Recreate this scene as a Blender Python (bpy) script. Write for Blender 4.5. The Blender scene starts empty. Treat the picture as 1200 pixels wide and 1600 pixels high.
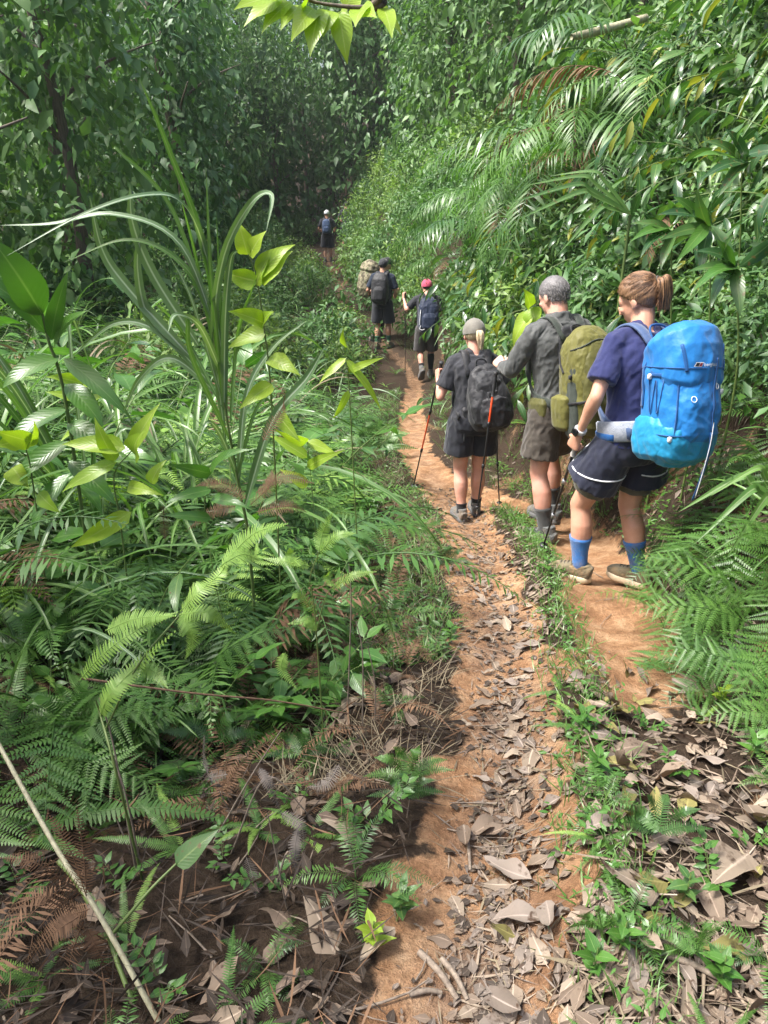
import bpy, bmesh, math, random
import numpy as np
from mathutils import Vector, Matrix, Euler, noise as mnoise

R = math.radians
rng = np.random.default_rng(7)
random.seed(7)
scene = bpy.context.scene
COL = scene.collection

# ------------------------------------------------------------------ camera
CAM_Z = 1.60
PITCH = R(25.0)
FPX = 1155.0                      # focal length in pixels of the 1200 x 1600 photograph
cam_data = bpy.data.cameras.new('camera')
cam_data.sensor_fit = 'VERTICAL'
cam_data.sensor_height = 32.0
cam_data.sensor_width = 24.0
cam_data.lens = 32.0 * FPX / 1600.0
cam_data.clip_start = 0.02
cam_data.clip_end = 2000.0
cam = bpy.data.objects.new('camera', cam_data)
COL.objects.link(cam)
cam.location = (0, 0, CAM_Z)
cam.rotation_euler = (math.pi / 2 - PITCH, 0, 0)
scene.camera = cam

# ------------------------------------------------------------------ light
SUN_EL, SUN_AZ = R(60), R(-98)    # azimuth from +Y towards +X; the sun stands high on the left
sun_dir = Vector((math.sin(SUN_AZ) * math.cos(SUN_EL), math.cos(SUN_AZ) * math.cos(SUN_EL), math.sin(SUN_EL)))
world = bpy.data.worlds.new('World')
scene.world = world
world.use_nodes = True
wn = world.node_tree
wn.nodes.clear()
sky = wn.nodes.new('ShaderNodeTexSky')
sky.sky_type = 'NISHITA'
sky.sun_disc = False
sky.sun_elevation = SUN_EL
sky.sun_rotation = SUN_AZ
sky.air_density = 1.0
sky.dust_density = 6.0
sky.ozone_density = 1.0
bg = wn.nodes.new('ShaderNodeBackground')
bg.inputs['Strength'].default_value = 0.13
wo = wn.nodes.new('ShaderNodeOutputWorld')
wn.links.new(sky.outputs[0], bg.inputs['Color'])
wn.links.new(bg.outputs[0], wo.inputs['Surface'])

sun_data = bpy.data.lights.new('sun', 'SUN')
sun_data.energy = 3.0
sun_data.angle = R(12.0)
sun_data.color = (1.0, 0.985, 0.96)
sun = bpy.data.objects.new('sun', sun_data)
COL.objects.link(sun)
sun.rotation_euler = (-sun_dir).to_track_quat('-Z', 'Y').to_euler()

vs = scene.view_settings
vs.view_transform = 'Standard'
vs.look = 'None'
vs.gamma = 1.0
vs.exposure = 1.5
vs.use_curve_mapping = False
scene.render.engine = 'CYCLES'
scene.cycles.use_denoising = True
scene.cycles.max_bounces = 7
scene.cycles.diffuse_bounces = 4
scene.cycles.glossy_bounces = 2
scene.cycles.transmission_bounces = 4
scene.cycles.transparent_max_bounces = 4
scene.cycles.caustics_reflective = False
scene.cycles.caustics_refractive = False
scene.cycles.sample_clamp_indirect = 6.0

CP, SP = math.cos(PITCH), math.sin(PITCH)
def at(px, py, Y):
    """world point at forward distance Y that stands on the sight line of photograph pixel (px, py)"""
    dx, dy = (px - 600) / FPX, (800 - py) / FPX
    t = Y / (CP + dy * SP)
    return Vector((dx * t, Y, CAM_Z + (-SP + dy * CP) * t))

# ------------------------------------------------------------------ terrain shape
def smooth(a, b, x):
    t = np.clip((x - a) / (b - a), 0, 1)
    return t * t * (3 - 2 * t)

TY = np.array([-30, -3, 0, 1, 1.9, 3.6, 4.6, 5.8, 8.1, 13.3, 15.5, 22, 29, 45, 90, 400])
TZ = np.array([3.0, .30, 0, -.03, -.2, -.50, -.80, -1.08, -1.36, -1.9, -1.78, -1.75, -1.5, -.2, 4, 10])
TX = np.array([-4, -.3, .05, .20, .47, .88, 1.0, .85, .42, .62, .05, -1.1, -2.1, -5, -12, -12])
RUT_L = np.array([(.05, -1.), (.10, 0), (.19, .93), (.40, 1.86), (.54, 2.87), (.60, 4.07), (.70, 5.25), (.55, 6.6), (.37, 8.1), (.45, 11), (.60, 13.3), (.05, 15.5), (-.7, 19), (-1.2, 22), (-2.1, 29), (-2.6, 33)])
RUT_R = np.array([(.98, 2.45), (1.16, 3.2), (1.33, 4.05), (1.40, 4.7), (1.22, 5.7), (.85, 6.3), (.55, 6.9)])
RIDGE = np.array([(.50, .6), (.54, 1.27), (.70, 2.06), (.89, 3.5), (1.02, 4.7), (.95, 5.6)])

def fbm(x, y, f, seed=0.0, octv=4):
    v = 0.0; a = 1.0; s = 0.0
    for k in range(octv):
        px, py = x * f + 13.7 * k + seed, y * f - 7.1 * k + seed * 1.7
        v = v + a * (np.sin(px + 1.3 * np.sin(py * 1.1 + k)) * np.cos(py * 1.07 - 1.2 * np.sin(px * .9 + 2 * k)))
        s += a; a *= .55; f *= 2.03
    return v / s

def poly_dist(x, y, line):
    d = np.full(np.shape(x), 1e9)
    for (x0, y0), (x1, y1) in zip(line[:-1], line[1:]):
        vx, vy = x1 - x0, y1 - y0
        t = np.clip(((x - x0) * vx + (y - y0) * vy) / (vx * vx + vy * vy), 0, 1)
        d = np.minimum(d, np.hypot(x - x0 - t * vx, y - y0 - t * vy))
    return d

def terrain(x, y):
    x = np.asarray(x, float); y = np.asarray(y, float)
    zc = np.interp(y, TY, TZ); xc = np.interp(y, TY, TX)
    d = x - xc
    wr = np.interp(y, [-5, 0, 2, 3, 4.5, 6, 9, 14, 30], [1.3, 1.1, .85, .62, .62, .65, .6, .6, .8])
    wl = np.interp(y, [-5, 0, 3, 6, 30], [.45, .42, .5, .5, .55])
    r = np.maximum(d - wr, 0)
    steep = np.interp(y, [-3, 1, 2.4, 3.6, 9, 30], [.4, .5, 1.0, 1.9, 1.9, 1.3])
    bank = np.minimum(r, 1.9) * steep + np.maximum(r - 1.9, 0) * .6
    bank = np.minimum(bank, 9)
    l = np.maximum(-d - wl, 0)
    fall = -.22 * np.minimum(l, .9) + .34 * np.clip(l - .9, 0, 3.2) - .12 * np.clip(l - 6, 0, 6) + .22 * np.maximum(l - 13, 0)
    fall = np.minimum(fall, 12)
    z = zc + bank + fall
    off = smooth(.2, .9, np.minimum(poly_dist(x, y, RUT_L), poly_dist(x, y, RUT_R)))
    z = z + (.05 + .07 * off) * fbm(x, y, 1.9, 3.0) + .012 * fbm(x, y, 11., 1.0, 3) + off * .03 * fbm(x, y, 7., 5., 3)
    z = z + .07 * np.exp(-(poly_dist(x, y, RIDGE) / .13) ** 2) - .05 * np.exp(-(poly_dist(x, y, RUT_L) / .2) ** 2) - .03 * np.exp(-(poly_dist(x, y, RUT_R) / .22) ** 2)
    return z

_gx = np.arange(-9, 7.001, .025); _gy = np.arange(-.5, 22.001, .025)
_gz = terrain(*np.meshgrid(_gx, _gy))
def G(x, y):
    u, v = (x + 9) / .025, (y + .5) / .025
    i, j = int(u), int(v)
    if u < 0 or v < 0 or i >= len(_gx) - 1 or j >= len(_gy) - 1: return float(terrain(x, y))
    u -= i; v -= j
    return float((_gz[j, i] * (1 - u) + _gz[j, i + 1] * u) * (1 - v) + (_gz[j + 1, i] * (1 - u) + _gz[j + 1, i + 1] * u) * v)

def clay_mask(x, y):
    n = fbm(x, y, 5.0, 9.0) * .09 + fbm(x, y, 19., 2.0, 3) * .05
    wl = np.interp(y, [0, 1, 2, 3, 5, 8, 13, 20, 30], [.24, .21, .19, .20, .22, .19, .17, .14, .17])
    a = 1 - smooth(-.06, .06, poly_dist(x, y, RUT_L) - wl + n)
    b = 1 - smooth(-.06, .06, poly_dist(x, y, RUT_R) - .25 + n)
    return np.maximum(a, b) * np.interp(y, [6, 10, 15], [1, .65, .4])  # far clay blends to humus: litter cover plus the trail's shade painted in
# ------------------------------------------------------------------ mesh helpers
def nz(v):
    return v / np.maximum(np.linalg.norm(v, axis=-1, keepdims=True), 1e-9)

def mesh_from(name, V, F, mat=None, lc=None, smooth_sh=False, T=None):
    """mesh from numpy arrays: V (n,3), F (m,4) quads, T (k,3) triangles"""
    me = bpy.data.meshes.new(name)
    V = np.ascontiguousarray(V, dtype=np.float32)
    F = np.zeros((0, 4), np.int32) if F is None else np.ascontiguousarray(F, dtype=np.int32)
    T = np.zeros((0, 3), np.int32) if T is None else np.ascontiguousarray(T, dtype=np.int32)
    me.vertices.add(len(V)); me.vertices.foreach_set('co', V.ravel())
    me.loops.add(F.size + T.size)
    me.loops.foreach_set('vertex_index', np.concatenate([F.ravel(), T.ravel()]))
    me.polygons.add(len(F) + len(T))
    st = np.concatenate([np.arange(len(F)) * 4, F.size + np.arange(len(T)) * 3]).astype(np.int32)
    me.polygons.foreach_set('loop_start', st)
    if smooth_sh:
        me.polygons.foreach_set('use_smooth', np.ones(len(st), bool))
    if lc is not None:
        a = me.attributes.new('lc', 'FLOAT_COLOR', 'POINT')
        c = np.ones((len(V), 4), np.float32); c[:, :lc.shape[1]] = lc
        a.data.foreach_set('color', c.ravel())
    me.update(calc_edges=True)
    me.validate()
    if mat is not None:
        me.materials.append(mat)
    return me

class MB:
    """collects vertices and quads"""
    def __init__(s):
        s.V, s.F, s.C, s.n = [], [], [], 0
    def add(s, V, F, C=None):
        V = np.asarray(V, float).reshape(-1, 3)
        s.V.append(V); s.F.append(np.asarray(F, int).reshape(-1, 4) + s.n)
        s.C.append(np.tile(np.array([.5, .5, .5]), (len(V), 1)) if C is None else C)
        s.n += len(V)
        return s
    def mesh(s, name, mat, smooth_sh=True):
        return mesh_from(name, np.concatenate(s.V), np.concatenate(s.F), mat, np.concatenate(s.C), smooth_sh)

def link(name, me, parent=None, loc=None, rot=None, scl=None):
    o = bpy.data.objects.new(name, me)
    COL.objects.link(o)
    if parent is not None: o.parent = parent
    if loc is not None: o.location = loc
    if rot is not None: o.rotation_euler = rot
    if scl is not None: o.scale = (scl, scl, scl) if np.isscalar(scl) else scl
    return o

def tag(o, label=None, cat=None, group=None, kind=None):
    if label: o['label'] = label
    if cat: o['category'] = cat
    if group: o['group'] = group
    if kind: o['kind'] = kind
    return o

def tube(mb, pts, rad, sides=6, var=.5, cap=True):
    pts = np.asarray(pts, float); n = len(pts)
    rad = np.full(n, rad) if np.isscalar(rad) else np.asarray(rad, float)
    tan = nz(np.gradient(pts, axis=0))
    ref = np.array([0, 0, 1.]) if abs(tan[0, 2]) < .9 else np.array([1., 0, 0])
    u = np.zeros_like(pts); v = np.zeros_like(pts)
    p = ref
    for i in range(n):
        a = p - tan[i] * np.dot(p, tan[i]); a /= max(np.linalg.norm(a), 1e-9)
        u[i] = a; v[i] = np.cross(tan[i], a); p = a
    ang = np.linspace(0, 2 * math.pi, sides, endpoint=False)
    ring = pts[:, None] + rad[:, None, None] * (np.cos(ang)[None, :, None] * u[:, None] + np.sin(ang)[None, :, None] * v[:, None])
    V = ring.reshape(-1, 3)
    i, j = np.meshgrid(np.arange(n - 1), np.arange(sides), indexing='ij')
    i, j = i.ravel(), j.ravel(); k = (j + 1) % sides
    F = np.stack([i * sides + j, i * sides + k, (i + 1) * sides + k, (i + 1) * sides + j], 1)
    if cap and sides % 2 == 0:
        h = sides // 2
        for base in (0, (n - 1) * sides):
            q = [[base + m, base + m + 1, base + sides - 2 - m, base + sides - 1 - m] for m in range(h - 1)]
            F = np.concatenate([F, np.array(q)])
    C = np.zeros((len(V), 3)); C[:, 0] = var; C[:, 1] = .5; C[:, 2] = np.repeat(np.linspace(0, 1, n), sides)
    mb.add(V, F, C)

def prof_lance(t):   return np.clip(np.sin(np.pi * t ** .8) ** .85, .03, 1)
def prof_ovate(t):   return np.clip(np.sin(np.pi * t ** .58) ** .9 * (1.08 - .38 * t ** 3), .025, 1)
def prof_strap(t):   return np.clip(np.minimum(1, t * 6 + .35) * (1 - t ** 3.5), .02, 1)
def prof_lobe(t):    return np.clip(1.0 - .75 * t ** 2.2, .05, 1)

def leaf_batch(mb, pos, d, n, L, W, droop=.25, fold=.15, nseg=3, prof=prof_lance, var=None, fold2=True, wav=0.0, cup=0.0, zgrav=0.0):
    """many leaves at once. pos,d,n: (N,3); L,W,droop: scalars or (N,)"""
    pos = np.asarray(pos, float).reshape(-1, 3); N = len(pos)
    d = nz(np.asarray(d, float).reshape(-1, 3)); n = np.asarray(n, float).reshape(-1, 3)
    n = nz(n - d * np.sum(n * d, 1, keepdims=True)); s = np.cross(d, n)
    L = np.broadcast_to(L, (N,)).astype(float); W = np.broadcast_to(W, (N,)).astype(float); droop = np.broadcast_to(droop, (N,)).astype(float)
    var = rng.random(N) if var is None else np.broadcast_to(var, (N,))
    t = np.linspace(0, 1, nseg + 1)
    ac = np.array([-1, 0, 1.]) if fold2 else np.array([-1, 1.])
    w = prof(t)
    bend = droop[:, None] * t[None, :]                       # angle turned along the blade
    ca = np.cos(np.cumsum(np.broadcast_to(bend, (N, nseg + 1)), 1) / (nseg + 1) * 2)
    sa = np.sin(np.cumsum(np.broadcast_to(bend, (N, nseg + 1)), 1) / (nseg + 1) * 2)
    step = (L / nseg)[:, None]
    along = np.concatenate([np.zeros((N, 1)), np.cumsum(ca[:, :-1] * step, 1)], 1)
    down = np.concatenate([np.zeros((N, 1)), np.cumsum(sa[:, :-1] * step, 1)], 1)
    c = pos[:, None] + d[:, None] * along[..., None] - n[:, None] * down[..., None]
    if zgrav:
        c[..., 2] -= zgrav * L[:, None] * t[None] ** 2
    hw = (W * .5)[:, None] * w[None]
    V = c[:, :, None] + s[:, None, None] * (hw[..., None] * ac[None, None])[..., None]
    lift = np.abs(ac)[None, None] * hw[..., None] * fold
    if wav:
        lift = lift + ac[None, None] ** 2 * hw[..., None] * wav * np.sin(t[None, :, None] * 9 + var[:, None, None] * 20 + ac[None, None])
    V = V + n[:, None, None] * lift[..., None]
    k = len(ac)
    C = np.zeros(V.shape); C[..., 0] = var[:, None, None]; C[..., 1] = (ac * .5 + .5)[None, None]; C[..., 2] = t[None, :, None]
    i, j = np.meshgrid(np.arange(nseg), np.arange(k - 1), indexing='ij'); i, j = i.ravel(), j.ravel()
    f = np.stack([i * k + j, i * k + j + 1, (i + 1) * k + j + 1, (i + 1) * k + j], 1)
    F = f[None] + (np.arange(N) * (nseg + 1) * k)[:, None, None]
    mb.add(V.reshape(-1, 3), F.reshape(-1, 4), C.reshape(-1, 3))

def rand_unit(N):
    return nz(rng.normal(size=(N, 3)))

# ------------------------------------------------------------------ materials
def new_mat(name):
    m = bpy.data.materials.new(name); m.use_nodes = True
    nt = m.node_tree; nt.nodes.clear()
    out = nt.nodes.new('ShaderNodeOutputMaterial')
    return m, nt, out

def nd(nt, typ, **kw):
    n = nt.nodes.new(typ)
    for k, v in kw.items():
        if k in n.inputs: n.inputs[k].default_value = v
        else: setattr(n, k, v)
    return n

def ramp(nt, stops, fac=None, interp='LINEAR'):
    r = nt.nodes.new('ShaderNodeValToRGB'); cr = r.color_ramp; cr.interpolation = interp
    while len(cr.elements) < len(stops): cr.elements.new(.5)
    for e, (p, c) in zip(cr.elements, stops):
        e.position = p; e.color = (*c, 1) if len(c) == 3 else c
    if fac is not None: nt.links.new(fac, r.inputs[0])
    return r

def mixc(nt, fac, a, b, mode='MIX'):
    m = nt.nodes.new('ShaderNodeMix'); m.data_type = 'RGBA'; m.blend_type = mode
    for sock, val in ((m.inputs[0], fac), (m.inputs[6], a), (m.inputs[7], b)):
        if isinstance(val, (int, float)): sock.default_value = val
        elif isinstance(val, tuple): sock.default_value = (*val, 1) if len(val) == 3 else val
        else: nt.links.new(val, sock)
    return m.outputs[2]

def math_n(nt, op, a, b=None, c=None, clamp=False):
    m = nt.nodes.new('ShaderNodeMath'); m.operation = op; m.use_clamp = clamp
    for s, v in zip(m.inputs, (a, b, c)):
        if v is None: continue
        if isinstance(v, (int, float)): s.default_value = v
        else: nt.links.new(v, s)
    return m.outputs[0]

def leaf_mat(name, c1, c2, trans, rough=.42, tfac=.3, rib=(.0, (1, 1, 1)), spots=0.0, spotc=(.12, .08, .03), spec=.5, veins=0.0, objvar=.5):
    """two-tone leaf: per-leaf and per-plant variation, midrib line, translucency"""
    m, nt, out = new_mat(name); L = nt.links.new
    at_ = nd(nt, 'ShaderNodeAttribute', attribute_name='lc')
    sep = nt.nodes.new('ShaderNodeSeparateColor'); L(at_.outputs['Color'], sep.inputs[0])
    oi = nt.nodes.new('ShaderNodeObjectInfo')
    v = math_n(nt, 'ADD', math_n(nt, 'MULTIPLY', sep.outputs[0], 1 - objvar), math_n(nt, 'MULTIPLY', oi.outputs['Random'], objvar))
    col = mixc(nt, v, c1, c2)
    geo = nt.nodes.new('ShaderNodeTexCoord')
    nz_ = nd(nt, 'ShaderNodeTexNoise', Scale=9.0, Detail=3.0); L(geo.outputs['Object'], nz_.inputs['Vector'])
    col = mixc(nt, .55, col, mixc(nt, nz_.outputs['Fac'], (.45, .5, .45), (1.5, 1.45, 1.4)), 'MULTIPLY')
    across = math_n(nt, 'ABSOLUTE', math_n(nt, 'SUBTRACT', sep.outputs[1], .5))
    if rib[0] > 0:
        rf = math_n(nt, 'SUBTRACT', 1.0, math_n(nt, 'DIVIDE', across, rib[0]), clamp=True)
        col = mixc(nt, rf, col, rib[1])
    if spots > 0:
        n2 = nd(nt, 'ShaderNodeTexNoise', Scale=38.0, Detail=4.0); L(geo.outputs['Object'], n2.inputs['Vector'])
        sp = ramp(nt, [(.62 - .12 * spots, (0, 0, 0)), (.70 - .1 * spots, (1, 1, 1))], n2.outputs['Fac'])
        col = mixc(nt, sp.outputs[0], col, spotc)
    p = nd(nt, 'ShaderNodeBsdfPrincipled', Roughness=rough)
    p.inputs['Specular IOR Level'].default_value = spec
    L(col, p.inputs['Base Color'])
    if veins > 0:
        w = math_n(nt, 'SINE', math_n(nt, 'ADD', math_n(nt, 'MULTIPLY', sep.outputs[2], 70.0), math_n(nt, 'MULTIPLY', across, -34.0)))
        b = nd(nt, 'ShaderNodeBump', Strength=veins, Distance=.002); L(w, b.inputs['Height']); L(b.outputs[0], p.inputs['Normal'])
    tr = nt.nodes.new('ShaderNodeBsdfTranslucent')
    L(mixc(nt, 1.0, col, trans, 'MULTIPLY'), tr.inputs['Color'])
    mx = nt.nodes.new('ShaderNodeMixShader'); mx.inputs[0].default_value = tfac
    L(p.outputs[0], mx.inputs[1]); L(tr.outputs[0], mx.inputs[2]); L(mx.outputs[0], out.inputs['Surface'])
    return m

def cloth_mat(name, c1, c2=None, rough=.8, scale=60.0, bump=.25, weave=600.0, sheen=.2, dirt=None, spec=.3):
    c2 = c2 or tuple(x * .72 for x in c1)
    m, nt, out = new_mat(name); L = nt.links.new
    tc = nt.nodes.new('ShaderNodeTexCoord')
    n1 = nd(nt, 'ShaderNodeTexNoise', Scale=scale * .2, Detail=5.0, Roughness=.6); L(tc.outputs['Object'], n1.inputs['Vector'])
    n2 = nd(nt, 'ShaderNodeTexNoise', Scale=weave, Detail=1.0); L(tc.outputs['Object'], n2.inputs['Vector'])
    col = mixc(nt, ramp(nt, [(.3, (0, 0, 0)), (.7, (1, 1, 1))], n1.outputs['Fac']).outputs[0], c1, c2)
    col = mixc(nt, .25, col, mixc(nt, n2.outputs['Fac'], (.5, .5, .5), (1.5, 1.5, 1.5)), 'MULTIPLY')
    if dirt:
        n3 = nd(nt, 'ShaderNodeTexNoise', Scale=14.0, Detail=6.0, Roughness=.7); L(tc.outputs['Object'], n3.inputs['Vector'])
        col = mixc(nt, ramp(nt, [(.45, (0, 0, 0)), (.7, (.8, .8, .8))], n3.outputs['Fac']).outputs[0], col, dirt)
    p = nd(nt, 'ShaderNodeBsdfPrincipled', Roughness=rough)
    p.inputs['Specular IOR Level'].default_value = spec
    p.inputs['Sheen Weight'].default_value = sheen
    p.inputs['Sheen Roughness'].default_value = .5
    L(col, p.inputs['Base Color'])
    n4 = nd(nt, 'ShaderNodeTexNoise', Scale=scale, Detail=4.0); L(tc.outputs['Object'], n4.inputs['Vector'])
    b = nd(nt, 'ShaderNodeBump', Strength=bump, Distance=.01); L(n4.outputs['Fac'], b.inputs['Height']); L(b.outputs[0], p.inputs['Normal'])
    L(p.outputs[0], out.inputs['Surface'])
    return m

def plain_mat(name, c, rough=.5, metal=0.0, spec=.5, var=.15, scale=40.0):
    m, nt, out = new_mat(name); L = nt.links.new
    tc = nt.nodes.new('ShaderNodeTexCoord')
    n1 = nd(nt, 'ShaderNodeTexNoise', Scale=scale, Detail=4.0); L(tc.outputs['Object'], n1.inputs['Vector'])
    col = mixc(nt, n1.outputs['Fac'], tuple(x * (1 - var) for x in c), tuple(min(1, x * (1 + var)) for x in c))
    p = nd(nt, 'ShaderNodeBsdfPrincipled', Roughness=rough, Metallic=metal)
    p.inputs['Specular IOR Level'].default_value = spec
    L(col, p.inputs['Base Color']); L(p.outputs[0], out.inputs['Surface'])
    return m

def skin_mat(name, c, c2):
    m, nt, out = new_mat(name); L = nt.links.new
    tc = nt.nodes.new('ShaderNodeTexCoord')
    n1 = nd(nt, 'ShaderNodeTexNoise', Scale=11.0, Detail=4.0); L(tc.outputs['Object'], n1.inputs['Vector'])
    n2 = nd(nt, 'ShaderNodeTexNoise', Scale=160.0, Detail=2.0); L(tc.outputs['Object'], n2.inputs['Vector'])
    col = mixc(nt, ramp(nt, [(.35, (0, 0, 0)), (.68, (1, 1, 1))], n1.outputs['Fac']).outputs[0], c, c2)
    col = mixc(nt, .3, col, mixc(nt, n2.outputs['Fac'], (.75, .7, .7), (1.25, 1.25, 1.25)), 'MULTIPLY')
    p = nd(nt, 'ShaderNodeBsdfPrincipled', Roughness=.48)
    p.inputs['Subsurface Weight'].default_value = .12
    p.inputs['Subsurface Radius'].default_value = (.012, .005, .003)
    p.inputs['Subsurface Scale'].default_value = .6
    L(col, p.inputs['Base Color'])
    b = nd(nt, 'ShaderNodeBump', Strength=.12, Distance=.004); L(n2.outputs['Fac'], b.inputs['Height']); L(b.outputs[0], p.inputs['Normal'])
    L(p.outputs[0], out.inputs['Surface'])
    return m

def ground_mat():
    m, nt, out = new_mat('soil'); L = nt.links.new
    a = nd(nt, 'ShaderNodeAttribute', attribute_name='lc')
    sep = nt.nodes.new('ShaderNodeSeparateColor'); L(a.outputs['Color'], sep.inputs[0])
    tc = nt.nodes.new('ShaderNodeTexCoord')
    def noise(s, d=5.0, r=.6):
        n = nd(nt, 'ShaderNodeTexNoise', Scale=s, Detail=d, Roughness=r); L(tc.outputs['Object'], n.inputs['Vector']); return n.outputs['Fac']
    n_big, n_mid, n_fine, n_grain = noise(1.6), noise(9.0), noise(45.0, 6.0, .7), noise(190.0, 3.0, .7)
    clay = ramp(nt, [(.25, (.20, .105, .052)), (.45, (.315, .178, .094)), (.62, (.435, .275, .158)), (.8, (.54, .39, .25))], n_mid).outputs[0]
    clay = mixc(nt, .6, clay, ramp(nt, [(.3, (.55, .5, .45)), (.6, (1.25, 1.22, 1.2))], n_fine).outputs[0], 'MULTIPLY')
    clay = mixc(nt, .5, clay, ramp(nt, [(.32, (.6, .55, .5)), (.62, (1.3, 1.3, 1.3))], n_grain).outputs[0], 'MULTIPLY')
    humus = ramp(nt, [(.3, (.012, .009, .006)), (.5, (.032, .023, .016)), (.72, (.075, .056, .04))], n_fine).outputs[0]
    humus = mixc(nt, math_n(nt, 'MULTIPLY', n_big, .35), humus, (.11, .07, .042))
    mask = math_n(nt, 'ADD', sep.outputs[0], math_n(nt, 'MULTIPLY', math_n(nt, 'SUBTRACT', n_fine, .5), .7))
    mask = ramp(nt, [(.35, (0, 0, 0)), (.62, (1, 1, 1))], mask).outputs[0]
    mush = ramp(nt, [(.3, (.085, .06, .045)), (.55, (.19, .145, .115)), (.75, (.28, .22, .18))], n_fine).outputs[0]
    clay = mixc(nt, math_n(nt, 'MULTIPLY', sep.outputs[1], .85), clay, mush)
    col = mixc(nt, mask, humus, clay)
    p = nd(nt, 'ShaderNodeBsdfPrincipled', Roughness=.93)
    p.inputs['Specular IOR Level'].default_value = .15
    L(col, p.inputs['Base Color'])
    hgt = math_n(nt, 'ADD', math_n(nt, 'MULTIPLY', n_fine, 1.0), math_n(nt, 'MULTIPLY', n_grain, .45))
    b = nd(nt, 'ShaderNodeBump', Strength=.9, Distance=.03); L(hgt, b.inputs['Height']); L(b.outputs[0], p.inputs['Normal'])
    L(p.outputs[0], out.inputs['Surface'])
    return m

def dead_mat(name, c1, c2, rough=.7, tf=.12, objvar=.7):
    return leaf_mat(name, c1, c2, (1.2, .8, .5), rough=rough, tfac=tf, rib=(.06, tuple(min(1, x * 1.35) for x in c2)), spots=.25, spotc=(.07, .045, .03), spec=.25, veins=.1, objvar=objvar)

def wood_mat(name, c1, c2, rough=.75, scale=(60, 60, 6)):
    m, nt, out = new_mat(name); L = nt.links.new
    tc = nt.nodes.new('ShaderNodeTexCoord'); mp = nd(nt, 'ShaderNodeMapping'); mp.inputs['Scale'].default_value = scale
    L(tc.outputs['Object'], mp.inputs['Vector'])
    n = nd(nt, 'ShaderNodeTexNoise', Scale=1.0, Detail=6.0, Roughness=.65); L(mp.outputs[0], n.inputs['Vector'])
    col = ramp(nt, [(.3, c1), (.7, c2)], n.outputs['Fac']).outputs[0]
    p = nd(nt, 'ShaderNodeBsdfPrincipled', Roughness=rough); L(col, p.inputs['Base Color'])
    b = nd(nt, 'ShaderNodeBump', Strength=.5, Distance=.01); L(n.outputs['Fac'], b.inputs['Height']); L(b.outputs[0], p.inputs['Normal'])
    L(p.outputs[0], out.inputs['Surface'])
    return m

M = {}
M['soil'] = ground_mat()
GRIB = (.16, .24, .07)
M['fern'] = leaf_mat('fern_green', (.045, .12, .022), (.12, .235, .05), (1.25, 1.55, .6), rough=.42, tfac=.32)
M['fern_lime'] = leaf_mat('fern_lime', (.16, .30, .05), (.27, .42, .10), (1.4, 1.5, .5), rough=.45, tfac=.35)
M['fern_dark'] = leaf_mat('fern_dark', (.028, .08, .02), (.07, .15, .035), (1.2, 1.55, .6), rough=.36, tfac=.25)
M['fern_dead'] = leaf_mat('fern_dead', (.09, .052, .03), (.21, .125, .075), (1.2, .8, .5), rough=.75, tfac=.15, spec=.2)
M['fern_grey'] = leaf_mat('fern_grey', (.11, .095, .085), (.22, .19, .165), (1.0, .9, .8), rough=.8, tfac=.1, spec=.2)
M['grass'] = leaf_mat('grass_blade', (.05, .13, .025), (.13, .24, .05), (1.25, 1.5, .6), rough=.38, tfac=.3, rib=(.10, (.20, .27, .12)))
M['cane'] = leaf_mat('cane_blade', (.09, .165, .075), (.17, .26, .11), (1.4, 1.6, .5), rough=.34, tfac=.28, rib=(.12, (.42, .50, .38)))
M['grass_dry'] = leaf_mat('grass_dry', (.15, .12, .08), (.33, .28, .19), (1.1, .9, .6), rough=.7, tfac=.15, spec=.2)
M['shrub'] = leaf_mat('shrub_leaf', (.035, .095, .026), (.10, .19, .05), (1.25, 1.55, .55), rough=.33, tfac=.28, rib=(.06, GRIB), veins=.12, spots=.12, objvar=.35)
M['shrub_yellow'] = leaf_mat('shrub_leaf_yellow', (.16, .20, .03), (.30, .31, .06), (1.3, 1.3, .4), rough=.38, tfac=.32, rib=(.06, (.34, .36, .14)), veins=.12, spots=.2)
M['shrub_dark'] = leaf_mat('shrub_leaf_dark', (.018, .058, .018), (.048, .115, .035), (1.2, 1.55, .6), rough=.27, tfac=.22, rib=(.06, (.10, .17, .07)), veins=.12, spots=.05, objvar=.35)
M['lime'] = leaf_mat('lime_leaf', (.22, .36, .03), (.34, .46, .05), (1.3, 1.4, .35), rough=.36, tfac=.42, rib=(.05, (.40, .50, .13)), veins=.15, objvar=.4)
M['broad'] = leaf_mat('broad_leaf', (.045, .13, .022), (.09, .20, .035), (1.25, 1.55, .5), rough=.30, tfac=.28, rib=(.05, (.14, .24, .07)), veins=.15)
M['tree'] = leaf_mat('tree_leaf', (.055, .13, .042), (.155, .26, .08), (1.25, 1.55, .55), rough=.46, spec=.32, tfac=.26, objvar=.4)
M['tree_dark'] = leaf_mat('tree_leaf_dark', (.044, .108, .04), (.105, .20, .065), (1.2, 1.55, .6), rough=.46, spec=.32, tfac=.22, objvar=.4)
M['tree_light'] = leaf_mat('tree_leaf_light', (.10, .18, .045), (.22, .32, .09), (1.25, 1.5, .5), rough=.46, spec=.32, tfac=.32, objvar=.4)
M['bark'] = wood_mat('bark', (.05, .035, .025), (.16, .125, .09))
M['stem'] = leaf_mat('stem_green', (.07, .12, .03), (.14, .19, .05), (1, 1, .5), rough=.5, tfac=.0)
M['stem_brown'] = wood_mat('stem_brown', (.09, .05, .03), (.22, .13, .075))
M['cane_stem'] = wood_mat('cane_stem', (.22, .20, .12), (.42, .40, .26), rough=.55)
M['twig'] = wood_mat('twig', (.10, .075, .055), (.30, .24, .18))
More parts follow.
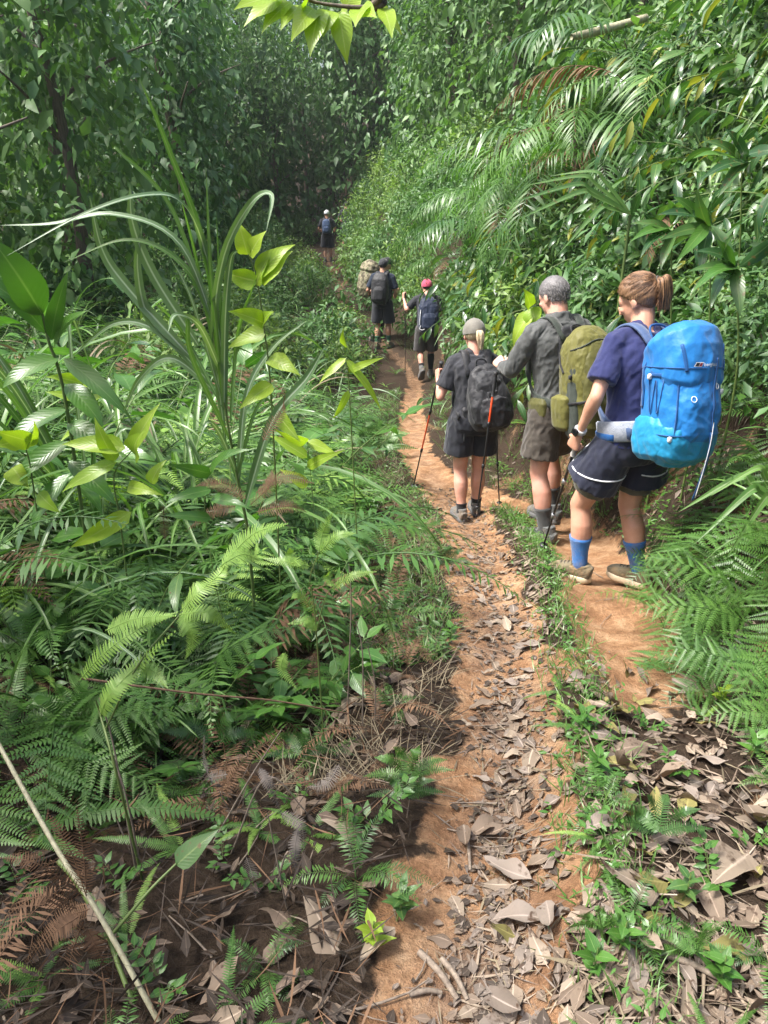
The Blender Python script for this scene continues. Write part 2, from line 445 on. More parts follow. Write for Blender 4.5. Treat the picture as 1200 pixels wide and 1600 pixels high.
M['dead1'] = dead_mat('dead_leaf_tan', (.17, .13, .095), (.34, .275, .21))
M['dead2'] = dead_mat('dead_leaf_grey', (.125, .10, .082), (.26, .215, .18))
M['dead3'] = dead_mat('dead_leaf_brown', (.11, .08, .06), (.23, .175, .13))
M['dead4'] = dead_mat('dead_leaf_olive', (.13, .12, .04), (.25, .22, .08))
M['dead5'] = dead_mat('dead_leaf_dark', (.03, .023, .018), (.09, .068, .052))
# ------------------------------------------------------------------ ground and trail
def build_ground():
    def axis(a, b, step, far_lo, far_hi, g):
        mid = list(np.arange(a, b + 1e-6, step)); lo, hi = [], []
        s = step; v = a
        while v > far_lo: s *= g; v -= s; lo.append(v)
        s = step; v = mid[-1]
        while v < far_hi: s *= g; v += s; hi.append(v)
        return np.array(lo[::-1] + mid + hi)
    xs = axis(-1.9, 3.0, .026, -320, 320, 1.07)
    ys = axis(.55, 8.5, .032, -60, 420, 1.055)
    X, Y = np.meshgrid(xs, ys)
    Z = terrain(X, Y)
    V = np.stack([X, Y, Z], -1).reshape(-1, 3)
    nx, ny = len(xs), len(ys)
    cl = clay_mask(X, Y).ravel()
    # the cut, bare foot of the right bank shows some clay as well
    patch = smooth(.15, .6, fbm(X, Y, 2.3, 21.)).ravel() * .45 * (np.abs(X - np.interp(Y, TY, TX)).ravel() < 1.3)
    mush = np.exp(-(poly_dist(X + .03 * fbm(X, Y, 9., 4.), Y, RUT_L) / .12) ** 2) * smooth(-.35, .25, fbm(X, Y, 6., 33.) + .12) * np.interp(Y, [0, 2.2, 3.6], [1, .8, .35])
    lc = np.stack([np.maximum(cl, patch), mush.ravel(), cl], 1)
    j, i = np.meshgrid(np.arange(ny - 1), np.arange(nx - 1), indexing='ij')
    j, i = j.ravel(), i.ravel()
    F = np.stack([j * nx + i, j * nx + i + 1, (j + 1) * nx + i + 1, (j + 1) * nx + i], 1)
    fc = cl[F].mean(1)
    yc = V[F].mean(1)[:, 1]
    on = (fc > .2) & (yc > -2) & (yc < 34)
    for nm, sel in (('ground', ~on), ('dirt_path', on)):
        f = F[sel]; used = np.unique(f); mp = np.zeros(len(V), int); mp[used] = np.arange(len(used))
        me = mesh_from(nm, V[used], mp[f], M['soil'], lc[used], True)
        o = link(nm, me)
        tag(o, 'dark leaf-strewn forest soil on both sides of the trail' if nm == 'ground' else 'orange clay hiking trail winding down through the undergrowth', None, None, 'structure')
build_ground()
# ------------------------------------------------------------------ fronds, leaves, blades
X3 = np.array([1., 0, 0])
def rachis(L, e0, e1, n=26, p=1.0, sway=0.0):
    s = np.linspace(0, 1, n)
    e = e0 + (e1 - e0) * s ** p
    st = L / (n - 1)
    y = np.concatenate([[0], np.cumsum(np.cos(e[:-1]) * st)]); z = np.concatenate([[0], np.cumsum(np.sin(e[:-1]) * st)])
    x = sway * L * s ** 2
    return s, e, np.stack([x, y, z], 1)

def frond_mesh(name, mat, L=.7, pairs=26, pl=.16, pw=.022, e0=R(65), e1=R(-25), start=.18, p=1.2, comb=False, lobes=14, lw=.012, ll=.03, droop=.35, sway=0., stem_mat=None, top=.12, ang=(12, 40), pinseg=2, pgrav=.06):
    mb = MB()
    s, e, P = rachis(L, e0, e1, 26, p, sway)
    tube(mb, P[::2], np.linspace(.0035, .001, 13) * (L / .7) ** .5, 4, .3, cap=False)
    q = np.linspace(start, .985, pairs)
    q = np.concatenate([q, q + .3 / pairs]); sg = np.concatenate([np.ones(pairs), -np.ones(pairs)]); q = np.clip(q, 0, 1)
    pos = np.stack([np.interp(q, s, P[:, k]) for k in range(3)], 1)
    eq = np.interp(q, s, e)
    T = np.stack([np.zeros_like(eq), np.cos(eq), np.sin(eq)], 1); N = np.stack([np.zeros_like(eq), -np.sin(eq), np.cos(eq)], 1)
    u = (q - start) / (1 - start)
    a = R(ang[0]) + (R(ang[1]) - R(ang[0])) * u ** 1.3 + rng.normal(0, R(7), len(q))
    ln = pl * np.clip(np.minimum(1, .55 + u * 2.2) * (1 - u ** 2.2) + top * (1 - u), .06, 1) * rng.uniform(.8, 1.1, len(q)) * np.where(rng.random(len(q)) < .05, .35, 1)
    d = X3[None] * (sg * np.cos(a))[:, None] + T * np.sin(a)[:, None] - N * rng.uniform(-.1, .35, len(q))[:, None]
    d = nz(d)
    if not comb:
        leaf_batch(mb, pos, d, N, ln, pw * np.clip(ln / pl, .5, 1), droop, .12, pinseg, prof_lance, None, False, zgrav=pgrav)
    else:
        k = lobes
        t = np.linspace(.04, .97, k)
        sd = np.cross(N, d)
        lp, ld, lnm, lL = [], [], [], []
        for h in (-1, 1):
            pp = pos[:, None] + d[:, None] * (ln[:, None] * t[None])[..., None] - N[:, None] * (droop * .35 * ln[:, None] * t[None] ** 2)[..., None]
            dd = sd[:, None] * h * .93 + d[:, None] * .36 - N[:, None] * .12
            lp.append(pp.reshape(-1, 3)); ld.append(np.broadcast_to(dd, pp.shape).reshape(-1, 3)); lnm.append(np.broadcast_to(N[:, None], pp.shape).reshape(-1, 3))
            lL.append((ll * (1.02 - t[None] ** 1.8) * np.clip(ln[:, None] / pl, .3, 1) * rng.uniform(.85, 1.1, pp.shape[:2])).ravel())
        lp, ld, lnm, lL = map(np.concatenate, (lp, ld, lnm, lL))
        vv = np.tile(np.repeat(rng.random(len(q)), k), 2)
        step = np.tile(np.repeat(ln / k, k), 2)
        leaf_batch(mb, lp, ld, lnm, lL, np.minimum(step * .92, lw * 1.6), .3, .0, 1, prof_lobe, vv, False)
    return mb.mesh(name, mat, False)

def comb_frond(name, mat, L=.4, pairs=42, ll=.035, e0=R(30), e1=R(-20), sway=0., w=.8, p=1.2):
    """long narrow frond with close, comb-like teeth (forked fern)"""
    mb = MB()
    s, e, P = rachis(L, e0, e1, 26, p, sway)
    tube(mb, P[::2], np.linspace(.002, .0008, 13), 4, .8, cap=False)
    q = np.linspace(.03, .99, pairs); q = np.concatenate([q, q]); sg = np.concatenate([np.ones(pairs), -np.ones(pairs)])
    pos = np.stack([np.interp(q, s, P[:, k]) for k in range(3)], 1); eq = np.interp(q, s, e)
    T = np.stack([np.zeros_like(eq), np.cos(eq), np.sin(eq)], 1); N = np.stack([np.zeros_like(eq), -np.sin(eq), np.cos(eq)], 1)
    ln = ll * np.clip(np.minimum(1, .45 + q * 3) * (1 - q ** 2.6), .08, 1) * rng.uniform(.88, 1.08, len(q))
    d = X3[None] * sg[:, None] * .95 + T * .32 - N * rng.uniform(-.05, .2, len(q))[:, None]
    leaf_batch(mb, pos, d, N, ln, L / pairs * w, .25, .0, 2, prof_lobe, None, False)
    return mb.mesh(name, mat, False)

def remat(me, mat):
    m2 = me.copy(); m2.materials.clear(); m2.materials.append(mat); return m2

def spline(ctrl, n=16):
    c = np.asarray([tuple(v) for v in ctrl], float)
    if len(c) == 2: return np.linspace(c[0], c[1], n)
    c = np.concatenate([[2 * c[0] - c[1]], c, [2 * c[-1] - c[-2]]])
    out = []; m = len(c) - 3
    for tt in np.linspace(0, m - 1e-6, n):
        i = int(tt); t = tt - i; p0, p1, p2, p3 = c[i:i + 4]
        out.append(.5 * ((2 * p1) + (-p0 + p2) * t + (2 * p0 - 5 * p1 + 4 * p2 - p3) * t * t + (-p0 + 3 * p1 - 3 * p2 + p3) * t ** 3))
    return np.array(out)

def ribbon(mb, pts, width, prof=prof_strap, nrm=(0, -.6, .8), fold=.25, twist=0.0, var=None):
    pts = np.asarray(pts, float); n = len(pts)
    t = np.linspace(0, 1, n); tan = nz(np.gradient(pts, axis=0))
    nn = np.broadcast_to(np.asarray(nrm, float), pts.shape)
    side = nz(np.cross(tan, nn)); up = np.cross(side, tan)
    if twist:
        a = twist * t; side, up = side * np.cos(a)[:, None] + up * np.sin(a)[:, None], up * np.cos(a)[:, None] - side * np.sin(a)[:, None]
    hw = width * .5 * prof(t); ac = np.array([-1, -.45, 0, .45, 1.])
    V = pts[:, None] + side[:, None] * (hw[:, None] * ac[None])[..., None] + up[:, None] * (hw[:, None] * np.abs(ac)[None] * fold)[..., None]
    C = np.zeros(V.shape); C[..., 0] = rng.random() if var is None else var; C[..., 1] = (ac * .5 + .5)[None]; C[..., 2] = t[:, None]
    i, j = np.meshgrid(np.arange(n - 1), np.arange(4), indexing='ij'); i, j = i.ravel(), j.ravel()
    mb.add(V.reshape(-1, 3), np.stack([i * 5 + j, i * 5 + j + 1, (i + 1) * 5 + j + 1, (i + 1) * 5 + j], 1), C.reshape(-1, 3))

def leaf_mesh(name, mat, L=.2, W=.06, droop=.5, fold=.2, nseg=7, prof=prof_lance, wav=.12, petiole=.12):
    mb = MB()
    if petiole:
        tube(mb, [(0, 0, 0), (0, L * petiole * .5, .002), (0, L * petiole, 0)], .0016 + L * .003, 4, .4, cap=False)
    leaf_batch(mb, [(0, L * petiole, 0)], [(0, 1, 0)], [(0, 0, 1)], L, W, droop, fold, nseg, prof, None, True, wav)
    return mb.mesh(name, mat, True)

def frame_rot(d, n):
    d = Vector(d).normalized(); n = Vector(n); n = (n - d * n.dot(d))
    n = n.normalized() if n.length > 1e-6 else Vector((1, 0, 0))
    s = d.cross(n)
    return Matrix((s, d, n)).transposed().to_euler()

class Plant:
    """a prototype: list of (name, mesh, location, euler, scale); put() makes one individual with parts of its own"""
    def __init__(s): s.items = []
    def add(s, name, me, loc=(0, 0, 0), rot=(0, 0, 0), scl=1.0): s.items.append((name, me, tuple(loc), tuple(rot), scl)); return s
    def put(s, name, loc, rotz=0., scl=1., tilt=(0, 0), label=None, cat=None, group=None):
        e = bpy.data.objects.new(name, None); COL.objects.link(e)
        e.empty_display_size = .05
        e.location = loc; e.rotation_euler = (tilt[0], tilt[1], rotz); e.scale = (scl,) * 3
        for nm, me, l, r, sc in s.items:
            o = bpy.data.objects.new(nm, me); COL.objects.link(o); o.parent = e
            o.location = l; o.rotation_euler = r; o.scale = (sc,) * 3
        tag(e, label, cat, group)
        return e

# -- libraries of shared meshes
FR = {}
def variants(key, fn, n): FR[key] = [fn(i) for i in range(n)]
variants('tri', lambda i: frond_mesh('frond', M['fern'], L=.75 + .08 * i, pairs=15, pl=.24, e0=R(62 - 6 * i), e1=R(-20 - 8 * i), comb=True, lobes=15, ll=.026, lw=.013, sway=.06 * (i - 1.5)), 4)
variants('tri_lime', lambda i: remat(FR['tri'][i], M['fern_lime']), 4)
variants('tri_dark', lambda i: remat(FR['tri'][i], M['fern_dark']), 4)
variants('sword', lambda i: frond_mesh('frond', M['fern'], L=.7 + .1 * i, pairs=30, pl=.10 + .01 * i, pw=.018, e0=R(68 - 8 * i), e1=R(-30 - 8 * i), sway=.08 * (i - 1)), 3)
variants('sword_dark', lambda i: remat(FR['sword'][i], M['fern_dark']), 3)
variants('sword_dead', lambda i: remat(FR['sword'][i], M['fern_dead']), 3)
variants('comb', lambda i: comb_frond('frond', M['fern'], L=.38 + .06 * i, pairs=40 + 4 * i, e0=R(35 - 10 * i), e1=R(-20 - 10 * i), sway=.1 * (i - 1)), 3)
variants('comb_lime', lambda i: remat(FR['comb'][i], M['fern_lime']), 3)
variants('comb_dead', lambda i: remat(comb_frond('frond', M['fern'], L=.34 + .06 * i, pairs=30 + 4 * i, ll=.034, e0=R(20 - 20 * i), e1=R(-60 + 10 * i), sway=.2 * (i - 1), w=.42), M['fern_dead']), 3)
variants('comb_grey', lambda i: remat(FR['comb_dead'][i], M['fern_grey']), 3)
variants('palm', lambda i: frond_mesh('frond', M['fern_dark'], L=1.5 + .15 * i, pairs=27, pl=.32 + .03 * i, pw=.026, e0=R(42 - 10 * i), e1=R(-72 - 6 * i), p=.9, droop=.9, sway=.10 * (i - 1), ang=(25, 60), pinseg=4, pgrav=.28), 3)
variants('palm_green', lambda i: remat(FR['palm'][i], M['fern']), 3)
variants('palm_lime', lambda i: remat(FR['palm'][i], M['fern_lime']), 3)
variants('palm_dead', lambda i: remat(FR['palm'][i], M['fern_dead']), 3)
variants('shrub', lambda i: leaf_mesh('leaf', M['shrub'], L=.17 + .025 * i, W=.042 + .006 * i, droop=.45 + .3 * i, fold=.2 + .06 * i), 4)
variants('shrub_yellow', lambda i: remat(FR['shrub'][i], M['shrub_yellow']), 4)
variants('shrub_dark', lambda i: remat(FR['shrub'][i], M['shrub_dark']), 4)
variants('broad', lambda i: leaf_mesh('leaf', M['broad'], L=.24 + .03 * i, W=.10 + .012 * i, droop=.4 + .3 * i, fold=.16, nseg=9, prof=prof_ovate, wav=.16), 3)
variants('lime', lambda i: leaf_mesh('leaf', M['lime'], L=.17 + .02 * i, W=.068 + .008 * i, droop=.35 + .3 * i, fold=.22, nseg=9, prof=prof_ovate, wav=.14), 3)
variants('small', lambda i: leaf_mesh('leaf', M['broad'], L=.055 + .012 * i, W=.028 + .005 * i, droop=.4, fold=.15, nseg=4, prof=prof_ovate), 3)
def strap_mesh(i, mat='grass'):
    mb = MB(); L = .9 + .2 * i
    e0, e1 = R(78 - 6 * i), R(-40 - 12 * i)
    s, e, P = rachis(L, e0, e1, 16, 1.4, .05 * (i - 1.5))
    ribbon(mb, P, .016 + .003 * i, nrm=(0, -.9, .5), fold=.35)
    return mb.mesh('blade', M[mat], True)
variants('strap', strap_mesh, 4)
variants('strap_cane', lambda i: remat(FR['strap'][i], M['cane']), 4)
variants('strap_dry', lambda i: remat(FR['strap'][i], M['grass_dry']), 4)
def drape_mesh(i):
    mb = MB(); s, e, P = rachis(.55 + .12 * i, R(20 - 15 * i), R(-88), 14, .7, .05 * (i - 1))
    ribbon(mb, P, .034 + .006 * i, nrm=(0, .5, .8), fold=.25)
    return mb.mesh('blade', M['cane'], True)
variants('drape', drape_mesh, 3)
variants('drape_green', lambda i: remat(FR['drape'][i], M['grass']), 3)

def pick(key): return FR[key][rng.integers(len(FR[key]))]

def fern_plant(keys, n=7, spread=(20, 60), scl=(.75, 1.1), wts=None):
    p = Plant()
    a0 = rng.uniform(0, 6.28)
    for k in range(n):
        key = keys[rng.integers(len(keys))]
        az = a0 + k * 6.283 / n + rng.normal(0, .25)
        p.add('frond', pick(key), (rng.normal(0, .015), rng.normal(0, .015), -.01), (R(rng.uniform(-18, 14)), R(rng.uniform(-10, 10)), az), rng.uniform(*scl))
    return p

def grass_clump(keys, n=14, scl=(.6, 1.1)):
    p = Plant()
    for k in range(n):
        p.add('blade', pick(keys[rng.integers(len(keys))]), (rng.normal(0, .03), rng.normal(0, .03), -.01), (R(rng.uniform(-22, 10)), R(rng.uniform(-12, 12)), rng.uniform(0, 6.28)), rng.uniform(*scl))
    return p

def stem_mesh(name, paths, mat, r0=.006, r1=.002, sides=5):
    mb = MB()
    for P in paths: tube(mb, P, np.linspace(r0, r1, len(P)), sides, .4, cap=False)
    return mb.mesh(name, mat, True)

def leafy_shrub(keys, nst=4, L=(.7, 1.2), nleaf=11, lean=(0, -1), leanw=.8, gravity=.5, scl=(.7, 1.15), stem='stem', droop=.55, r0=.006):
    """shrub with arching stems and alternate hanging leaves, each leaf a part"""
    p = Plant(); paths = []
    for k in range(nst):
        ll = rng.uniform(*L); az = rng.uniform(0, 6.28)
        d = np.array([math.cos(az) * .6 + lean[0] * leanw, math.sin(az) * .6 + lean[1] * leanw, 1.1])
        pts = [np.zeros(3)]
        for q in range(10):
            d = nz(d + np.array([0, 0, -gravity * .18]) + rng.normal(0, .06, 3)); pts.append(pts[-1] + d * ll / 10)
        P = np.array(pts); paths.append(P)
        tan = nz(np.gradient(P, axis=0))
        qs = np.linspace(.22, 1, nleaf); sgn = 1
        for qv in qs:
            f = qv * 10; i = min(int(f), 9); pos = P[i] + (P[i + 1] - P[i]) * (f - i); t = tan[i]
            sd = nz(np.cross(t, [0, 0, 1.])); sgn = -sgn
            dd = nz(t * rng.uniform(.2, .6) + sd * sgn * rng.uniform(.5, 1) + np.array([0, 0, -droop * rng.uniform(.3, 1.4)]) + rng.normal(0, .15, 3))
            nn = np.array([0, 0, 1.]) + rng.normal(0, .35, 3) + sd * sgn * .3
            key = keys[rng.integers(len(keys))]
            p.add('leaf', pick(key), pos, frame_rot(dd, nn), rng.uniform(*scl))
        key = keys[rng.integers(len(keys))]
        p.add('leaf', pick(key), P[-1], frame_rot(tan[-1] + np.array([0, 0, -.2]), (0, 0, 1)), rng.uniform(*scl))
    p.items.insert(0, ('stem', stem_mesh('stem', paths, M[stem], r0, r0 * .3), (0, 0, 0), (0, 0, 0), 1.0))
    return p

# ------------------------------------------------------------------ trees
def crown_mesh(name, mat, lobes, dens, L, W, down=.6, prof=prof_ovate, nseg=2, shell=(.72, 1.08)):
    mb = MB()
    for (c, r) in lobes:
        c = np.asarray(c, float); r = np.asarray(r, float) * np.ones(3)
        N = int(dens * r.mean() ** 2 * 12.6)
        u = rand_unit(N)
        lump = 1 + .22 * np.sin(u[:, 0] * 5 + c[0] * 5) * np.cos(u[:, 2] * 6 + c[1] * 3) + .12 * np.sin(u[:, 1] * 11 + c[2] * 9)
        keep = rng.random(N) < np.clip(.35 + (lump - .86) * 3.2, .15, 1)
        u = u[keep]; lump = lump[keep]; N = len(u)
        pos = c + u * r * (lump * rng.uniform(*shell, N) ** 1.0)[:, None]
        d = nz(u * .5 + rng.normal(0, .55, (N, 3)) + np.array([0, 0, -down]))
        n = u * .7 + np.array([0, 0, .8]) + rng.normal(0, .4, (N, 3))
        s = np.clip(rng.lognormal(-.15, .38, N), .35, 1.9)
        leaf_batch(mb, pos, d, n, L * s, W * s, .5, .22, nseg, prof, None, True)
    return mb.mesh(name, mat, False)

def trunk_mesh(h, r0, lean=(0, 0), limbs=6, spread=1.6, bare=.35):
    mb = MB()
    n = 12; t = np.linspace(0, 1, n)
    P = np.stack([lean[0] * h * t ** 1.5 + .08 * np.sin(t * 7 + rng.uniform(0, 6)), lean[1] * h * t ** 1.5 + .08 * np.cos(t * 6 + rng.uniform(0, 6)), -.3 + t * (h + .3)], 1)
    tube(mb, P, r0 * (1.05 - .8 * t) * (1 + .5 * np.exp(-t * 14)), 9, .5)
    for k in range(limbs):
        f = bare + (1 - bare) * (k + .5) / limbs; i = min(int(f * (n - 1)), n - 2); b = P[i]
        az = k * 2.4 + rng.uniform(0, .8); ln = spread * rng.uniform(.6, 1.1)
        Q = spline([b, b + np.array([math.cos(az) * ln * .5, math.sin(az) * ln * .5, ln * .35]), b + np.array([math.cos(az) * ln, math.sin(az) * ln, ln * .55])], 7)
        tube(mb, Q, r0 * (.45 - .3 * f) * np.linspace(1, .25, 7), 6, .5)
    return mb.mesh('trunk', M['bark'], True)

CR = {}
def lobes_tree(h, w, n=11, low=.3):
    out = []
    for k in range(n):
        f = (k + .5) / n; z = h * (low + (1 - low) * f); a = k * 2.4 + rng.uniform(0, .6)
        rr = w * math.sin(math.pi * (.18 + .74 * f)) * .55
        out.append(((math.cos(a) * rr, math.sin(a) * rr, z), w * rng.uniform(.34, .5)))
    return out
def lobes_curtain(h, w, n=18):
    """vine-hung crown that reaches the ground"""
    out = []
    for k in range(n):
        f = k / (n - 1); a = k * 2.4 + rng.uniform(0, 1)
        rr = w * (.62 - .25 * f) * rng.uniform(.6, 1)
        out.append(((math.cos(a) * rr, math.sin(a) * rr, .3 + h * f * .93), (w * rng.uniform(.28, .42), w * rng.uniform(.28, .42), w * rng.uniform(.34, .6))))
    return out
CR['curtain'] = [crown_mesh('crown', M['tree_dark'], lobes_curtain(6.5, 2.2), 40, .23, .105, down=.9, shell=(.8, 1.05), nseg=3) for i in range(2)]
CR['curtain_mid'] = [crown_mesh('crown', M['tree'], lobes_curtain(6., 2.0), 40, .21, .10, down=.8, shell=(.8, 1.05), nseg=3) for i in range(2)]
CR['curtain_light'] = [remat(CR['curtain_mid'][1], M['tree_light'])]  # paler leaf copy painting haze and brightness into the upper left trees
CR['tree'] = [crown_mesh('crown', M['tree'], lobes_tree(8, 3.0), 40, .17, .07, down=.5) for i in range(2)]
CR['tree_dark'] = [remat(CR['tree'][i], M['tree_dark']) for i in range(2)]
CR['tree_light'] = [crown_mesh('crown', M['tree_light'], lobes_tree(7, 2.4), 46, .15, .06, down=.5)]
CR['bush'] = [crown_mesh('foliage', M['tree'], [((0, 0, .45), .5), ((.35, .2, .4), .4), ((-.3, .15, .55), .42), ((.05, -.35, .35), .42), ((0, .1, .9), .33)], 200, .10, .042, down=.35) for i in range(2)]
CR['bush_light'] = [remat(CR['bush'][i], M['tree_light']) for i in range(2)]
CR['bush_dark'] = [remat(CR['bush'][i], M['tree_dark']) for i in range(2)]
TRUNKS = [trunk_mesh(7.5, .16, (.05, .02), 7, 2.0), trunk_mesh(6.5, .12, (-.06, .03), 7, 1.7), trunk_mesh(8.5, .20, (.02, -.04), 8, 2.4)]
BUSH_STEM = stem_mesh('stem', [spline([(0, 0, -.1), (.1 * math.cos(a), .1 * math.sin(a), .4), (.3 * math.cos(a), .3 * math.sin(a), .8)], 7) for a in (0, 1.3, 2.5, 3.9, 5.1)], M['bark'], .012, .004)

def tree(kind, loc, rot, scl, label, group, name='tree', cat='tree'):
    e = bpy.data.objects.new(name, None); COL.objects.link(e)
    e.location = loc; e.rotation_euler = (0, 0, rot); e.scale = (scl,) * 3
    link('trunk', TRUNKS[rng.integers(len(TRUNKS))], e)
    link('crown', CR[kind][rng.integers(len(CR[kind]))], e)
    return tag(e, label, cat, group)

def bush(kind, loc, rot, scl, label, group, cat='bush'):
    e = bpy.data.objects.new('bush', None); COL.objects.link(e)
    e.location = loc; e.rotation_euler = (0, 0, rot); e.scale = (scl * rng.uniform(.9, 1.1), scl * rng.uniform(.9, 1.1), scl)
    link('stem', BUSH_STEM, e); link('foliage', CR[kind][rng.integers(len(CR[kind]))], e)
    return tag(e, label, cat, group)
# ------------------------------------------------------------------ hikers
def fbm3(P, f, seed=0., octv=3):
    v = 0; a = 1.; s = 0.
    for k in range(octv):
        q = P * f + seed + k * 5.3
        v = v + a * np.sin(q[:, 0] + 1.7 * np.sin(q[:, 1] * .9 + k)) * np.cos(q[:, 1] * 1.1 + 1.4 * np.sin(q[:, 2] * 1.05)) * np.sin(q[:, 2] + 1.3 * np.cos(q[:, 0] * .8 + 2 + k)); s += a; a *= .55; f *= 2.1
    return v / s

def loft(mb, pts, rx, ry, xref=(1, 0, 0), sides=16, ex=2.0):
    """closed body of elliptical (ex=2) or boxy (ex>2) rings"""
    pts = np.asarray([tuple(p) for p in pts], float); n = len(pts)
    rx = np.broadcast_to(rx, (n,)).astype(float); ry = np.broadcast_to(ry, (n,)).astype(float)
    tan = nz(np.gradient(pts, axis=0)); xr = np.broadcast_to(np.asarray(xref, float), pts.shape)
    u = nz(xr - tan * np.sum(xr * tan, 1, keepdims=True)); v = np.cross(tan, u)
    a = np.linspace(0, 2 * math.pi, sides, endpoint=False)
    ca = np.sign(np.cos(a)) * np.abs(np.cos(a)) ** (2 / ex); sa = np.sign(np.sin(a)) * np.abs(np.sin(a)) ** (2 / ex)
    V = pts[:, None] + u[:, None] * (rx[:, None] * ca[None])[..., None] + v[:, None] * (ry[:, None] * sa[None])[..., None]
    i, j = np.meshgrid(np.arange(n - 1), np.arange(sides), indexing='ij'); i, j = i.ravel(), j.ravel(); k = (j + 1) % sides
    F = np.stack([i * sides + j, i * sides + k, (i + 1) * sides + k, (i + 1) * sides + j], 1)
    h = sides // 2
    q0 = [[m + 1, m, sides - 1 - m, sides - 2 - m] for m in range(h - 1)]
    b = (n - 1) * sides
    q1 = [[b + m, b + m + 1, b + sides - 2 - m, b + sides - 1 - m] for m in range(h - 1)]
    mb.add(V.reshape(-1, 3), np.concatenate([F, np.array(q0), np.array(q1)]))

def ellipsoid(mb, c, r, rot=None, n=10, sides=16):
    t = np.linspace(.04, math.pi - .04, n)
    m = MB(); loft(m, np.stack([0 * t, 0 * t, -np.cos(t)], 1), np.sin(t), np.sin(t), (1, 0, 0), sides)
    V = np.concatenate(m.V) * np.asarray(r, float)
    if rot is not None: V = V @ np.array(rot.to_matrix() if hasattr(rot, 'to_matrix') else rot).T
    mb.add(V + np.asarray(c, float), np.concatenate(m.F))

def remesh(mb, name, mat, voxel, smooth_it=4, wr=0., wf=14., seed=0., fold_dir=None, post=None):
    me = mesh_from('tmp', np.concatenate(mb.V), np.concatenate(mb.F))
    o = bpy.data.objects.new('tmp', me); COL.objects.link(o)
    r = o.modifiers.new('r', 'REMESH'); r.mode = 'VOXEL'; r.voxel_size = voxel; r.adaptivity = 0
    if smooth_it:
        s = o.modifiers.new('s', 'SMOOTH'); s.factor = .5; s.iterations = smooth_it
    dg = bpy.context.evaluated_depsgraph_get()
    m2 = bpy.data.meshes.new_from_object(o.evaluated_get(dg))
    bpy.data.objects.remove(o); bpy.data.meshes.remove(me)
    m2.name = name; m2.materials.clear(); m2.materials.append(mat)
    n = len(m2.vertices); wf = wf * 2.6
    if wr or post:
        co = np.empty(n * 3, np.float32); m2.vertices.foreach_get('co', co); co = co.reshape(-1, 3).astype(float)
        no = np.empty(n * 3, np.float32); m2.vertices.foreach_get('normal', no); no = no.reshape(-1, 3)
        if wr:
            P = co * (np.array(fold_dir) if fold_dir is not None else 1.)
            w = fbm3(P, wf * .8, seed); w2 = 1 - 2 * np.abs(fbm3(P + .08 * np.sin(P[:, [2, 0, 1]] * 9), wf * .55, seed + 3.1, 2))
            co = co + no * (wr * (w * .55 + np.clip(w2, -.5, 1) * .65 - .1))[:, None]
        if post: co = post(co, no)
        m2.vertices.foreach_set('co', co.astype(np.float32).ravel())
    m2.polygons.foreach_set('use_smooth', np.ones(len(m2.polygons), bool))
    m2.update()
    return m2

def join_meshes(a, b):
    bm = bmesh.new(); bm.from_mesh(a); bm.from_mesh(b); bm.to_mesh(a); bm.free(); bpy.data.meshes.remove(b)
    a.polygons.foreach_set('use_smooth', np.ones(len(a.polygons), bool)); a.update(); return a

def cap_path(p0, p1, r0, r1, n=9, bulge=0., bpos=.3):
    """tapered limb segment: points, radii with rounded ends"""
    p0, p1 = np.asarray(p0, float), np.asarray(p1, float); t = np.linspace(0, 1, n)
    r = r0 + (r1 - r0) * t + bulge * np.exp(-((t - bpos) / .22) ** 2)
    d = (p1 - p0) / np.linalg.norm(p1 - p0)
    pts = p0 + (p1 - p0) * t[:, None]
    pts = np.concatenate([[p0 - d * r0 * .75], [p0 - d * r0 * .4], pts, [p1 + d * r1 * .4], [p1 + d * r1 * .75]])
    rr = np.concatenate([[r0 * .62], [r0 * .9], r, [r1 * .9], [r1 * .62]])
    return pts, rr

def rot_about(ax, ang): return np.array(Matrix.Rotation(ang, 3, Vector(ax)))

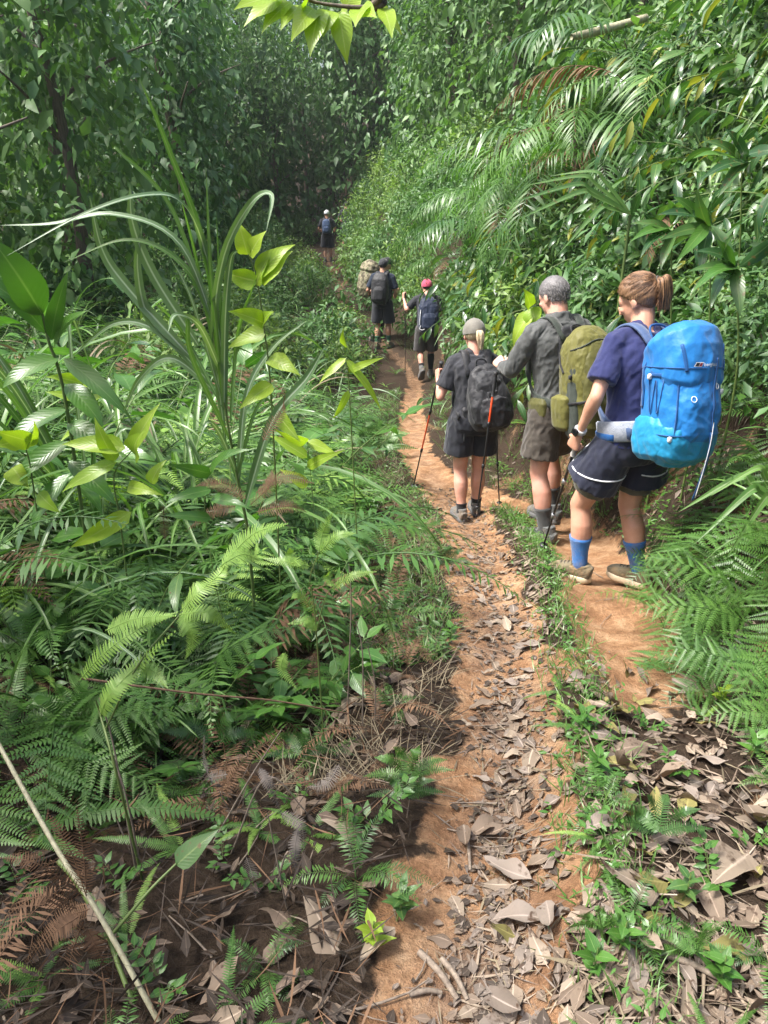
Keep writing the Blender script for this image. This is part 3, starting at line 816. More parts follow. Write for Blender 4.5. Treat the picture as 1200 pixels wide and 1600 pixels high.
def build_hand(wrist, d, palm, thumb, curl=70, voxel=.0032, size=1., mat=None):
    """palm, four jointed fingers of unequal length and an opposed thumb. d: along the hand, palm: the way the palm faces, thumb: side of the thumb"""
    mb = MB(); w = np.asarray(wrist, float); d = nz(np.asarray(d, float)); pn = np.asarray(palm, float); pn = nz(pn - d * np.dot(pn, d)); th = np.cross(d, pn)
    if np.dot(th, thumb) < 0: th = -th
    s = size
    loft(mb, [w - d * .03 * s, w, w + d * .03 * s, w + d * .06 * s, w + d * .085 * s, w + d * .092 * s], np.array([.026, .027, .035, .041, .040, .032]) * s, np.array([.020, .019, .017, .015, .013, .009]) * s, th, 14, 2.5)
    ax = np.cross(d, pn)
    for k, (off, ln) in enumerate(((.030, .070), (.010, .078), (-.010, .073), (-.029, .058))):
        p = w + d * .082 * s + th * off * s; dd = d + th * off * 1.5
        pts = [p - d * .012 * s]
        c0 = R(curl) * (.75, 1.0, .75)[0]
        for seg, (fr, cf) in enumerate(((.45, .8), (.31, 1.05), (.24, .6))):
            dd = rot_about(ax, R(curl) * cf) @ nz(dd)
            pts.append(pts[-1] + dd * ln * fr * s * (1.15 if seg == 0 else 1.))
        P = spline(pts, 10); loft(mb, P, np.linspace(.0098, .0072, 10) * s, np.linspace(.0092, .0068, 10) * s, th, 10)
    b = w + d * .022 * s + th * .026 * s + pn * .006 * s
    t1 = b + (d * .55 + th * .6 + pn * .35) * .042 * s
    t2 = t1 + (d * .75 + th * .0 + pn * .75) * .03 * s * (1 if curl > 30 else .9)
    t3 = t2 + (d * .7 - th * .55 + pn * .5) * .026 * s
    loft(mb, spline([b - th * .012 * s, t1, t2, t3], 10), np.linspace(.0135, .0082, 10) * s, np.linspace(.0125, .0075, 10) * s, pn, 10)
    return remesh(mb, 'hand', mat, voxel, 2)

class Hiker:
    def __init__(s, H, loc, rotz, name='person', lean=6., twist=0., headyaw=0., headpitch=0., skin=None, voxel=.0065, build=1.0, fem=False,
                 legs=None, arms=None, side=0.):
        s.k = H / 1.75; s.H = H; s.vox = voxel; s.skin = skin; s.build = build; k = s.k; s.fem = fem
        s.loc = Vector(loc); s.rotz = rotz
        s.L = legs; s.A = arms
        s.pel = np.array([0, 0, .95]) * k + np.array(legs.get('pel', (0, 0, 0)))
        s.Rup = np.array(Euler((R(-lean), R(side), R(twist)), 'XYZ').to_matrix())
        s.Rhead = np.array(Matrix.Rotation(R(headyaw), 3, 'Z') @ Matrix.Rotation(R(headpitch), 3, 'X'))
        sw = (.165 if fem else .185)
        s.sh = {-1: s.up((-sw, 0, 1.42)), 1: s.up((sw, 0, 1.42))}
        s.neck = s.up((0, -.005, 1.50)); s.headc = s.up((0, .035, 1.635))
        hw = .088
        s.hip = {-1: s.pel + np.array([-hw, 0, -.04]) * k, 1: s.pel + np.array([hw, 0, -.04]) * k}
        s.kn = {sd: np.array(legs[sd][0]) * k for sd in (-1, 1)}; s.an = {sd: np.array(legs[sd][1]) * k for sd in (-1, 1)}
        s.toe = {sd: legs[sd][2] for sd in (-1, 1)}            # (yaw, pitch) of each foot
        s.el = {sd: np.array(arms[sd][0]) * k for sd in (-1, 1)}; s.wr = {sd: np.array(arms[sd][1]) * k for sd in (-1, 1)}
        s.kids = []
    def up(s, p):
        return s.pel + s.Rup @ ((np.array(p, float) - np.array([0, 0, .95])) * s.k)
    def hd(s, p): return s.headc + s.Rhead @ (np.array(p, float) * s.k)
    def hdir(s, p): return s.Rhead @ np.array(p, float)
    # ---- bare body
    def torso(s, mb, grow=0., top=True, z0=.84):
        b = s.build; f = s.fem
        prof = [(.84, .135, .10), (.90, .165 if f else .158, .118), (.97, .168 if f else .155, .118), (1.05, .140 if f else .145, .105), (1.12, .132 if f else .147, .10), (1.22, .145 if f else .16, .112), (1.32, .158 if f else .178, .122), (1.39, .168 if f else .188, .108), (1.44, .135 if f else .155, .085)]
        if top: prof += [(1.475, .078, .068)]
        pts = [s.up((0, -.006 if z < 1.1 else -.012, z)) for z, _, _ in prof if z >= z0]
        loft(mb, pts, [(x * b) * s.k + grow for z, x, _ in prof if z >= z0], [(y * b) * s.k + grow for z, _, y in prof if z >= z0], s.Rup[:, 0], 20, 2.3)
    def shoulder(s, mb, sd, grow=0.):
        k = s.k * (.92 if s.fem else 1.); sh = s.sh[sd]; dn = nz(s.el[sd] - sh)
        ellipsoid(mb, sh + dn * .012, np.array([.056 * k + grow, .056 * k + grow, .058 * k + grow]), s.Rup)
        a = s.up((sd * .02, -.012, 1.485)); b = sh + s.Rup @ np.array([-sd * .01, -.006, .018]) * s.k
        P = spline([a, (a + b) / 2 + s.Rup @ np.array([0, -.004, -.006]), b], 7)
        loft(mb, P, np.linspace(.050, .046, 7) * k + grow, np.linspace(.046, .038, 7) * k + grow, s.Rup[:, 1], 12)
    def arm(s, mb, sd, grow=0., t0=0., t1=1., r=(.052, .041, .026), upper_only=False, flare=0.):
        k = s.k * (.92 if s.fem else 1.); sh, el, wr = s.sh[sd], s.el[sd], s.wr[sd]
        s.shoulder(mb, sd, grow)
        if upper_only:
            P = sh + (el - sh) * np.linspace(-.02, t1, 7)[:, None]
            loft(mb, P, np.linspace(r[0] * k, (r[0] * .6 + r[1] * .4) * k + flare, 7) + grow, np.linspace(r[0] * k, (r[0] * .6 + r[1] * .4) * k + flare, 7) + grow, s.Rup[:, 2], 14); return
        p, q = cap_path(sh, el, r[0] * k + grow, r[1] * k + grow, bulge=.005 * k, bpos=.45); loft(mb, p, q, q, s.Rup[:, 2] + .01, 14)
        p, q = cap_path(el, wr, r[1] * k + grow, r[2] * k + grow, bulge=.007 * k, bpos=.25); loft(mb, p, q, q * .94, s.Rup[:, 2] + .01, 14)
    def leg(s, mb, sd):
        k = s.k * s.build; hp, kn, an = s.hip[sd], s.kn[sd], s.an[sd]
        p, q = cap_path(hp, kn, .088 * k, .056 * k, bulge=.004 * k); loft(mb, p, q, q, (1, 0, .01), 16)
        back = np.array([0, -1., 0]); ax = nz(an - kn)
        t = np.linspace(0, 1, 11); r = np.interp(t, [0, .12, .32, .5, .75, .92, 1], [.054, .053, .060, .054, .039, .035, .037]) * k
        cen = kn + (an - kn) * t[:, None] + back * (np.exp(-((t - .32) / .2) ** 2) * .014 * k)[:, None]
        cen = np.concatenate([[kn - ax * .03], cen, [an + ax * .03]]); r = np.concatenate([[r[0] * .8], r, [r[-1] * .85]])
        loft(mb, cen, r, r * 1.04, (1, 0, .01), 16)
        ellipsoid(mb, kn + np.array([0, .022, .0]) * k, np.array([.034, .03, .042]) * k)
        # heel and foot inside the shoe
        yaw = R(s.toe[sd][0]); f = np.array([-math.sin(yaw), math.cos(yaw), 0])
        loft(mb, [an - f * .03 * k - np.array([0, 0, .03]), an - np.array([0, 0, .035]), an + f * .07 * k - np.array([0, 0, .045])], [.025, .033, .03], [.02, .025, .02], (1, 0, 0), 10)
    def head(s, mb):
        rt = s.Rhead; k = s.k
        def E(c, r, e=None): ellipsoid(mb, s.hd(c), np.array(r) * k, rt if e is None else rt @ np.array(e.to_matrix()))
        E((0, -.012, .025), (.076, .098, .092)); E((0, .028, -.035), (.062, .068, .085)); E((0, .048, -.078), (.042, .042, .034))
        E((0, .062, .012), (.058, .030, .042))
        E((0, .100, -.022), (.0115, .016, .026), Euler((R(-24), 0, 0))); E((0, .108, -.037), (.015, .012, .010))
        E((0, .086, -.066), (.023, .013, .008)); E((0, .084, -.076), (.020, .012, .007))
        E((.034, .075, -.028), (.022, .018, .018)); E((-.034, .075, -.028), (.022, .018, .018))
        for sd in (-1, 1):
            E((sd * .078, -.006, -.012), (.010, .021, .032), Euler((R(-12), 0, R(sd * 18)))); E((sd * .075, .002, -.036), (.008, .011, .012))
        p = [s.up((0, -.012, 1.42)), s.up((0, -.008, 1.49)), s.hd((0, -.012, -.055)), s.hd((0, -.005, .0))]
        rr = .052 if s.fem else .061
        loft(mb, spline(p, 8), np.linspace(rr * 1.15, rr, 8) * k, np.linspace(rr * 1.2, rr * 1.05, 8) * k, s.Rup[:, 0], 14)
    def body(s, label, cat='person', group=None, hands=None, eyes=False):
        mb = MB()
        s.torso(mb); s.head(mb)
        for sd in (-1, 1): s.arm(mb, sd, -.003); s.leg(mb, sd)
        me = remesh(mb, 'person', s.skin, s.vox, 5)
        for sd in (-1, 1):
            h = (hands or {}).get(sd)
            if h: me = join_meshes(me, build_hand(s.wr[sd], h[0], h[1], h[2], h[3], max(.0032, s.vox * .5), s.k * (.93 if s.fem else 1.04), s.skin))
        o = link('person', me, None, s.loc, (0, 0, s.rotz)); s.o = o
        tag(o, label, cat, group)
        if eyes:
            for sd in (-1, 1):
                m = MB(); ellipsoid(m, s.hd((sd * .030, .083, .0)), np.array([.012, .010, .007]) * s.k, s.Rhead, 8, 10)
                s.kid('eye', m.mesh('eye', M['eye']))
        return o
    def kid(s, name, me, parent=None, label=None):
        o = link(name, me, parent or s.o)
        if label: o['label'] = label
        return o
    # ---- clothes
    def shirt(s, mat, name='shirt', sleeve=.62, long=False, hem=.86, grow=.014, wr=.006, collar=False, flare=.012, vox=None, seed=0.):
        mb = MB(); s.torso(mb, grow, True, hem)
        for sd in (-1, 1):
            if long:
                s.arm(mb, sd, grow * .9)
            else: s.arm(mb, sd, grow * .8, 0, sleeve, upper_only=True, flare=flare)
        if collar:
            c = [s.up((0, -.012, 1.455)), s.up((0, -.006, 1.50)), s.up((0, -.002, 1.53))]
            loft(mb, c, np.array([.082, .073, .072]) * s.k, np.array([.085, .076, .074]) * s.k, s.Rup[:, 0], 18)
        me = remesh(mb, name, mat, vox or max(s.vox, .007), 5, wr, 13., seed, (1.3, 1.3, .75))
        return s.kid(name, me)
    def shorts(s, mat, length=.55, grow=.016, flare=.03, wr=.006, top=1.02, name='shorts', seed=4., gathers=None):
        mb = MB(); b = s.build
        pts = [s.pel + np.array([0, -.006, dz]) * s.k for dz in (-.12, -.06, 0, .04, top - .95)]
        loft(mb, pts, np.array([.150, .168, .165, .155, .146]) * b * s.k + grow * .8, np.array([.105, .123, .120, .114, .108]) * b * s.k + grow * .8, (1, 0, 0), 20, 2.3)
        for sd in (-1, 1):
            hp, kn = s.hip[sd] + np.array([sd * .010, 0, -.0]), s.kn[sd]
            t = np.linspace(-.12, length, 9); P = hp + (kn - hp) * t[:, None] + np.array([sd * 1., 0, 0]) * (flare * .8 * np.clip(t / length, 0, 1) ** 1.2)[:, None]
            r = np.interp(t, [-.12, 0, .3, 1], [.075, .092, .088, .074]) * b * s.k + grow + flare * np.clip(t / length, 0, 1) ** 1.5
            loft(mb, P, r, r * 1.02, (1, 0, .01), 18)
        me = remesh(mb, name, mat, max(s.vox, .007), 3, wr, 12., seed, (1.2, 1.2, .8))
        return s.kid(name, me)
    def sock(s, sd, mat, h=.16, grow=.005, name='sock', lo=-.06):
        kn, an = s.kn[sd], s.an[sd]; mb = MB(); k = s.k * s.build
        ln = np.linalg.norm(kn - an); hi = min(.9, h / ln)
        t = np.linspace(lo, hi, 12); r = np.interp(1 - t, [0, .12, .32, .5, .75, .92, 1, 1.2], [.054, .053, .060, .054, .039, .035, .038, .040]) * k + grow
        cen = an + (kn - an) * t[:, None] + np.array([0, -1., 0]) * (np.exp(-((1 - t - .32) / .2) ** 2) * .014 * k)[:, None]
        r = r * np.where(t < 0, .78, 1)
        t2 = fbm3(cen * 40, 1.0); r = r + t2 * .0012; r[-1] += .002; r[-2] += .002
        loft(mb, cen, r, r * 1.04, (1, 0, .01), 20)
        return s.kid(name, mb.mesh(name, mat))
    def shoe(s, sd, mat, solemat, lacemat, L=.27, boot=.05):
        an = s.an[sd]; yaw, pitch = R(s.toe[sd][0]), R(s.toe[sd][1]); k = s.k * (.95 if s.fem else 1.03)
        Rm = np.array(Matrix.Rotation(yaw, 3, 'Z') @ Matrix.Rotation(pitch, 3, 'X'))
        org = an - np.array([0, 0, .085]) * k if not pitch else an + Rm @ np.array([0, 0, -.085]) * k
        def W(p): return org + Rm @ (np.asarray(p, float) * k)
        mb = MB()
        # upper: rings from heel to toe
        yy = [-.075, -.065, -.04, 0, .04, .08, .12, .155, .178, .19]
        hw = [.026, .036, .041, .042, .045, .050, .054, .050, .038, .020]
        top = [.106, .109, .111, .110, .108, .098, .086, .076, .066, .054]
        loft(mb, [W((0, y, (t + .018) / 2)) for y, t in zip(yy, top)], np.array(hw) * k, (np.array(top) - .018) / 2 * k, Rm[:, 0], 18, 2.6)
        loft(mb, [W((0, -.022, .06)), W((0, -.018, .09)), W((0, -.014, .09 + boot)), W((0, -.013, .1 + boot))], np.array([.038, .040, .041, .040]) * k, np.array([.050, .053, .050, .048]) * k, Rm[:, 0], 18)
        me = remesh(mb, 'shoe', mat, max(.0045, s.vox * .7), 3, .0022, 60., 2.)
        so = s.kid('shoe', me)
        m = MB()
        loft(m, [W((0, 0, z)) for z in (0, .006, .022, .028)], 1, 1, Rm[:, 0], 4)
        # sole outline as a thick plate
        a = np.linspace(0, 2 * math.pi, 36, endpoint=False); oy = .0575 + .137 * -np.cos(a)
        ow = np.interp(oy, [-.0795, -.06, -.03, .03, .08, .125, .16, .19, .1945], [.0, .034, .045, .044, .051, .058, .052, .026, 0]); sx = np.sign(np.sin(a))
        ring = np.stack([sx * np.maximum(ow, .004), oy, 0 * oy], 1)
        V = []
        for q, (z, g) in enumerate(((.0, .94), (.005, 1.0), (.016, 1.05), (.034, 1.02), (.040, .93))):
            rr = ring * np.array([g, 1 + (g - 1) * .4, 1]); rr[:, 2] = z + .006 * smooth(.1, .19, ring[:, 1]) + (.003 * ((np.arange(36) % 3) == 0) if q == 0 else 0); V.append(rr)
        V = np.concatenate(V); n = 36; F = []
        for q in range(4):
            for j in range(n): F.append([q * n + j, q * n + (j + 1) % n, (q + 1) * n + (j + 1) % n, (q + 1) * n + j])
        for b0, fl in ((0, 1), (4 * n, 0)):
            for j in range(n // 2 - 1):
                f = [b0 + j, b0 + j + 1, b0 + n - 2 - j, b0 + n - 1 - j]; F.append(f[::-1] if fl else f)
        m = MB(); m.add(np.array([W(v) for v in V]), F)
        s.kid('sole', m.mesh('sole', solemat, True), so)
        if lacemat:
            m = MB()
            for q in range(4):
                y = .045 + q * .022; z = np.interp(y, yy, top) + .002
                tube(m, spline([W((-.022, y, z - .006)), W((0, y + .008, z + .003)), W((.022, y, z - .006))], 7), .0024 * k, 5)
            for sg in (-1, 1):
                tube(m, spline([W((0, .035, .102)), W((sg * .022, .03, .118)), W((sg * .035, .045, .108)), W((sg * .012, .042, .104))], 9), .0018 * k, 5)
            s.kid('lace', m.mesh('lace', lacemat), so)
        return so
    def feet(s, shoe, sole, lace, sock=None, sockh=.16, boot=.03):
        for sd in (-1, 1):
            s.shoe(sd, shoe, sole, lace, boot=boot)
            if sock: s.sock(sd, sock, sockh)
    # ---- hair and caps
    def hair_shell(s, mat, keep, grow=.010, name='hair', amp=.003, freq=90., back=.0):
        """skull-hugging hair; keep(p) in head units says where hair grows"""
        m = MB(); n, sd = 34, 48
        th = np.linspace(.02, math.pi - .45, n); ph = np.linspace(0, 2 * math.pi, sd, endpoint=False)
        T, P = np.meshgrid(th, ph, indexing='ij')
        D = np.stack([np.sin(T) * np.sin(P), np.sin(T) * np.cos(P), np.cos(T)], -1)
        V = D * np.array([.076 + grow, .098 + grow, .092 + grow]) + np.array([0, -.012, .025])
        V[..., 1] -= back * smooth(.2, -.8, D[..., 2]) * (D[..., 1] < 0)
        V = V + D * (amp * np.sin(freq * .35 * P + 6 * np.sin(T * 4)) * np.sin(T) + amp * fbm3(V.reshape(-1, 3), freq).reshape(n, sd))[..., None]
        kp = keep(V)
        V = np.where(kp[..., None], V, V - D * (grow + .012))
        W = s.headc + (V.reshape(-1, 3) * s.k) @ s.Rhead.T
        F = [[i * sd + j, i * sd + (j + 1) % sd, (i + 1) * sd + (j + 1) % sd, (i + 1) * sd + j] for i in range(n - 1) for j in range(sd) if kp[i, j] or kp[i + 1, j] or kp[i, (j + 1) % sd]]
        m.add(W, F)
        return s.kid(name, m.mesh(name, mat))
    def strands(s, mat, parent, paths, w=.002):
        m = MB()
        for P in paths:
            P = np.asarray([s.hd(q) for q in P]); tube(m, P, np.concatenate([np.linspace(w * .5, w, len(P) // 2), np.linspace(w, w * .4, len(P) - len(P) // 2)]), 4, rng.random(), cap=False)
        return s.kid('strand', m.mesh('strand', mat), parent)
    def cap(s, mat, brim=None, brim_dir=1., name='cap', grow=.017, low=-.02):
        m = MB(); n, sd = 16, 36
        th = np.linspace(.03, math.pi * .56, n); ph = np.linspace(0, 2 * math.pi, sd, endpoint=False)
        T, P = np.meshgrid(th, ph, indexing='ij'); D = np.stack([np.sin(T) * np.sin(P), np.sin(T) * np.cos(P), np.cos(T)], -1)
        V = D * np.array([.076 + grow, .098 + grow, .092 + grow]) + np.array([0, -.012, .022]); V = V + D * (.0018 * np.cos(P * 6) ** 8)[..., None]
        m.add(s.headc + (V.reshape(-1, 3) * s.k) @ s.Rhead.T, [[i * sd + j, i * sd + (j + 1) % sd, (i + 1) * sd + (j + 1) % sd, (i + 1) * sd + j] for i in range(n - 1) for j in range(sd)])
        c = s.kid(name, m.mesh(name, mat))
        m = MB(); ellipsoid(m, s.hd((0, -.012, .116 + grow)), np.array([.007, .007, .005]) * s.k); s.kid('button', m.mesh('button', brim or mat), c)
        if brim_dir:
            m = MB(); a = np.linspace(-1.15, 1.15, 13); V = []
            for r, dz in ((0, 0), (.5, .002), (1, -.012)):
                for q in a: V.append((math.sin(q) * (.082 + grow * .6 + r * .004), (math.cos(q) * (.098 + r * .072 * math.cos(q * .75)) - .004) * brim_dir, .012 + low + dz - .010 * abs(math.sin(q))))
            top = np.array(V); bot = top - np.array([0, 0, .004]); A = np.concatenate([top, bot]); o = len(top); F = []
            for i in range(2):
                for j in range(12): F += [[i * 13 + j, i * 13 + j + 1, i * 13 + j + 14, i * 13 + j + 13], [o + i * 13 + j + 13, o + i * 13 + j + 14, o + i * 13 + j + 1, o + i * 13 + j]]
            for j in range(12): F.append([26 + j, 27 + j, o + 27 + j, o + 26 + j])
            m.add(np.array([s.hd(v) for v in A]), F); s.kid('brim', m.mesh('brim', brim or mat), c)
        return c

# materials for people and gear
M['skin1'] = skin_mat('skin_warm', (.50, .255, .165), (.60, .33, .225))
M['skin2'] = skin_mat('skin_pink', (.55, .27, .19), (.64, .36, .27))
M['skin3'] = skin_mat('skin_tan', (.42, .22, .14), (.50, .28, .19))
M['eye'] = plain_mat('eye', (.05, .04, .035), .2)
M['navy_tee'] = cloth_mat('navy_tee', (.020, .026, .10), (.015, .019, .075), .85, 40, .25)
M['navy_short'] = cloth_mat('navy_short', (.014, .017, .036), (.010, .012, .026), .8, 30, .2)
M['white_trim'] = cloth_mat('white_trim', (.75, .76, .78), None, .7)
M['olive_short'] = cloth_mat('olive_short', (.10, .095, .065), None, .75)
M['blue_sock'] = cloth_mat('blue_sock', (.035, .16, .42), (.03, .12, .34), .9, 160, .6, dirt=(.16, .15, .18))
M['khaki_shoe'] = cloth_mat('khaki_shoe', (.16, .13, .075), (.12, .10, .06), .85, 90, .5, dirt=(.28, .17, .08))
M['cream_sole'] = plain_mat('cream_sole', (.52, .42, .28), .7, var=.25, scale=60)
M['dark_lace'] = plain_mat('dark_lace', (.06, .055, .045), .8)
M['grey_shirt'] = cloth_mat('grey_shirt', (.075, .078, .075), (.055, .058, .056), .72, 45, .3)
M['black_yoke'] = cloth_mat('black_yoke', (.018, .019, .02), None, .75, 45, .3)
M['brown_short'] = cloth_mat('brown_short', (.062, .052, .040), (.046, .038, .03), .78, 35, .3)
M['grey_sock'] = cloth_mat('grey_sock', (.055, .055, .053), None, .9, 160, .6)
M['grey_shoe'] = cloth_mat('grey_shoe', (.12, .125, .12), (.07, .075, .075), .8, 120, .6, dirt=(.22, .15, .09))
M['grey_sole'] = plain_mat('grey_sole', (.10, .10, .10), .75, var=.3)
M['black_tee'] = cloth_mat('black_tee', (.025, .026, .032), (.018, .019, .024), .8, 40, .25)
M['black_short'] = cloth_mat('black_short', (.016, .018, .026), None, .75, 35, .25)
M['black_sock'] = cloth_mat('black_sock', (.012, .012, .013), None, .9, 160, .5)
M['cap_grey'] = cloth_mat('cap_grey', (.17, .16, .135), (.13, .12, .10), .85, 60, .3)
M['cap_pink'] = cloth_mat('cap_pink', (.55, .075, .14), None, .8)
M['cap_dark'] = cloth_mat('cap_dark', (.035, .037, .042), None, .85)
M['cap_black'] = cloth_mat('cap_black', (.015, .016, .018), None, .85)
M['cap_white'] = cloth_mat('cap_white', (.75, .76, .76), None, .7)
M['short_grey'] = cloth_mat('short_grey', (.065, .06, .058), None, .8)
M['blue_tee'] = cloth_mat('blue_tee', (.04, .10, .20), None, .8)
M['navy_dark'] = cloth_mat('navy_dark', (.016, .026, .048), None, .8)
M['green_sock'] = cloth_mat('green_sock', (.03, .10, .06), None, .9)
def hair_mat(name, a, b, sc=(260, 260, 30), c=None):
    m, nt, out = new_mat(name); L = nt.links.new
    tc = nt.nodes.new('ShaderNodeTexCoord'); mp = nd(nt, 'ShaderNodeMapping'); mp.inputs['Scale'].default_value = sc; L(tc.outputs['Object'], mp.inputs['Vector'])
    n = nd(nt, 'ShaderNodeTexNoise', Scale=1., Detail=3., Roughness=.7); L(mp.outputs[0], n.inputs['Vector'])
    at_ = nd(nt, 'ShaderNodeAttribute', attribute_name='lc'); sep = nt.nodes.new('ShaderNodeSeparateColor'); L(at_.outputs['Color'], sep.inputs[0])
    f = math_n(nt, 'ADD', n.outputs['Fac'], math_n(nt, 'MULTIPLY', math_n(nt, 'SUBTRACT', sep.outputs[0], .5), .6))
    col = ramp(nt, [(.36, a), (.64, b)], f).outputs[0]
    p = nd(nt, 'ShaderNodeBsdfPrincipled', Roughness=.42); L(col, p.inputs['Base Color']); p.inputs['Specular IOR Level'].default_value = .45
    bp_ = nd(nt, 'ShaderNodeBump', Strength=.6, Distance=.003); L(n.outputs['Fac'], bp_.inputs['Height']); L(bp_.outputs[0], p.inputs['Normal'])
    L(p.outputs[0], out.inputs['Surface']); return m
M['hair_brown'] = hair_mat('hair_brown', (.06, .03, .016), (.27, .15, .075))
M['hair_grey'] = hair_mat('hair_grey', (.075, .07, .07), (.20, .19, .188), (700, 700, 45))
M['hair_blonde'] = hair_mat('hair_blonde', (.30, .20, .10), (.66, .54, .36))
M['hair_dark'] = hair_mat('hair_dark', (.012, .009, .007), (.05, .035, .025))
# ------------------------------------------------------------------ backpacks, poles
from mathutils.bvhtree import BVHTree
def bvh_of(me):
    n = len(me.vertices); co = np.empty(n * 3, np.float32); me.vertices.foreach_get('co', co)
    return BVHTree.FromPolygons([tuple(v) for v in co.reshape(-1, 3)], [tuple(p.vertices) for p in me.polygons])

class Pack:
    """a rucksack worn by hiker h, built in the hiker's frame; p() takes body coordinates of a 1.75 m person"""
    def __init__(s, h, name, label, group=None, off=(0, 0, 0), tilt=0.):
        s.h = h; s.off = np.array(off, float); s.tilt = np.array(Matrix.Rotation(R(tilt), 3, 'Y'))
        s.e = bpy.data.objects.new(name, None); COL.objects.link(s.e); s.e.location = h.loc; s.e.rotation_euler = (0, 0, h.rotz); s.e.empty_display_size = .1
        tag(s.e, label, 'backpack', group)
        s.k = h.k
    def p(s, q):
        q = np.array(q, float); c = np.array([0, 0, 1.15]); q = c + s.tilt @ (q - c)
        return s.h.up(q + s.off)
    def shell(s, name, rings, mat, wr=.006, vox=None, ex=3.2, parent=None, wf=16., seed=0., post=None, sm=3):
        """rings: (z, x, y, half width, half depth)"""
        mb = MB()
        loft(mb, [s.p((r[1], r[2], r[0])) for r in rings], np.array([r[3] for r in rings]) * s.k, np.array([r[4] for r in rings]) * s.k, s.h.Rup @ s.tilt[:, 0], 28, ex)
        me = remesh(mb, name, mat, vox or max(.006, s.h.vox), sm, wr, wf, seed, (1.2, 1.2, .8), post)
        o = link(name, me, parent or s.e)
        return o
    def drape(s, o, pts, lift=.004, cy=-.26):
        """lay points of body coordinates on the surface of shell o"""
        b = bvh_of(o.data) if not hasattr(s, '_b') or s._bo is not o else s._b; s._b, s._bo = b, o
        P, N = [], []
        for q in pts:
            q = np.array(q, float); c = np.array([q[0] * .35, cy, q[2]])
            d = q - c; d[2] = 0; d = nz(d)
            a = Vector(s.p(c + d * .6)); t = Vector(s.p(c)); hit = b.ray_cast(a, (t - a).normalized())
            if hit[0] is None: P.append(np.array(s.p(q))); N.append(np.array(d)); continue
            P.append(np.array(hit[0]) + np.array(hit[1]) * lift); N.append(np.array(hit[1]))
        return np.array(P), np.array(N)
    def strap(s, name, P, N=None, w=.02, th=.003, mat=None, parent=None, n=18):
        P = spline(P, n) if len(P) < n else np.asarray(P)
        tan = nz(np.gradient(P, axis=0))
        if N is None: side = nz(np.cross(tan, np.broadcast_to(np.array([0, -1., 0]), P.shape)))
        else:
            N = np.asarray(N); N = np.stack([np.interp(np.linspace(0, 1, len(P)), np.linspace(0, 1, len(N)), N[:, k]) for k in range(3)], 1); side = nz(np.cross(tan, N))
        m = MB(); loft(m, P, w / 2 * s.k, th / 2 * s.k + .0006, side, 8, 5.0)
        return link(name, m.mesh(name, mat), parent or s.e)
    def bits(s, name, boxes, mat, parent=None):
        for (c, r) in boxes:
            m = MB(); c = np.array(c, float)
            ellipsoid(m, (0, 0, 0), (1, 1, 1), None, 6, 8)
            V = np.concatenate(m.V); V = np.sign(V) * np.abs(V) ** .6 * np.array(r)
            m2 = MB(); m2.add(V + c, np.concatenate(m.F)); link(name, m2.mesh(name, mat), parent or s.e)
    def cord(s, name, P, r, mat, parent=None):
        m = MB(); tube(m, spline(P, 20), r, 6); return link(name, m.mesh(name, mat), parent or s.e)
    def shoulder_straps(s, mat, w=.055, th=.014, xs=.085, top=1.45, low=1.0, cy=-.16, out=0., tri=None):
        h = s.h
        for sd in (-1, 1):
            gr = .022
            pts = [s.h.up((sd * xs * .8, cy, top - .03)), s.h.up((sd * (xs + .005), -.09, 1.468 + gr)), s.h.up((sd * (xs + .01), -.01, 1.488 + gr)), s.h.up((sd * (xs + .015), .07, 1.44 + gr)), s.h.up((sd * (xs + .02), .125 + out, 1.36)),
                   s.h.up((sd * (xs + .03), .145 + out, 1.25)), s.h.up((sd * (xs + .055), .115 + out, 1.12)), s.h.up((sd * (xs + .075), .02, low + .02)), s.h.up((sd * (xs + .06), cy + .02, low - .02))]
            s.strap('shoulder_strap', pts, None if False else [(0, -.8, .6), (0, -.3, 1), (0, .2, 1), (0, .8, .6), (0, 1, .2), (0, 1, -.1), (sd * .6, .7, -.2), (sd, .1, -.2), (sd, 0, 0)], w, th, mat, n=26)

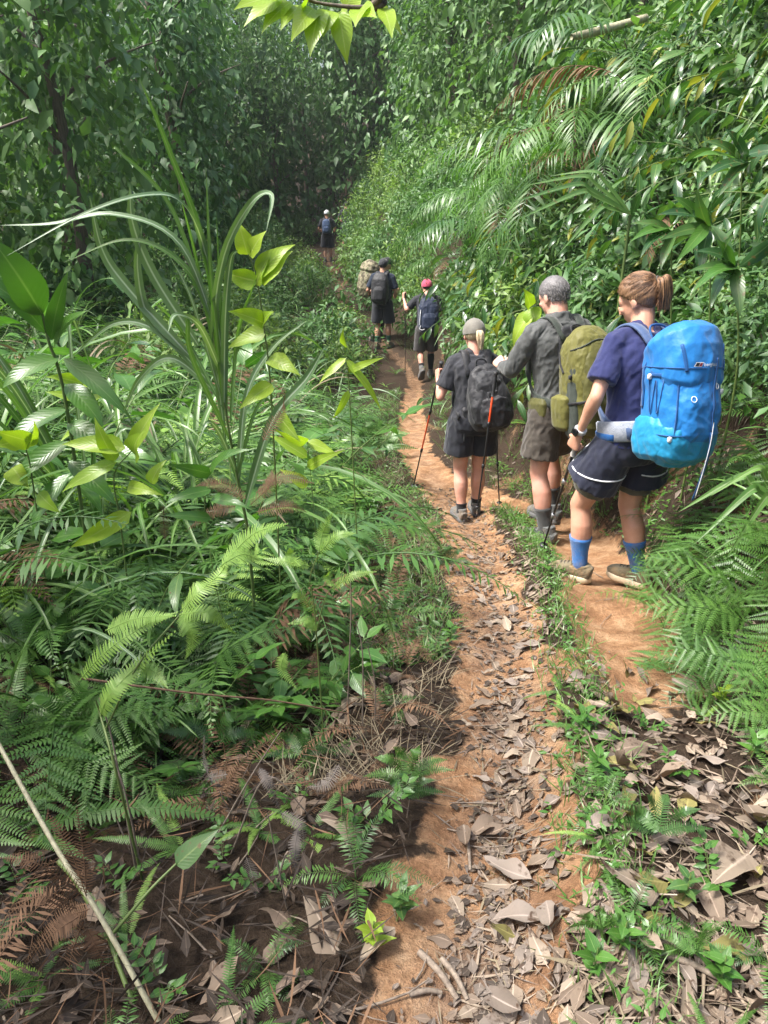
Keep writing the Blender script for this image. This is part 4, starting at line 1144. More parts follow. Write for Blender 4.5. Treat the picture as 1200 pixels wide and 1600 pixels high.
def pole(grip, tip, cols, label, group=None, basket=True, griplen=.13, name='trekking_pole', r=.0085):
    g, t = Vector(grip), Vector(tip)
    e = bpy.data.objects.new(name, None); COL.objects.link(e); e.location = t; e.empty_display_size = .1
    d = (g - t); L = d.length; d.normalize(); z = np.array(d)
    def part(nm, a, b, ra, rb, mat, sides=10, par=None):
        m = MB(); tube(m, [z * (a + (b - a) * q) for q in (0, .02, .5, .98, 1)], [ra * .8, ra, (ra + rb) / 2, rb, rb * .8], sides); return link(nm, m.mesh(nm, mat), par or e)
    part('tip', 0, .05, .002, .004, M['metal']); part('lower_shaft', .045, L * .36, r * .68, r * .68, M['pole_black'])
    part('middle_shaft', L * .35, L * .66, r * .8, r * .8, cols[0]); part('upper_shaft', L * .65, L - griplen, r * .92, r * .92, cols[1])
    part('lock', L * .345, L * .375, r * 1.35, r * 1.35, cols[2]); part('lock', L * .645, L * .675, r * 1.45, r * 1.45, cols[2])
    m = MB(); u = np.linspace(0, 1, 12)
    rr = .0135 + .0022 * np.sin(u * 22) * (u < .8) + .004 * (u > .86)
    tube(m, [z * (L - griplen + (griplen + .02) * q) for q in u], rr, 12); gp = link('grip', m.mesh('grip', cols[3]), e)
    sx = np.array(Vector(z).orthogonal().normalized()); top = z * (L - .01)
    m = MB(); loft(m, spline([top, top + sx * .03 - z * .05, top + sx * .035 - z * .11, top + sx * .008 - z * .12], 14), .007, .0015, np.cross(z, sx), 8, 4); link('wrist_strap', m.mesh('wrist_strap', M['pole_black']), e)
    if basket:
        m = MB(); tube(m, [z * .06, z * .062, z * .068, z * .07], [.004, .022, .024, .006], 12); link('basket', m.mesh('basket', M['pole_black']), e)
    return tag(e, label, 'trekking pole', group)

def text_mesh(txt, size, mat):
    cu = bpy.data.curves.new('t', 'FONT'); cu.body = txt; cu.size = size; cu.extrude = 0; cu.resolution_u = 3
    o = bpy.data.objects.new('t', cu); COL.objects.link(o)
    me = bpy.data.meshes.new_from_object(o.evaluated_get(bpy.context.evaluated_depsgraph_get()))
    bpy.data.objects.remove(o); bpy.data.curves.remove(cu); me.materials.clear(); me.materials.append(mat)
    return me

def lay_on(s, me, o, x0, z0, lift=.0015):
    """press a flat drawing (x right, y up, metres) on the outer face of shell o"""
    bm = bmesh.new(); bm.from_mesh(me)
    bmesh.ops.subdivide_edges(bm, edges=[e for e in bm.edges if e.calc_length() > .012], cuts=2)
    b = bvh_of(o.data); last = None
    for v in bm.verts:
        a = Vector(s.p((x0 + v.co.x, -1.2, z0 + v.co.y))); t = Vector(s.p((x0 + v.co.x, 0, z0 + v.co.y)))
        hit = b.ray_cast(a, (t - a).normalized())
        v.co = (hit[0] + (a - t).normalized() * lift) if hit[0] else t
    bm.to_mesh(me); bm.free(); return me

def poly_mesh(pts, mat, name='mark'):
    me = bpy.data.meshes.new(name); me.from_pydata([(x, y, 0) for x, y in pts], [], [tuple(range(len(pts)))]); me.materials.append(mat); return me

M['metal'] = plain_mat('pole_metal', (.55, .56, .58), .3, .9)
M['pole_black'] = plain_mat('pole_black', (.012, .012, .013), .4)
M['pole_orange'] = plain_mat('pole_orange', (.62, .07, .015), .45)
M['pole_grey'] = plain_mat('pole_grey', (.30, .31, .32), .35, .5)
M['grip'] = plain_mat('grip_rubber', (.02, .02, .022), .65)
M['grip_pale'] = plain_mat('grip_cork', (.45, .42, .38), .7)
M['pk_blue'] = cloth_mat('pack_blue', (.006, .165, .46), (.005, .12, .36), .55, 30, .35, 900, .15, spec=.4)
M['pk_blue_dark'] = cloth_mat('pack_blue_dark', (.006, .075, .24), None, .6, 30, .3, 900, .15)
M['pk_teal'] = cloth_mat('pack_teal', (.006, .22, .40), (.005, .17, .33), .5, 30, .35, 900, .15, spec=.45)
M['pk_mesh_grey'] = cloth_mat('pack_mesh_grey', (.30, .32, .36), (.22, .24, .28), .8, 200, .5)
M['pk_olive'] = cloth_mat('pack_olive', (.08, .078, .016), (.062, .06, .012), .6, 35, .35, 900, .15)
M['pk_olive_light'] = cloth_mat('pack_olive_light', (.125, .12, .024), (.10, .095, .02), .6, 35, .35, 900, .15)
M['pk_greengrey'] = cloth_mat('pack_greengrey', (.035, .045, .035), None, .7, 35, .4)
M['pk_black'] = cloth_mat('pack_black', (.012, .0125, .015), (.018, .018, .02), .6, 40, .45, 900, .1, spec=.4)
M['pk_navy'] = cloth_mat('pack_navy', (.010, .020, .050), (.008, .014, .035), .6, 35, .35)
M['pk_char'] = cloth_mat('pack_charcoal', (.022, .023, .026), None, .65, 40, .4)
M['pk_bluegrey'] = cloth_mat('pack_bluegrey', (.06, .10, .20), (.045, .075, .15), .6)
M['cord_white'] = plain_mat('cord_white', (.62, .63, .64), .6)
M['logo_white'] = plain_mat('logo_white', (.75, .76, .78), .6, var=.03)
M['logo_dark'] = plain_mat('logo_dark', (.02, .018, .02), .6, var=.03)
M['logo_red'] = plain_mat('logo_red', (.20, .015, .03), .6, var=.03)
M['watch'] = plain_mat('watch_case', (.55, .54, .52), .35, .3)
M['watch_face'] = plain_mat('watch_face', (.01, .01, .012), .1)
def camo_mat():
    m, nt, out = new_mat('camouflage'); L = nt.links.new; tc = nt.nodes.new('ShaderNodeTexCoord')
    n = nd(nt, 'ShaderNodeTexNoise', Scale=11., Detail=2.); L(tc.outputs['Object'], n.inputs['Vector'])
    c = ramp(nt, [(.0, (.06, .05, .03)), (.42, (.14, .125, .075)), (.5, (.23, .20, .13)), (.58, (.10, .11, .05))], n.outputs['Fac'], 'CONSTANT')
    p = nd(nt, 'ShaderNodeBsdfPrincipled', Roughness=.85); L(c.outputs[0], p.inputs['Base Color']); L(p.outputs[0], out.inputs['Surface']); return m
M['camo'] = camo_mat()
# ------------------------------------------------------------------ the hikers
def toworld(h, q):
    return Matrix.Rotation(h.rotz, 4, 'Z') @ Vector(q) + h.loc

def hair_A(p):   # pulled-back hair: everything above a line from forehead over the ear to the nape
    x, y, z = p[..., 0], p[..., 1], p[..., 2]
    return z > np.interp(y, [-.12, -.06, -.02, .02, .05, .085], [-.075, -.07, -.032, .012, .036, .070])
def hair_B(p):
    x, y, z = p[..., 0], p[..., 1], p[..., 2]
    return z > np.interp(y, [-.12, -.06, -.03, -.015, .03, .082], [-.075, -.068, -.03, .008, .012, .075])

# --- A: woman with the large blue backpack
A = Hiker(1.71, (1.25, 3.60, G(1.25, 3.60) + .005), R(26), lean=10, side=5, headyaw=22, headpitch=-27, skin=M['skin1'], fem=True, voxel=.006, build=1.03,
          legs={-1: ((-.13, .15, .475), (-.135, .085, .105), (30, 0)), 1: ((.11, .03, .47), (.125, -.11, .105), (20, 0)), 'pel': (0, -.03, -.035)},
          arms={-1: ((-.255, -.01, 1.15), (-.245, .105, .91)), 1: ((.25, .03, 1.14), (.21, .20, .98))})
A.body('woman in navy shirt and blue socks carrying the large blue backpack', hands={-1: ((-.02, .35, -.9), (.9, .2, .0), (0, 1, .3), 62), 1: ((.0, .4, -.9), (-.9, .2, 0), (0, 1, .3), 60)}, eyes=True)
A.shirt(M['navy_tee'], 'shirt', .72, wr=.010, grow=.015, flare=.016, hem=.90)
sh = A.shorts(M['navy_short'], .56, .020, .036, .009, 1.04)
un = A.shorts(M['olive_short'], .72, .006, .006, .003, 1.0, 'under_shorts')
# white piping round the open side of each short leg
for sd in (-1, 1):
    m = MB(); b = bvh_of(sh.data); pts = []
    for q in np.linspace(0, 1, 26):
        # runs down the outer hip, rounds the lower front corner and follows the hem to the back
        if q < .5:
            u = q / .5; zz = .99 - .25 * u; ang = R(58 - 12 * u ** 2)
        else:
            u = (q - .5) / .5; zz = .74 - .035 * math.sin(u * math.pi * .8) ; ang = R(46 - 170 * u)
        cz = np.array([sd * .07, 0., zz]) * A.k + np.array([0, A.pel[1] + .03, 0]); dr = np.array([sd * math.cos(ang), math.sin(ang), 0])
        hit = b.ray_cast(Vector(cz + dr * .5), Vector(-dr))
        if hit[0]: pts.append(np.array(hit[0]) + dr * .001)
    if len(pts) > 4:
        tube(m, spline(pts[::2], 40), .0042, 6); A.kid('piping', m.mesh('piping', M['white_trim']), sh)
for sd in (-1, 1):
    A.sock(sd, M['blue_sock'], .185); A.shoe(sd, M['khaki_shoe'], M['cream_sole'], M['dark_lace'], boot=.012)
hs = A.hair_shell(M['hair_brown'], hair_A, .011, amp=.0022, freq=120, back=.01)
tie = np.array([0, -.118, .050])
paths = []
for q in range(420):
    a = rng.uniform(-1, 1); z0 = rng.uniform(-.5, 1)
    d = nz(np.array([a * 1.1, rng.uniform(-.6, .9), z0 * .9 + .25])); p0 = d * np.array([.089, .111, .105]) + np.array([0, -.012, .025])
    if not hair_A(p0[None])[0]: continue
    mid = nz(d * .55 + nz(tie - np.array([0, -.012, .025])) * .5) * np.array([.0895, .112, .106]) + np.array([0, -.014, .025])
    paths.append(spline([p0, mid, tie * np.array([1, .93, 1])], 9))
A.strands(M['hair_brown'], hs, paths, .0013)
paths = []
for q in range(330):   # the folded ponytail
    a = rng.uniform(0, 6.283); rr = rng.uniform(.3, 1) ** .6
    o = np.array([math.cos(a) * .052 * rr, 0, math.sin(a) * .026 * rr])
    e1 = tie + np.array([o[0] * .3, -.010, o[2] * .5]); e2 = tie + np.array([o[0] * .95, -.034 + o[2], .006 - .3 * abs(o[0])]); e3 = tie + np.array([o[0] * 1.1, -.022 + o[2], -.07 + rng.normal(0, .008)]); e4 = tie + np.array([o[0] * .75 + rng.normal(0, .006), .012 + o[2], -.128 + rng.normal(0, .014)])
    paths.append(spline([e1, e2, e3, e4], 12))
pt = A.strands(M['hair_brown'], hs, paths, .0026); pt.name = 'ponytail'
m = MB(); tube(m, [A.hd(tie + np.array([math.cos(a) * .017, -.008, math.sin(a) * .017])) for a in np.linspace(0, 6.283, 17)], .005, 6, cap=False); A.kid('hair_tie', m.mesh('hair_tie', M['dark_lace']), hs)
# watch on the left wrist
w0, w1 = A.wr[-1], A.el[-1]; ax = nz(w1 - w0); c = w0 + ax * .035
u = nz(np.cross(ax, [0, 0, 1.])); v = np.cross(ax, u)
m = MB(); loft(m, [c - ax * .011, c - ax * .01, c + ax * .01, c + ax * .011], [.031, .0325, .0325, .031], [.031, .0325, .0325, .031], u, 20); wb = A.kid('watch', m.mesh('watch', M['watch']))
fdir = nz(np.array([-1, -.25, .25])); fdir = nz(fdir - ax * np.dot(fdir, ax)); fc = c + fdir * .034
m = MB(); loft(m, [fc - fdir * .004, fc, fc + fdir * .006, fc + fdir * .0068], [.017, .020, .020, .018], [.017, .020, .020, .018], ax, 16, 4.); A.kid('watch_face', m.mesh('watch_face', M['watch_face']), wb)

PA = Pack(A, 'backpack', 'large bright blue backpack with teal base worn by the nearest woman')
bd = PA.shell('pack_body', [(.875, 0, -.25, .07, .04), (.89, 0, -.26, .13, .09), (.93, 0, -.272, .160, .125), (1.0, 0, -.285, .160, .140), (1.12, 0, -.288, .160, .143), (1.23, 0, -.28, .155, .138), (1.30, 0, -.27, .156, .135), (1.35, 0, -.26, .145, .125), (1.37, 0, -.26, .12, .10)], M['pk_blue'], .013, .006, wf=8)
lid = PA.shell('lid', [(1.265, 0, -.275, .150, .140), (1.28, 0, -.285, .166, .156), (1.33, 0, -.288, .166, .152), (1.39, 0, -.282, .164, .150), (1.43, 0, -.262, .165, .142), (1.455, 0, -.245, .14, .11), (1.465, 0, -.235, .10, .07)], M['pk_blue'], .015, .006, wf=7., seed=2., ex=2.8)
tl = PA.shell('base_panel', [(.865, 0, -.25, .06, .04), (.88, 0, -.26, .135, .095), (.925, 0, -.276, .170, .140), (.98, 0, -.286, .168, .148), (1.01, 0, -.287, .168, .150), (1.02, 0, -.284, .165, .14)], M['pk_teal'], .009, .006)
pk = PA.shell('front_pocket', [(1.0, 0, -.33, .10, .10), (1.02, 0, -.345, .125, .112), (1.14, 0, -.348, .130, .112), (1.25, 0, -.335, .120, .10), (1.28, 0, -.32, .09, .09)], M['pk_blue'], .009, .006, seed=5.)
for sd in (-1, 1):
    sp = PA.shell('side_pocket', [(.90, sd * .115, -.255, .045, .075), (.915, sd * .128, -.255, .048, .095), (.97, sd * .134, -.255, .048, .105), (1.03, sd * .134, -.25, .042, .10), (1.07, sd * .13, -.24, .034, .08), (1.08, sd * .126, -.24, .025, .065)], M['pk_teal'], .008, .006, seed=3. + sd)
    P, N = PA.drape(bd, [(sd * .2, -.16, z) for z in np.linspace(1.34, 1.12, 7)], .004); PA.strap('compression_strap', P, N, .018, .003, M['pk_blue_dark'])
    P, N = PA.drape(bd, [(sd * (.02 + .2 * math.sin(a)), -.26 - .25 * math.cos(a), 1.28) for a in np.linspace(.4, 1.7, 8)], .005); PA.strap('compression_strap', P, N, .018, .003, M['pk_blue_dark'])
    P, N = PA.drape(bd, [(sd * .155, -.44 + .02 * q, 1.34 - .40 * q) for q in np.linspace(0, 1, 12)], .004); PA.cord('zip', P, .0035, M['pk_blue_dark'])
    P = [A.up((sd * .192 * math.sin(a), -.012 - .158 * math.cos(a), 1.005 - .015 * a)) for a in np.linspace(.55, 2.3, 12)]
    PA.strap('hip_belt_wing', P, [nz(np.array(q) - A.up((0, -.01, 1.0))) for q in P], .105, .022, M['pk_mesh_grey'], n=12)
P = [A.up((sd * .20 * math.sin(a), -.01 + .172 * math.cos(a), .955)) for a in np.linspace(-1.9, 1.9, 20) for sd in (1,)]
PA.strap('hip_belt', P, [nz(np.array(q) - A.up((0, 0, .985))) for q in P], .035, .006, M['pk_blue_dark'], n=20)
P, N = PA.drape(lid, [(.055, -.5, z) for z in np.linspace(1.36, 1.33, 3)], .004)
P1, N1 = PA.drape(pk, [(.035, -.55, z) for z in np.linspace(1.22, 1.02, 8)], .006)
PA.strap('front_strap', np.concatenate([P, P1]), np.concatenate([N, N1]), .012, .003, M['pk_blue_dark'])
a0 = P1[-1]; PA.strap('hanging_strap', [a0, a0 + np.array([-.01, -.012, -.12]), a0 + np.array([-.03, -.01, -.24]), a0 + np.array([-.04, .0, -.33])], None, .018, .003, M['pk_blue_dark'])
PA.cord('hanging_cord', [a0 + np.array([-.005, -.005, .05]), a0 + np.array([-.02, -.02, -.05]), a0 + np.array([-.035, -.022, -.18]), a0 + np.array([-.045, -.015, -.31])], .0020, M['cord_white'])
Q, NQ = PA.drape(bd, [(-.105, -.5, 1.19), (-.10, -.5, 1.13), (.06, -.5, 1.24), (-.155, -.4, .99), (.155, -.45, 1.2), (-.18, -.25, 1.27)], .01)
PA.bits('buckle', [(q, (.011, .009, .014)) for q in Q], M['cord_white'])
for j, (bx, bz) in enumerate(((-.105, 1.175), (.06, 1.23), (.15, 1.2))):
    Q, NQ = PA.drape(pk if j < 2 else bd, [(bx + .012 * math.cos(a), -.5, bz + .012 * math.sin(a)) for a in np.linspace(0, 6.28, 12)], .006); PA.cord('loop', Q, .0018, M['cord_white'])
Q = [PA.p((-.06, -.15, 1.42)), PA.p((-.05, -.11, 1.50)), PA.p((.05, -.11, 1.50)), PA.p((.06, -.15, 1.42))]; PA.cord('grab_loop', Q, .006, M['pk_blue_dark'])
for sd in (-1, 1):
    P, N = PA.drape(lid, [(sd * (.03 + .15 * math.sin(a)), -.26 - .25 * math.cos(a), 1.315) for a in np.linspace(.0, 1.9, 14)], .002); PA.cord('seam', P, .0028, M['pk_blue_dark'])
    P, N = PA.drape(tl, [(sd * (.02 + .17 * math.sin(a)), -.26 - .25 * math.cos(a), 1.005) for a in np.linspace(.0, 1.9, 14)], .003); PA.cord('seam', P, .0028, M['pk_blue_dark'])
    P, N = PA.drape(bd, [(sd * .2, -.24 - .03 * q, 1.26 - .16 * (q % 2)) for q in range(5)], .006); PA.cord('lacing', P, .0025, M['pk_blue_dark'])
    P, N = PA.drape(lid, [(sd * .12, -.42 + .05 * q, 1.30 + .12 * q) for q in np.linspace(0, 1, 8)], .003); PA.strap('lid_strap', P, N, .016, .003, M['pk_blue_dark'])
    P, N = PA.drape(bd, [(sd * .12, -.5, z) for z in np.linspace(1.29, 1.05, 9)], .005); PA.strap('lid_strap', P, N, .014, .003, M['pk_blue_dark'])
PA.shoulder_straps(M['pk_bluegrey'], .06, .014, .088, 1.44)
lg = lay_on(PA, poly_mesh([(0, 0), (.040, 0), (.050, .020), (.010, .020)], M['logo_white']), lid, -.095, 1.322, .0028); lo = link('logo', lg, lid)
lg = lay_on(PA, poly_mesh([(.004, .0025), (.022, .0025), (.0295, .0175), (.0115, .0175)], M['logo_dark']), lid, -.095, 1.322, .0040); link('logo_mark', lg, lo)
lg = lay_on(PA, poly_mesh([(.024, .0025), (.0385, .0025), (.046, .0175), (.0315, .0175)], M['logo_red']), lid, -.095, 1.322, .0040); link('logo_mark', lg, lo)
tx = lay_on(PA, text_mesh('berghaus', .023, M['logo_white']), lid, -.044, 1.3245, .0035); link('lettering', tx, lo)
gw = A.wr[-1] + nz(np.array([-.02, .35, -.9])) * .075 + np.array([.02, .0, 0])
g3 = toworld(A, gw); tip = Vector((g3.x - .02, g3.y + .42, 0)); tip.z = G(tip.x, tip.y)
pole(g3 + (g3 - tip).normalized() * .06, tip, (M['pole_black'], M['pole_black'], M['pole_grey'], M['grip_pale']), "black trekking pole in the left hand of the woman with the blue backpack")

# --- B: man with the olive backpack
B = Hiker(1.83, (1.20, 4.86, G(1.20, 4.86)), R(27), lean=10, headyaw=8, headpitch=-24, skin=M['skin2'], voxel=.0065, build=1.05,
          legs={-1: ((-.13, .0, .50), (-.12, -.12, .10), (26, 0)), 1: ((.15, .22, .50), (.15, .15, .10), (16, 0)), 'pel': (0, .02, -.005)},
          arms={-1: ((-.28, .18, 1.18), (-.18, .41, 1.13)), 1: ((.27, .02, 1.14), (.23, .17, .93))})
B.body('grey-haired man in charcoal shirt and brown shorts with an olive backpack', hands={-1: ((.1, .9, .35), (.7, .0, -.6), (0, .4, 1), 72), 1: ((0, .4, -.9), (-.9, .2, 0), (0, 1, .3), 55)}, eyes=True)
B.shirt(M['grey_shirt'], 'shirt', long=True, collar=True, wr=.014, grow=.014, hem=.92)
B.shorts(M['brown_short'], .72, .018, .020, .012, 1.02)
for sd in (-1, 1): B.sock(sd, M['grey_sock'], .19, .007); B.shoe(sd, M['grey_shoe'], M['grey_sole'], M['dark_lace'], boot=.045)
hb = B.hair_shell(M['hair_grey'], hair_B, .006, amp=.0016, freq=160)
paths = []
for q in range(1700):
    d = rand_unit(1)[0]; p0 = d * np.array([.081, .103, .097]) + np.array([0, -.012, .025])
    if not hair_B(p0[None])[0]: continue
    paths.append(np.array([p0, p0 + d * .004 + np.array([0, -.002, -.006]), p0 + d * .003 + np.array([0, -.004, -.014]), p0 + d * .001 + np.array([0, -.005, -.020])]))
B.strands(M['hair_grey'], hb, paths, .0011)
PB = Pack(B, 'backpack', 'olive green backpack with dark green side band worn by the grey-haired man', off=(.02, 0, 0))
bd = PB.shell('pack_body', [(.80, 0, -.22, .08, .05), (.815, 0, -.235, .135, .09), (.87, 0, -.25, .158, .125), (1.0, 0, -.26, .162, .135), (1.15, 0, -.26, .162, .135), (1.28, 0, -.25, .155, .125), (1.36, 0, -.235, .135, .105), (1.405, 0, -.215, .10, .075), (1.42, 0, -.2, .06, .04)], M['pk_olive_light'], .010, .0065)
fp = PB.shell('front_panel', [(.83, 0, -.30, .10, .09), (.86, 0, -.315, .13, .10), (1.0, 0, -.325, .138, .105), (1.15, 0, -.322, .135, .10), (1.26, 0, -.31, .115, .09), (1.33, 0, -.28, .08, .08)], M['pk_olive'], .014, .0065, wf=9, seed=7.)
for sd in (-1, 1):
    PB.shell('side_band', [(.80, sd * .11, -.26, .045, .06), (.83, sd * .13, -.275, .036, .065), (1.0, sd * .142, -.285, .026, .055), (1.2, sd * .138, -.285, .022, .045), (1.27, sd * .125, -.28, .016, .035)], M['pk_greengrey'], .004, .0065)
    PB.shell('side_pocket', [(.845, sd * .14, -.20, .035, .06), (.86, sd * .155, -.20, .042, .072), (.95, sd * .165, -.205, .042, .075), (1.03, sd * .168, -.205, .036, .072), (1.04, sd * .16, -.205, .02, .055)], M['pk_olive_light'], .005, .0065, seed=1. + sd)
    PB.shell('belt_pocket', [(.90, sd * .165, .0, .03, .06), (.91, sd * .18, .0, .036, .082), (.98, sd * .185, .0, .036, .085), (1.01, sd * .175, .0, .026, .07)], M['pk_olive'], .004, .0065)
    P, N = PB.drape(bd, [(sd * (.06 + .14 * q), -.40 + .25 * q, 1.03 - .06 * q) for q in np.linspace(0, 1, 8)], .012); PB.strap('compression_strap', P, N, .017, .003, M['pk_black'])
    P, N = PB.drape(bd, [(sd * .185, -.12 - .1 * q, 1.30 - .12 * q) for q in np.linspace(0, 1, 6)], .004); PB.strap('compression_strap', P, N, .017, .003, M['pk_black'])
    PB.strap('belt_strap', [PB.p((sd * .175, -.10, .985)), PB.p((sd * .20, -.02, .965)), PB.p((sd * .19, .09, .955)), PB.p((sd * .10, .15, .95))], [(sd, 0, 0), (sd, 0, 0), (sd * .7, .7, 0), (0, 1, 0)], .03, .005, M['pk_black'])
P, N = PB.drape(bd, [(.15 * math.sin(a), -.26 - .25 * math.cos(a), 1.30 + .07 * math.cos(a * .9)) for a in np.linspace(-1.5, 1.5, 18)], .003); PB.cord('zip', P, .0045, M['pk_greengrey'])
P, N = PB.drape(fp, [(.125 * math.sin(a), -.6, 1.16 + .13 * math.cos(a)) for a in np.linspace(-1.9, 1.9, 18)], .003); PB.cord('zip', P, .004, M['pk_greengrey'])
Q, NQ = PB.drape(bd, [(-.17, -.30, 1.16), (-.185, -.25, 1.03)], .01); PB.bits('buckle', [(q, (.013, .010, .015)) for q in Q], M['pk_black'])
PB.cord('grab_loop', [PB.p((-.04, -.17, 1.40)), PB.p((-.035, -.15, 1.45)), PB.p((.035, -.15, 1.45)), PB.p((.04, -.17, 1.40))], .006, M['pk_black'])
PB.shoulder_straps(M['pk_greengrey'], .06, .014, .09, 1.40)
PB.shell('back_panel', [(1.24, 0, -.135, .09, .022), (1.26, 0, -.138, .125, .026), (1.38, 0, -.135, .125, .026), (1.44, 0, -.12, .10, .022), (1.45, 0, -.115, .07, .015)], M['pk_black'], .004, .0065)

# --- C: woman in the grey cap
C_ = Hiker(1.63, (.705, 5.62, G(.705, 5.62) + .005), R(6), lean=8, headyaw=2, headpitch=-16, skin=M['skin2'], fem=True, voxel=.0065, build=1.08,
          legs={-1: ((-.085, .03, .48), (-.075, -.07, .10), (10, 0)), 1: ((.085, .06, .48), (.08, .05, .10), (-4, 0)), 'pel': (0, 0, 0)},
          arms={-1: ((-.285, .02, 1.13), (-.275, .205, 1.24)), 1: ((.28, .06, 1.15), (.25, .27, 1.12))})
C_.body('woman in black shirt and grey cap with blonde ponytail', hands={-1: ((.0, .45, .85), (.85, .3, 0), (0, .5, .9), 75), 1: ((0, .6, .3), (-.9, .2, 0), (0, 1, .3), 70)}, eyes=True)
C_.shirt(M['black_tee'], 'shirt', .72, wr=.010, grow=.015, flare=.018, hem=.90, seed=2.)
C_.shorts(M['black_short'], .62, .02, .022, .008, 1.02)
for sd in (-1, 1): C_.sock(sd, M['black_sock'], .075, .006); C_.shoe(sd, M['grey_shoe'], M['grey_sole'], M['dark_lace'], boot=.03)
cp = C_.cap(M['cap_grey'])
hb = C_.hair_shell(M['hair_blonde'], lambda p: (p[..., 2] > np.interp(p[..., 1], [-.12, -.05, 0, .05], [-.055, -.05, .0, .05])) & (p[..., 2] < .03), .009)
paths = []
for q in range(110):
    a = rng.uniform(0, 6.283); rr = rng.uniform(.2, 1) ** .6; o = np.array([math.cos(a) * .026 * rr, math.sin(a) * .016 * rr, 0]); t0 = np.array([.01, -.112, .025])
    paths.append(spline([t0 + o * .5, t0 + o + np.array([.004, -.03, -.012]), t0 + o * 1.2 + np.array([.006, -.036, -.075]), t0 + o * .7 + np.array([.008 + rng.normal(0, .005), -.024, -.135 + rng.normal(0, .015)])], 11))
pt = C_.strands(M['hair_blonde'], hb, paths, .0034); pt.name = 'ponytail'
PC = Pack(C_, 'backpack', 'small black backpack slung low on the woman in the grey cap', off=(.06, -.005, .055), tilt=-9)
bd = PC.shell('pack_body', [(.86, 0, -.20, .08, .05), (.875, 0, -.215, .15, .085), (.93, 0, -.235, .175, .115), (1.05, 0, -.24, .172, .12), (1.16, 0, -.225, .155, .105), (1.26, 0, -.20, .125, .08), (1.32, 0, -.18, .10, .06), (1.335, 0, -.17, .06, .04)], M['pk_black'], .016, .0065, wf=11)
PC.shell('top_pocket', [(1.12, 0, -.25, .08, .06), (1.13, 0, -.27, .10, .075), (1.20, 0, -.26, .105, .075), (1.27, 0, -.235, .095, .065), (1.29, 0, -.22, .07, .045)], M['pk_char'], .013, .0065, seed=4.)
PC.shell('front_pouch', [(.885, .02, -.29, .09, .06), (.90, .02, -.31, .12, .075), (1.0, .02, -.315, .125, .08), (1.08, .02, -.30, .115, .075), (1.10, .02, -.29, .08, .05)], M['pk_black'], .014, .0065, seed=9.)
for sd in (-1, 1):
    PC.shell('belt_pouch', [(.93, sd * .16, -.06, .03, .05), (.94, sd * .172, -.06, .04, .075), (1.01, sd * .175, -.06, .038, .075), (1.03, sd * .165, -.06, .025, .055)], M['pk_black'], .005, .0065)
PC.strap('hanging_strap', [PC.p((-.19, -.08, .96)), PC.p((-.205, -.10, .90)), PC.p((-.215, -.10, .82)), PC.p((-.225, -.09, .74))], [(-1, -.4, 0)] * 4, .03, .004, M['pk_black'])
PC.cord('grab_loop', [PC.p((-.05, -.14, 1.31)), PC.p((-.035, -.15, 1.40)), PC.p((.03, -.15, 1.39)), PC.p((.045, -.14, 1.31))], .007, M['pk_char'])
PC.shoulder_straps(M['pk_black'], .06, .014, .09, 1.34)
P, N = PC.drape(bd, [(-.03 - .03 * q, -.5, 1.16 - .2 * q) for q in np.linspace(0, 1, 6)], .01); PC.strap('pole_holder', P, N, .02, .004, M['pk_char'])
gw = C_.wr[-1] + nz(np.array([.0, .45, .85])) * .075 + np.array([.022, .012, 0])
g3 = toworld(C_, gw); tip = Vector((.27, 6.45, 0)); tip.z = G(.27, 6.45)
pole(g3 + (g3 - tip).normalized() * .05, tip, (M['pole_orange'], M['pole_black'], M['pole_black'], M['grip']), 'black trekking pole in the raised left hand of the woman in grey cap')
tip = toworld(C_, (-.03, -.42, .0)); tip.z = G(tip.x, tip.y) + .13
pole(toworld(C_, PC.p((.04, -.42, 1.30))), tip, (M['pole_black'], M['pole_orange'], M['pole_black'], M['grip']), 'folded trekking pole stowed across the small black backpack', griplen=.16)
gw = C_.wr[1] + nz(np.array([0, .6, .3])) * .075; g3 = toworld(C_, gw); tip = Vector((g3.x + .12, g3.y - .02, 0)); tip.z = G(tip.x, tip.y)
pole(g3 + (g3 - tip).normalized() * .04, tip, (M['pole_black'], M['pole_black'], M['pole_black'], M['grip']), 'black trekking pole on the right side of the woman in grey cap')

# --- D: hiker in the pink cap
D_ = Hiker(1.74, (.76, 13.3, G(.76, 13.3)), R(4), lean=10, headyaw=14, headpitch=-8, skin=M['skin2'], voxel=.012,
           legs={-1: ((-.10, .06, .50), (-.10, -.22, .22), (8, -55)), 1: ((.10, .12, .50), (.10, .06, .10), (-5, 0)), 'pel': (0, .0, .0)},
           arms={-1: ((-.36, .06, 1.24), (-.40, .22, 1.42)), 1: ((.28, .02, 1.15), (.31, .22, 1.10))})
D_.body('hiker in a pink cap raising the left hand on a pole', hands={-1: ((0, .3, .95), (.9, .3, 0), (0, .6, .8), 70), 1: ((0, .7, 0), (-.9, 0, 0), (0, .3, 1), 70)})
D_.shirt(M['black_tee'], 'shirt', .8, wr=.004, vox=.012); D_.shorts(M['short_grey'], .95, .02, .02, .005)
for sd in (-1, 1): D_.sock(sd, M['black_sock'], .12 if sd < 0 else .34); D_.shoe(sd, M['grey_shoe'], M['grey_sole'], None)
D_.cap(M['cap_pink']); D_.hair_shell(M['hair_dark'], lambda p: (p[..., 2] > np.interp(p[..., 1], [-.12, -.05, 0, .05], [-.055, -.05, .0, .05])) & (p[..., 2] < .03), .009)
PD = Pack(D_, 'backpack', 'dark navy backpack worn by the hiker in the pink cap')
